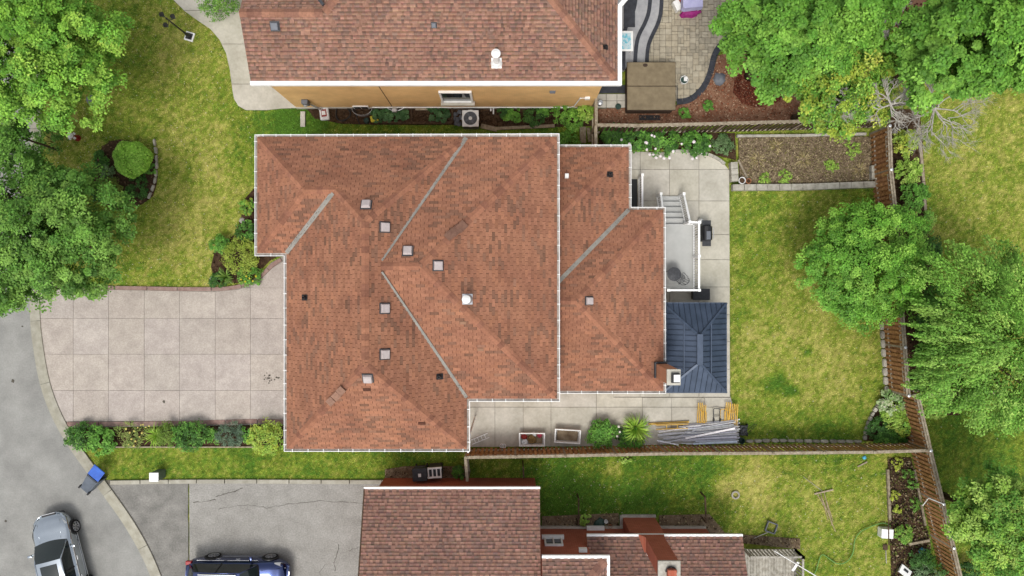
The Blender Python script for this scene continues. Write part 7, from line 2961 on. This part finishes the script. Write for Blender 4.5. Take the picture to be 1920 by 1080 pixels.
# strip along the tan house
for i, (px, py, r_, lab) in enumerate(((708, 216, 13, 'hosta clump nearest the basement window under the tan wall'), (724, 216, 12, 'second hosta from the basement window'), (740, 218, 12, 'hosta below the gas meter'), (755, 216, 11, 'hosta left of the timber divider'),
                                      (812, 214, 15, 'large-leaved plant under the window of the tan wall'), (830, 216, 15, 'large-leaved plant left of the brown divider'))):
    shrub(lab, px, py, r_, .35, .17, [A(84, 128, 72), A(68, 112, 60), A(104, 148, 90)], 60 + i, n=16, per=12, name='hosta', cat='plant', asp=.75)
for i, (px, py, r_, h_, pal, lab) in enumerate(((962, 217, 16, .5, FRESH, 'bright green plant right of the air conditioner'), (1005, 218, 20, .4, DEEP, 'dark leafy plant in the middle of the side bed'), (945, 208, 13, .4, DEEP, 'low plant against the wall right of the air conditioner'), (1017, 208, 12, .4, FRESH, 'small plant against the tan wall near its vent'),
                                          (1052, 214, 22, .7, MAPLE, 'broad leafy bush at the end of the side bed'), (1076, 226, 20, .6, MAPLE, 'leafy bush where the side passage narrows'), (1097, 214, 16, .8, LIME, 'light green bush against the short fence panel'), (1066, 262, 22, .5, FRESH, 'weedy green plant beside the main roof corner'))):
    shrub(lab, px, py, r_, h_, .11, pal, 70 + i, n=36, per=18)
# peony border
pe = [(1150, 258, 24, 'low leafy peony at the left end of the border'), (1195, 262, 26, 'peony clump second from the left in the border'), (1242, 268, 32, 'large flowering peony in the middle of the border'), (1305, 270, 28, 'flowering peony at the curved kerb')]
fl = [[(1165, 262), (1180, 270)], [(1212, 268), (1222, 254), (1227, 256), (1213, 281)], [(1229, 279), (1210, 267), (1218, 290), (1230, 296), (1245, 297), (1255, 296), (1262, 284), (1238, 293), (1225, 290)], [(1278, 270), (1301, 266), (1304, 285), (1322, 282), (1331, 274), (1306, 296), (1315, 288), (1298, 298)]]
for i, (px, py, r_, lab) in enumerate(pe):
    o = shrub(lab, px, py, r_, .8, .11, FRESH + DEEP, 80 + i, n=80, per=24, name='peony', cat='plant', ry=24)
    flowers(o, [W(a, b, .86 if b < 280 else .5) for a, b in fl[i]], .085, (.82, .76, .76))
shrub('low grey-green plant right of the peonies by the vegetable bed', 1355, 272, 20, .35, .09, [A(120, 150, 96), A(92, 130, 72)], 88, n=46)
for i, (px, py, r_, lab) in enumerate(((1560, 312, 14, 'bright green weed clump in the vegetable bed'), (1470, 334, 16, 'yellow-green weeds at the wall of the vegetable bed'), (1600, 280, 16, 'trailing green weed at the fence end of the vegetable bed'), (1430, 336, 14, 'dry yellow weeds near the pots in the vegetable bed'))):
    shrub(lab, px, py, r_, .25, .08, LIME, 90 + i, n=24, per=14, name='weed_clump', cat='weeds')
for i, (px, py, r_, lab) in enumerate(((1420, 300, 20, 'dry straw-coloured weeds in the middle left of the vegetable bed'), (1505, 300, 22, 'dry straw-coloured weeds in the centre of the vegetable bed'), (1610, 318, 20, 'heap of dry stalks near the pier of the vegetable bed'), (1455, 275, 18, 'dry stalks near the low bricks of the vegetable bed'))):
    blades(lab, px, py, r_, .16, 60, [A(206, 188, 140), A(178, 158, 112), A(150, 140, 84)], 190 + i, 'dry_weeds', 'weeds', wide=.03, arch=.9)
shrub('small green tuft at the corner of the mulch by the hot tub', 1284, 214, 12, .35, .07, FRESH, 95, n=26)
shrub('small green tuft in the mulch right of the hot tub', 1328, 197, 11, .35, .07, FRESH, 96, n=24)
# side patio plants
shrub('round leafy shrub on the side patio by the long fence', 1128, 812, 27, .95, .09, FRESH, 101, n=100, lump=.12)
blades('bright green spiky plant left of the scaffold pile', 1190, 800, 30, .9, 110, LIME, 102, 'daylily', wide=.055)
shrub('leafy plant below the spiky one at the long fence', 1180, 826, 24, .6, .09, FRESH, 103, n=60)
f_ = shrub('small flowering plant between shrub and spiky plant', 1158, 812, 12, .6, .07, DEEP, 104, n=26)
flowers(f_, [W(1162, 810, .65), W(1157, 818, .65), W(1160, 800, .65)], .06, (.8, .76, .68))
# hosta bed in the rear corner
shrub('white-edged hosta at the top of the corner bed', 1672, 752, 26, .6, .12, [A(190, 214, 150), A(132, 178, 92), A(210, 226, 176)], 111, n=60, per=18, name='hosta', cat='plant', asp=.7)
shrub('lime-green leafy plant in the middle of the corner bed', 1676, 778, 26, .55, .10, LIME, 112, n=60)
shrub('yellow-veined plant at the fence side of the corner bed', 1695, 796, 22, .55, .10, YELG + FRESH, 113, n=56)
shrub('dark fern at the lawn side of the corner bed', 1644, 802, 22, .5, .08, DEEP, 114, n=60)
shrub('low green fern at the bottom of the corner bed', 1672, 820, 32, .4, .09, FRESH + DEEP, 115, n=70, ry=14)
# greenery behind the rear fence
hd = [(1698, 268, 24, YELG + LIME, 'yellow-green bush behind the fence below the dead tree'), (1702, 320, 24, LIME, 'light green bush behind the fence, second from top'), (1712, 370, 26, FRESH, 'green bush behind the fence beside the neighbour lawn edge'), (1722, 420, 28, FRESH + LIME, 'bush behind the fence above the round tree'),
      (1738, 470, 24, FRESH + DEEP, 'bush right of the round tree behind the fence'), (1748, 560, 26, FRESH, 'bush behind the fence below the round tree'), (1738, 610, 28, FRESH + DEEP, 'bush behind the fence where the fence bends'), (1742, 665, 30, FRESH, 'bush behind the fence left of the feathery tree'), (1738, 712, 24, FRESH + DEEP, 'bush behind the fence above its corner'),
      (1752, 762, 24, LIME, 'low light green bush at the corner beyond the fence')]
for i, (px, py, r_, pal, lab) in enumerate(hd):
    shrub(lab, px, py, r_, 1.3 if i < 9 else .5, .11, pal, 120 + i, n=70, per=24, lump=.2, group='bushes behind the rear fence')
# lower yard bed
shrub('bright green clump in the soil bed of the lower yard', 1693, 1000, 17, .5, .06, FRESH + LIME, 141, n=60, per=30, lump=.08)
for i, (px, py, r_, pal, lab) in enumerate(((1680, 868, 12, YELG, 'yellow-green seedling at the top of the soil bed'), (1702, 890, 12, MIDG, 'weedy seedling near the top of the soil bed'), (1676, 930, 10, YELG, 'yellow-green seedling halfway down the soil bed'), (1683, 955, 9, YELG, 'yellow-green seedling above the bright clump'), (1715, 945, 12, MIDG, 'trailing weed on the fence side of the soil bed'),
                                          (1712, 910, 10, MIDG, 'small weed beside the slanting fence in the soil bed'))):
    shrub(lab, px, py, r_, .25, .09, pal, 150 + i, n=18, per=10, name='seedling', cat='plant')
shrub('dark green shrub at the bottom of the soil bed', 1728, 1050, 22, .7, .09, DEEP, 161, n=60)
shrub('grey-green shrub at the bottom edge beside the white panel', 1735, 1078, 22, .7, .08, [A(136, 164, 116), A(110, 142, 92)], 162, n=60)
shrub('dark shrub against the slanting fence at the bottom edge', 1776, 1066, 20, .9, .09, DEEP, 163, n=60)
shrub('dark shrub outside the slanting fence at the bottom edge', 1816, 1068, 18, .8, .09, DEEP, 164, n=50)
shrub('small evergreen beside the fence return at the red house', 859, 884, 11, .7, .07, FRESH + DEEP, 165, n=44, ry=14)
shrub('low weeds against the red house by the dark stub', 1096, 974, 12, .4, .1, LIME, 166, n=22, per=12, name='weed_clump', cat='weeds')
shrub('weeds growing at the foot of the long fence on the lower lawn', 1172, 861, 14, .25, .09, LIME, 167, n=20, per=12, ry=7, name='weed_clump', cat='weeds')

# ------------------------------------------------------------------ grass
rng = np.random.default_rng(99)
NB = 760000
gxr = rng.uniform(-27.5, 27.5, NB)
gyr = rng.uniform(-15.8, 15.8, NB)
ok = np.ones(NB, bool)
for poly in PAVED:
    xs_ = [p[0] for p in poly]; ys_ = [p[1] for p in poly]
    bb = ok & (gxr > min(xs_)) & (gxr < max(xs_)) & (gyr > min(ys_)) & (gyr < max(ys_))
    ii = np.nonzero(bb)[0]
    ins = in_poly(gxr[ii], gyr[ii], poly)
    ok[ii[ins]] = False
gxr, gyr = gxr[ok], gyr[ok]
d = dryness(gxr, gyr)
keep = rng.random(len(gxr)) < np.clip(1.25 - .45 * d, .55, 1)
gxr, gyr, d = gxr[keep], gyr[keep], d[keep]
k = len(gxr)
a = rng.uniform(0, 2 * PI, k)
L = rng.uniform(.05, .11, k) * np.where(d < .35, 1.2, 1.0)
tilt = rng.uniform(.5, 1.25, k)
dx, dy, dz = np.cos(a) * np.sin(tilt) * L, np.sin(a) * np.sin(tilt) * L, np.cos(tilt) * L
w = rng.uniform(.014, .03, k)
sx_, sy_ = -np.sin(a) * w / 2, np.cos(a) * w / 2
z0 = np.full(k, -.015)
V = np.stack([np.stack([gxr + sx_, gyr + sy_, z0], 1), np.stack([gxr - sx_, gyr - sy_, z0], 1), np.stack([gxr + dx, gyr + dy, z0 + dz], 1)], 1).reshape(-1, 3)
cols = lawn_rgb(gxr, gyr) * rng.uniform(.7, 2.0, (k, 1))
st = rng.random(k) < np.clip(d - .25, 0, .5) * .5
cols[st] = STRAW * rng.uniform(.9, 1.5, (st.sum(), 1))
me = np_mesh('grass', V, tris=np.arange(k * 3).reshape(-1, 3), cols=np.repeat(np.clip(cols, 0, .7), 3, 0), m='grass_blade')
tag(link_mesh('grass', me), 'short mown grass with dry straw patches covering the lawns', 'grass', kind='stuff')

def flecks(n, px0, px1, py0, py1, label):
    x = rng.uniform(W(px0, 0).x, W(px1, 0).x, n)
    y = rng.uniform(W(0, py1).y, W(0, py0).y, n)
    ok = np.ones(n, bool)
    for poly in PAVED: ok &= ~in_poly(x, y, poly)
    x, y = x[ok], y[ok]
    k = len(x)
    P = np.stack([x, y, rng.uniform(.05, .09, k)], 1)
    N = rng.normal(0, .3, (k, 3)) + np.array([0, 0, 1])
    cl_ = np.array([(.6, .58, .45), (.55, .48, .22), (.42, .36, .2)])[rng.integers(0, 3, k)]
    o = leaf_mesh('lawn_litter', P, N, rng.uniform(.03, .07, k), .7, cl_, rng, None, m='bits')
    return tag(o, label, 'leaf litter', kind='stuff')
flecks(1500, 90, 480, 0, 540, 'pale petals and dry leaf flecks scattered on the front lawn')
flecks(900, 1370, 1900, 170, 830, 'dry flecks scattered on the rear and neighbouring lawns')
flecks(900, 990, 1660, 860, 1080, 'dry flecks scattered on the lower lawn')
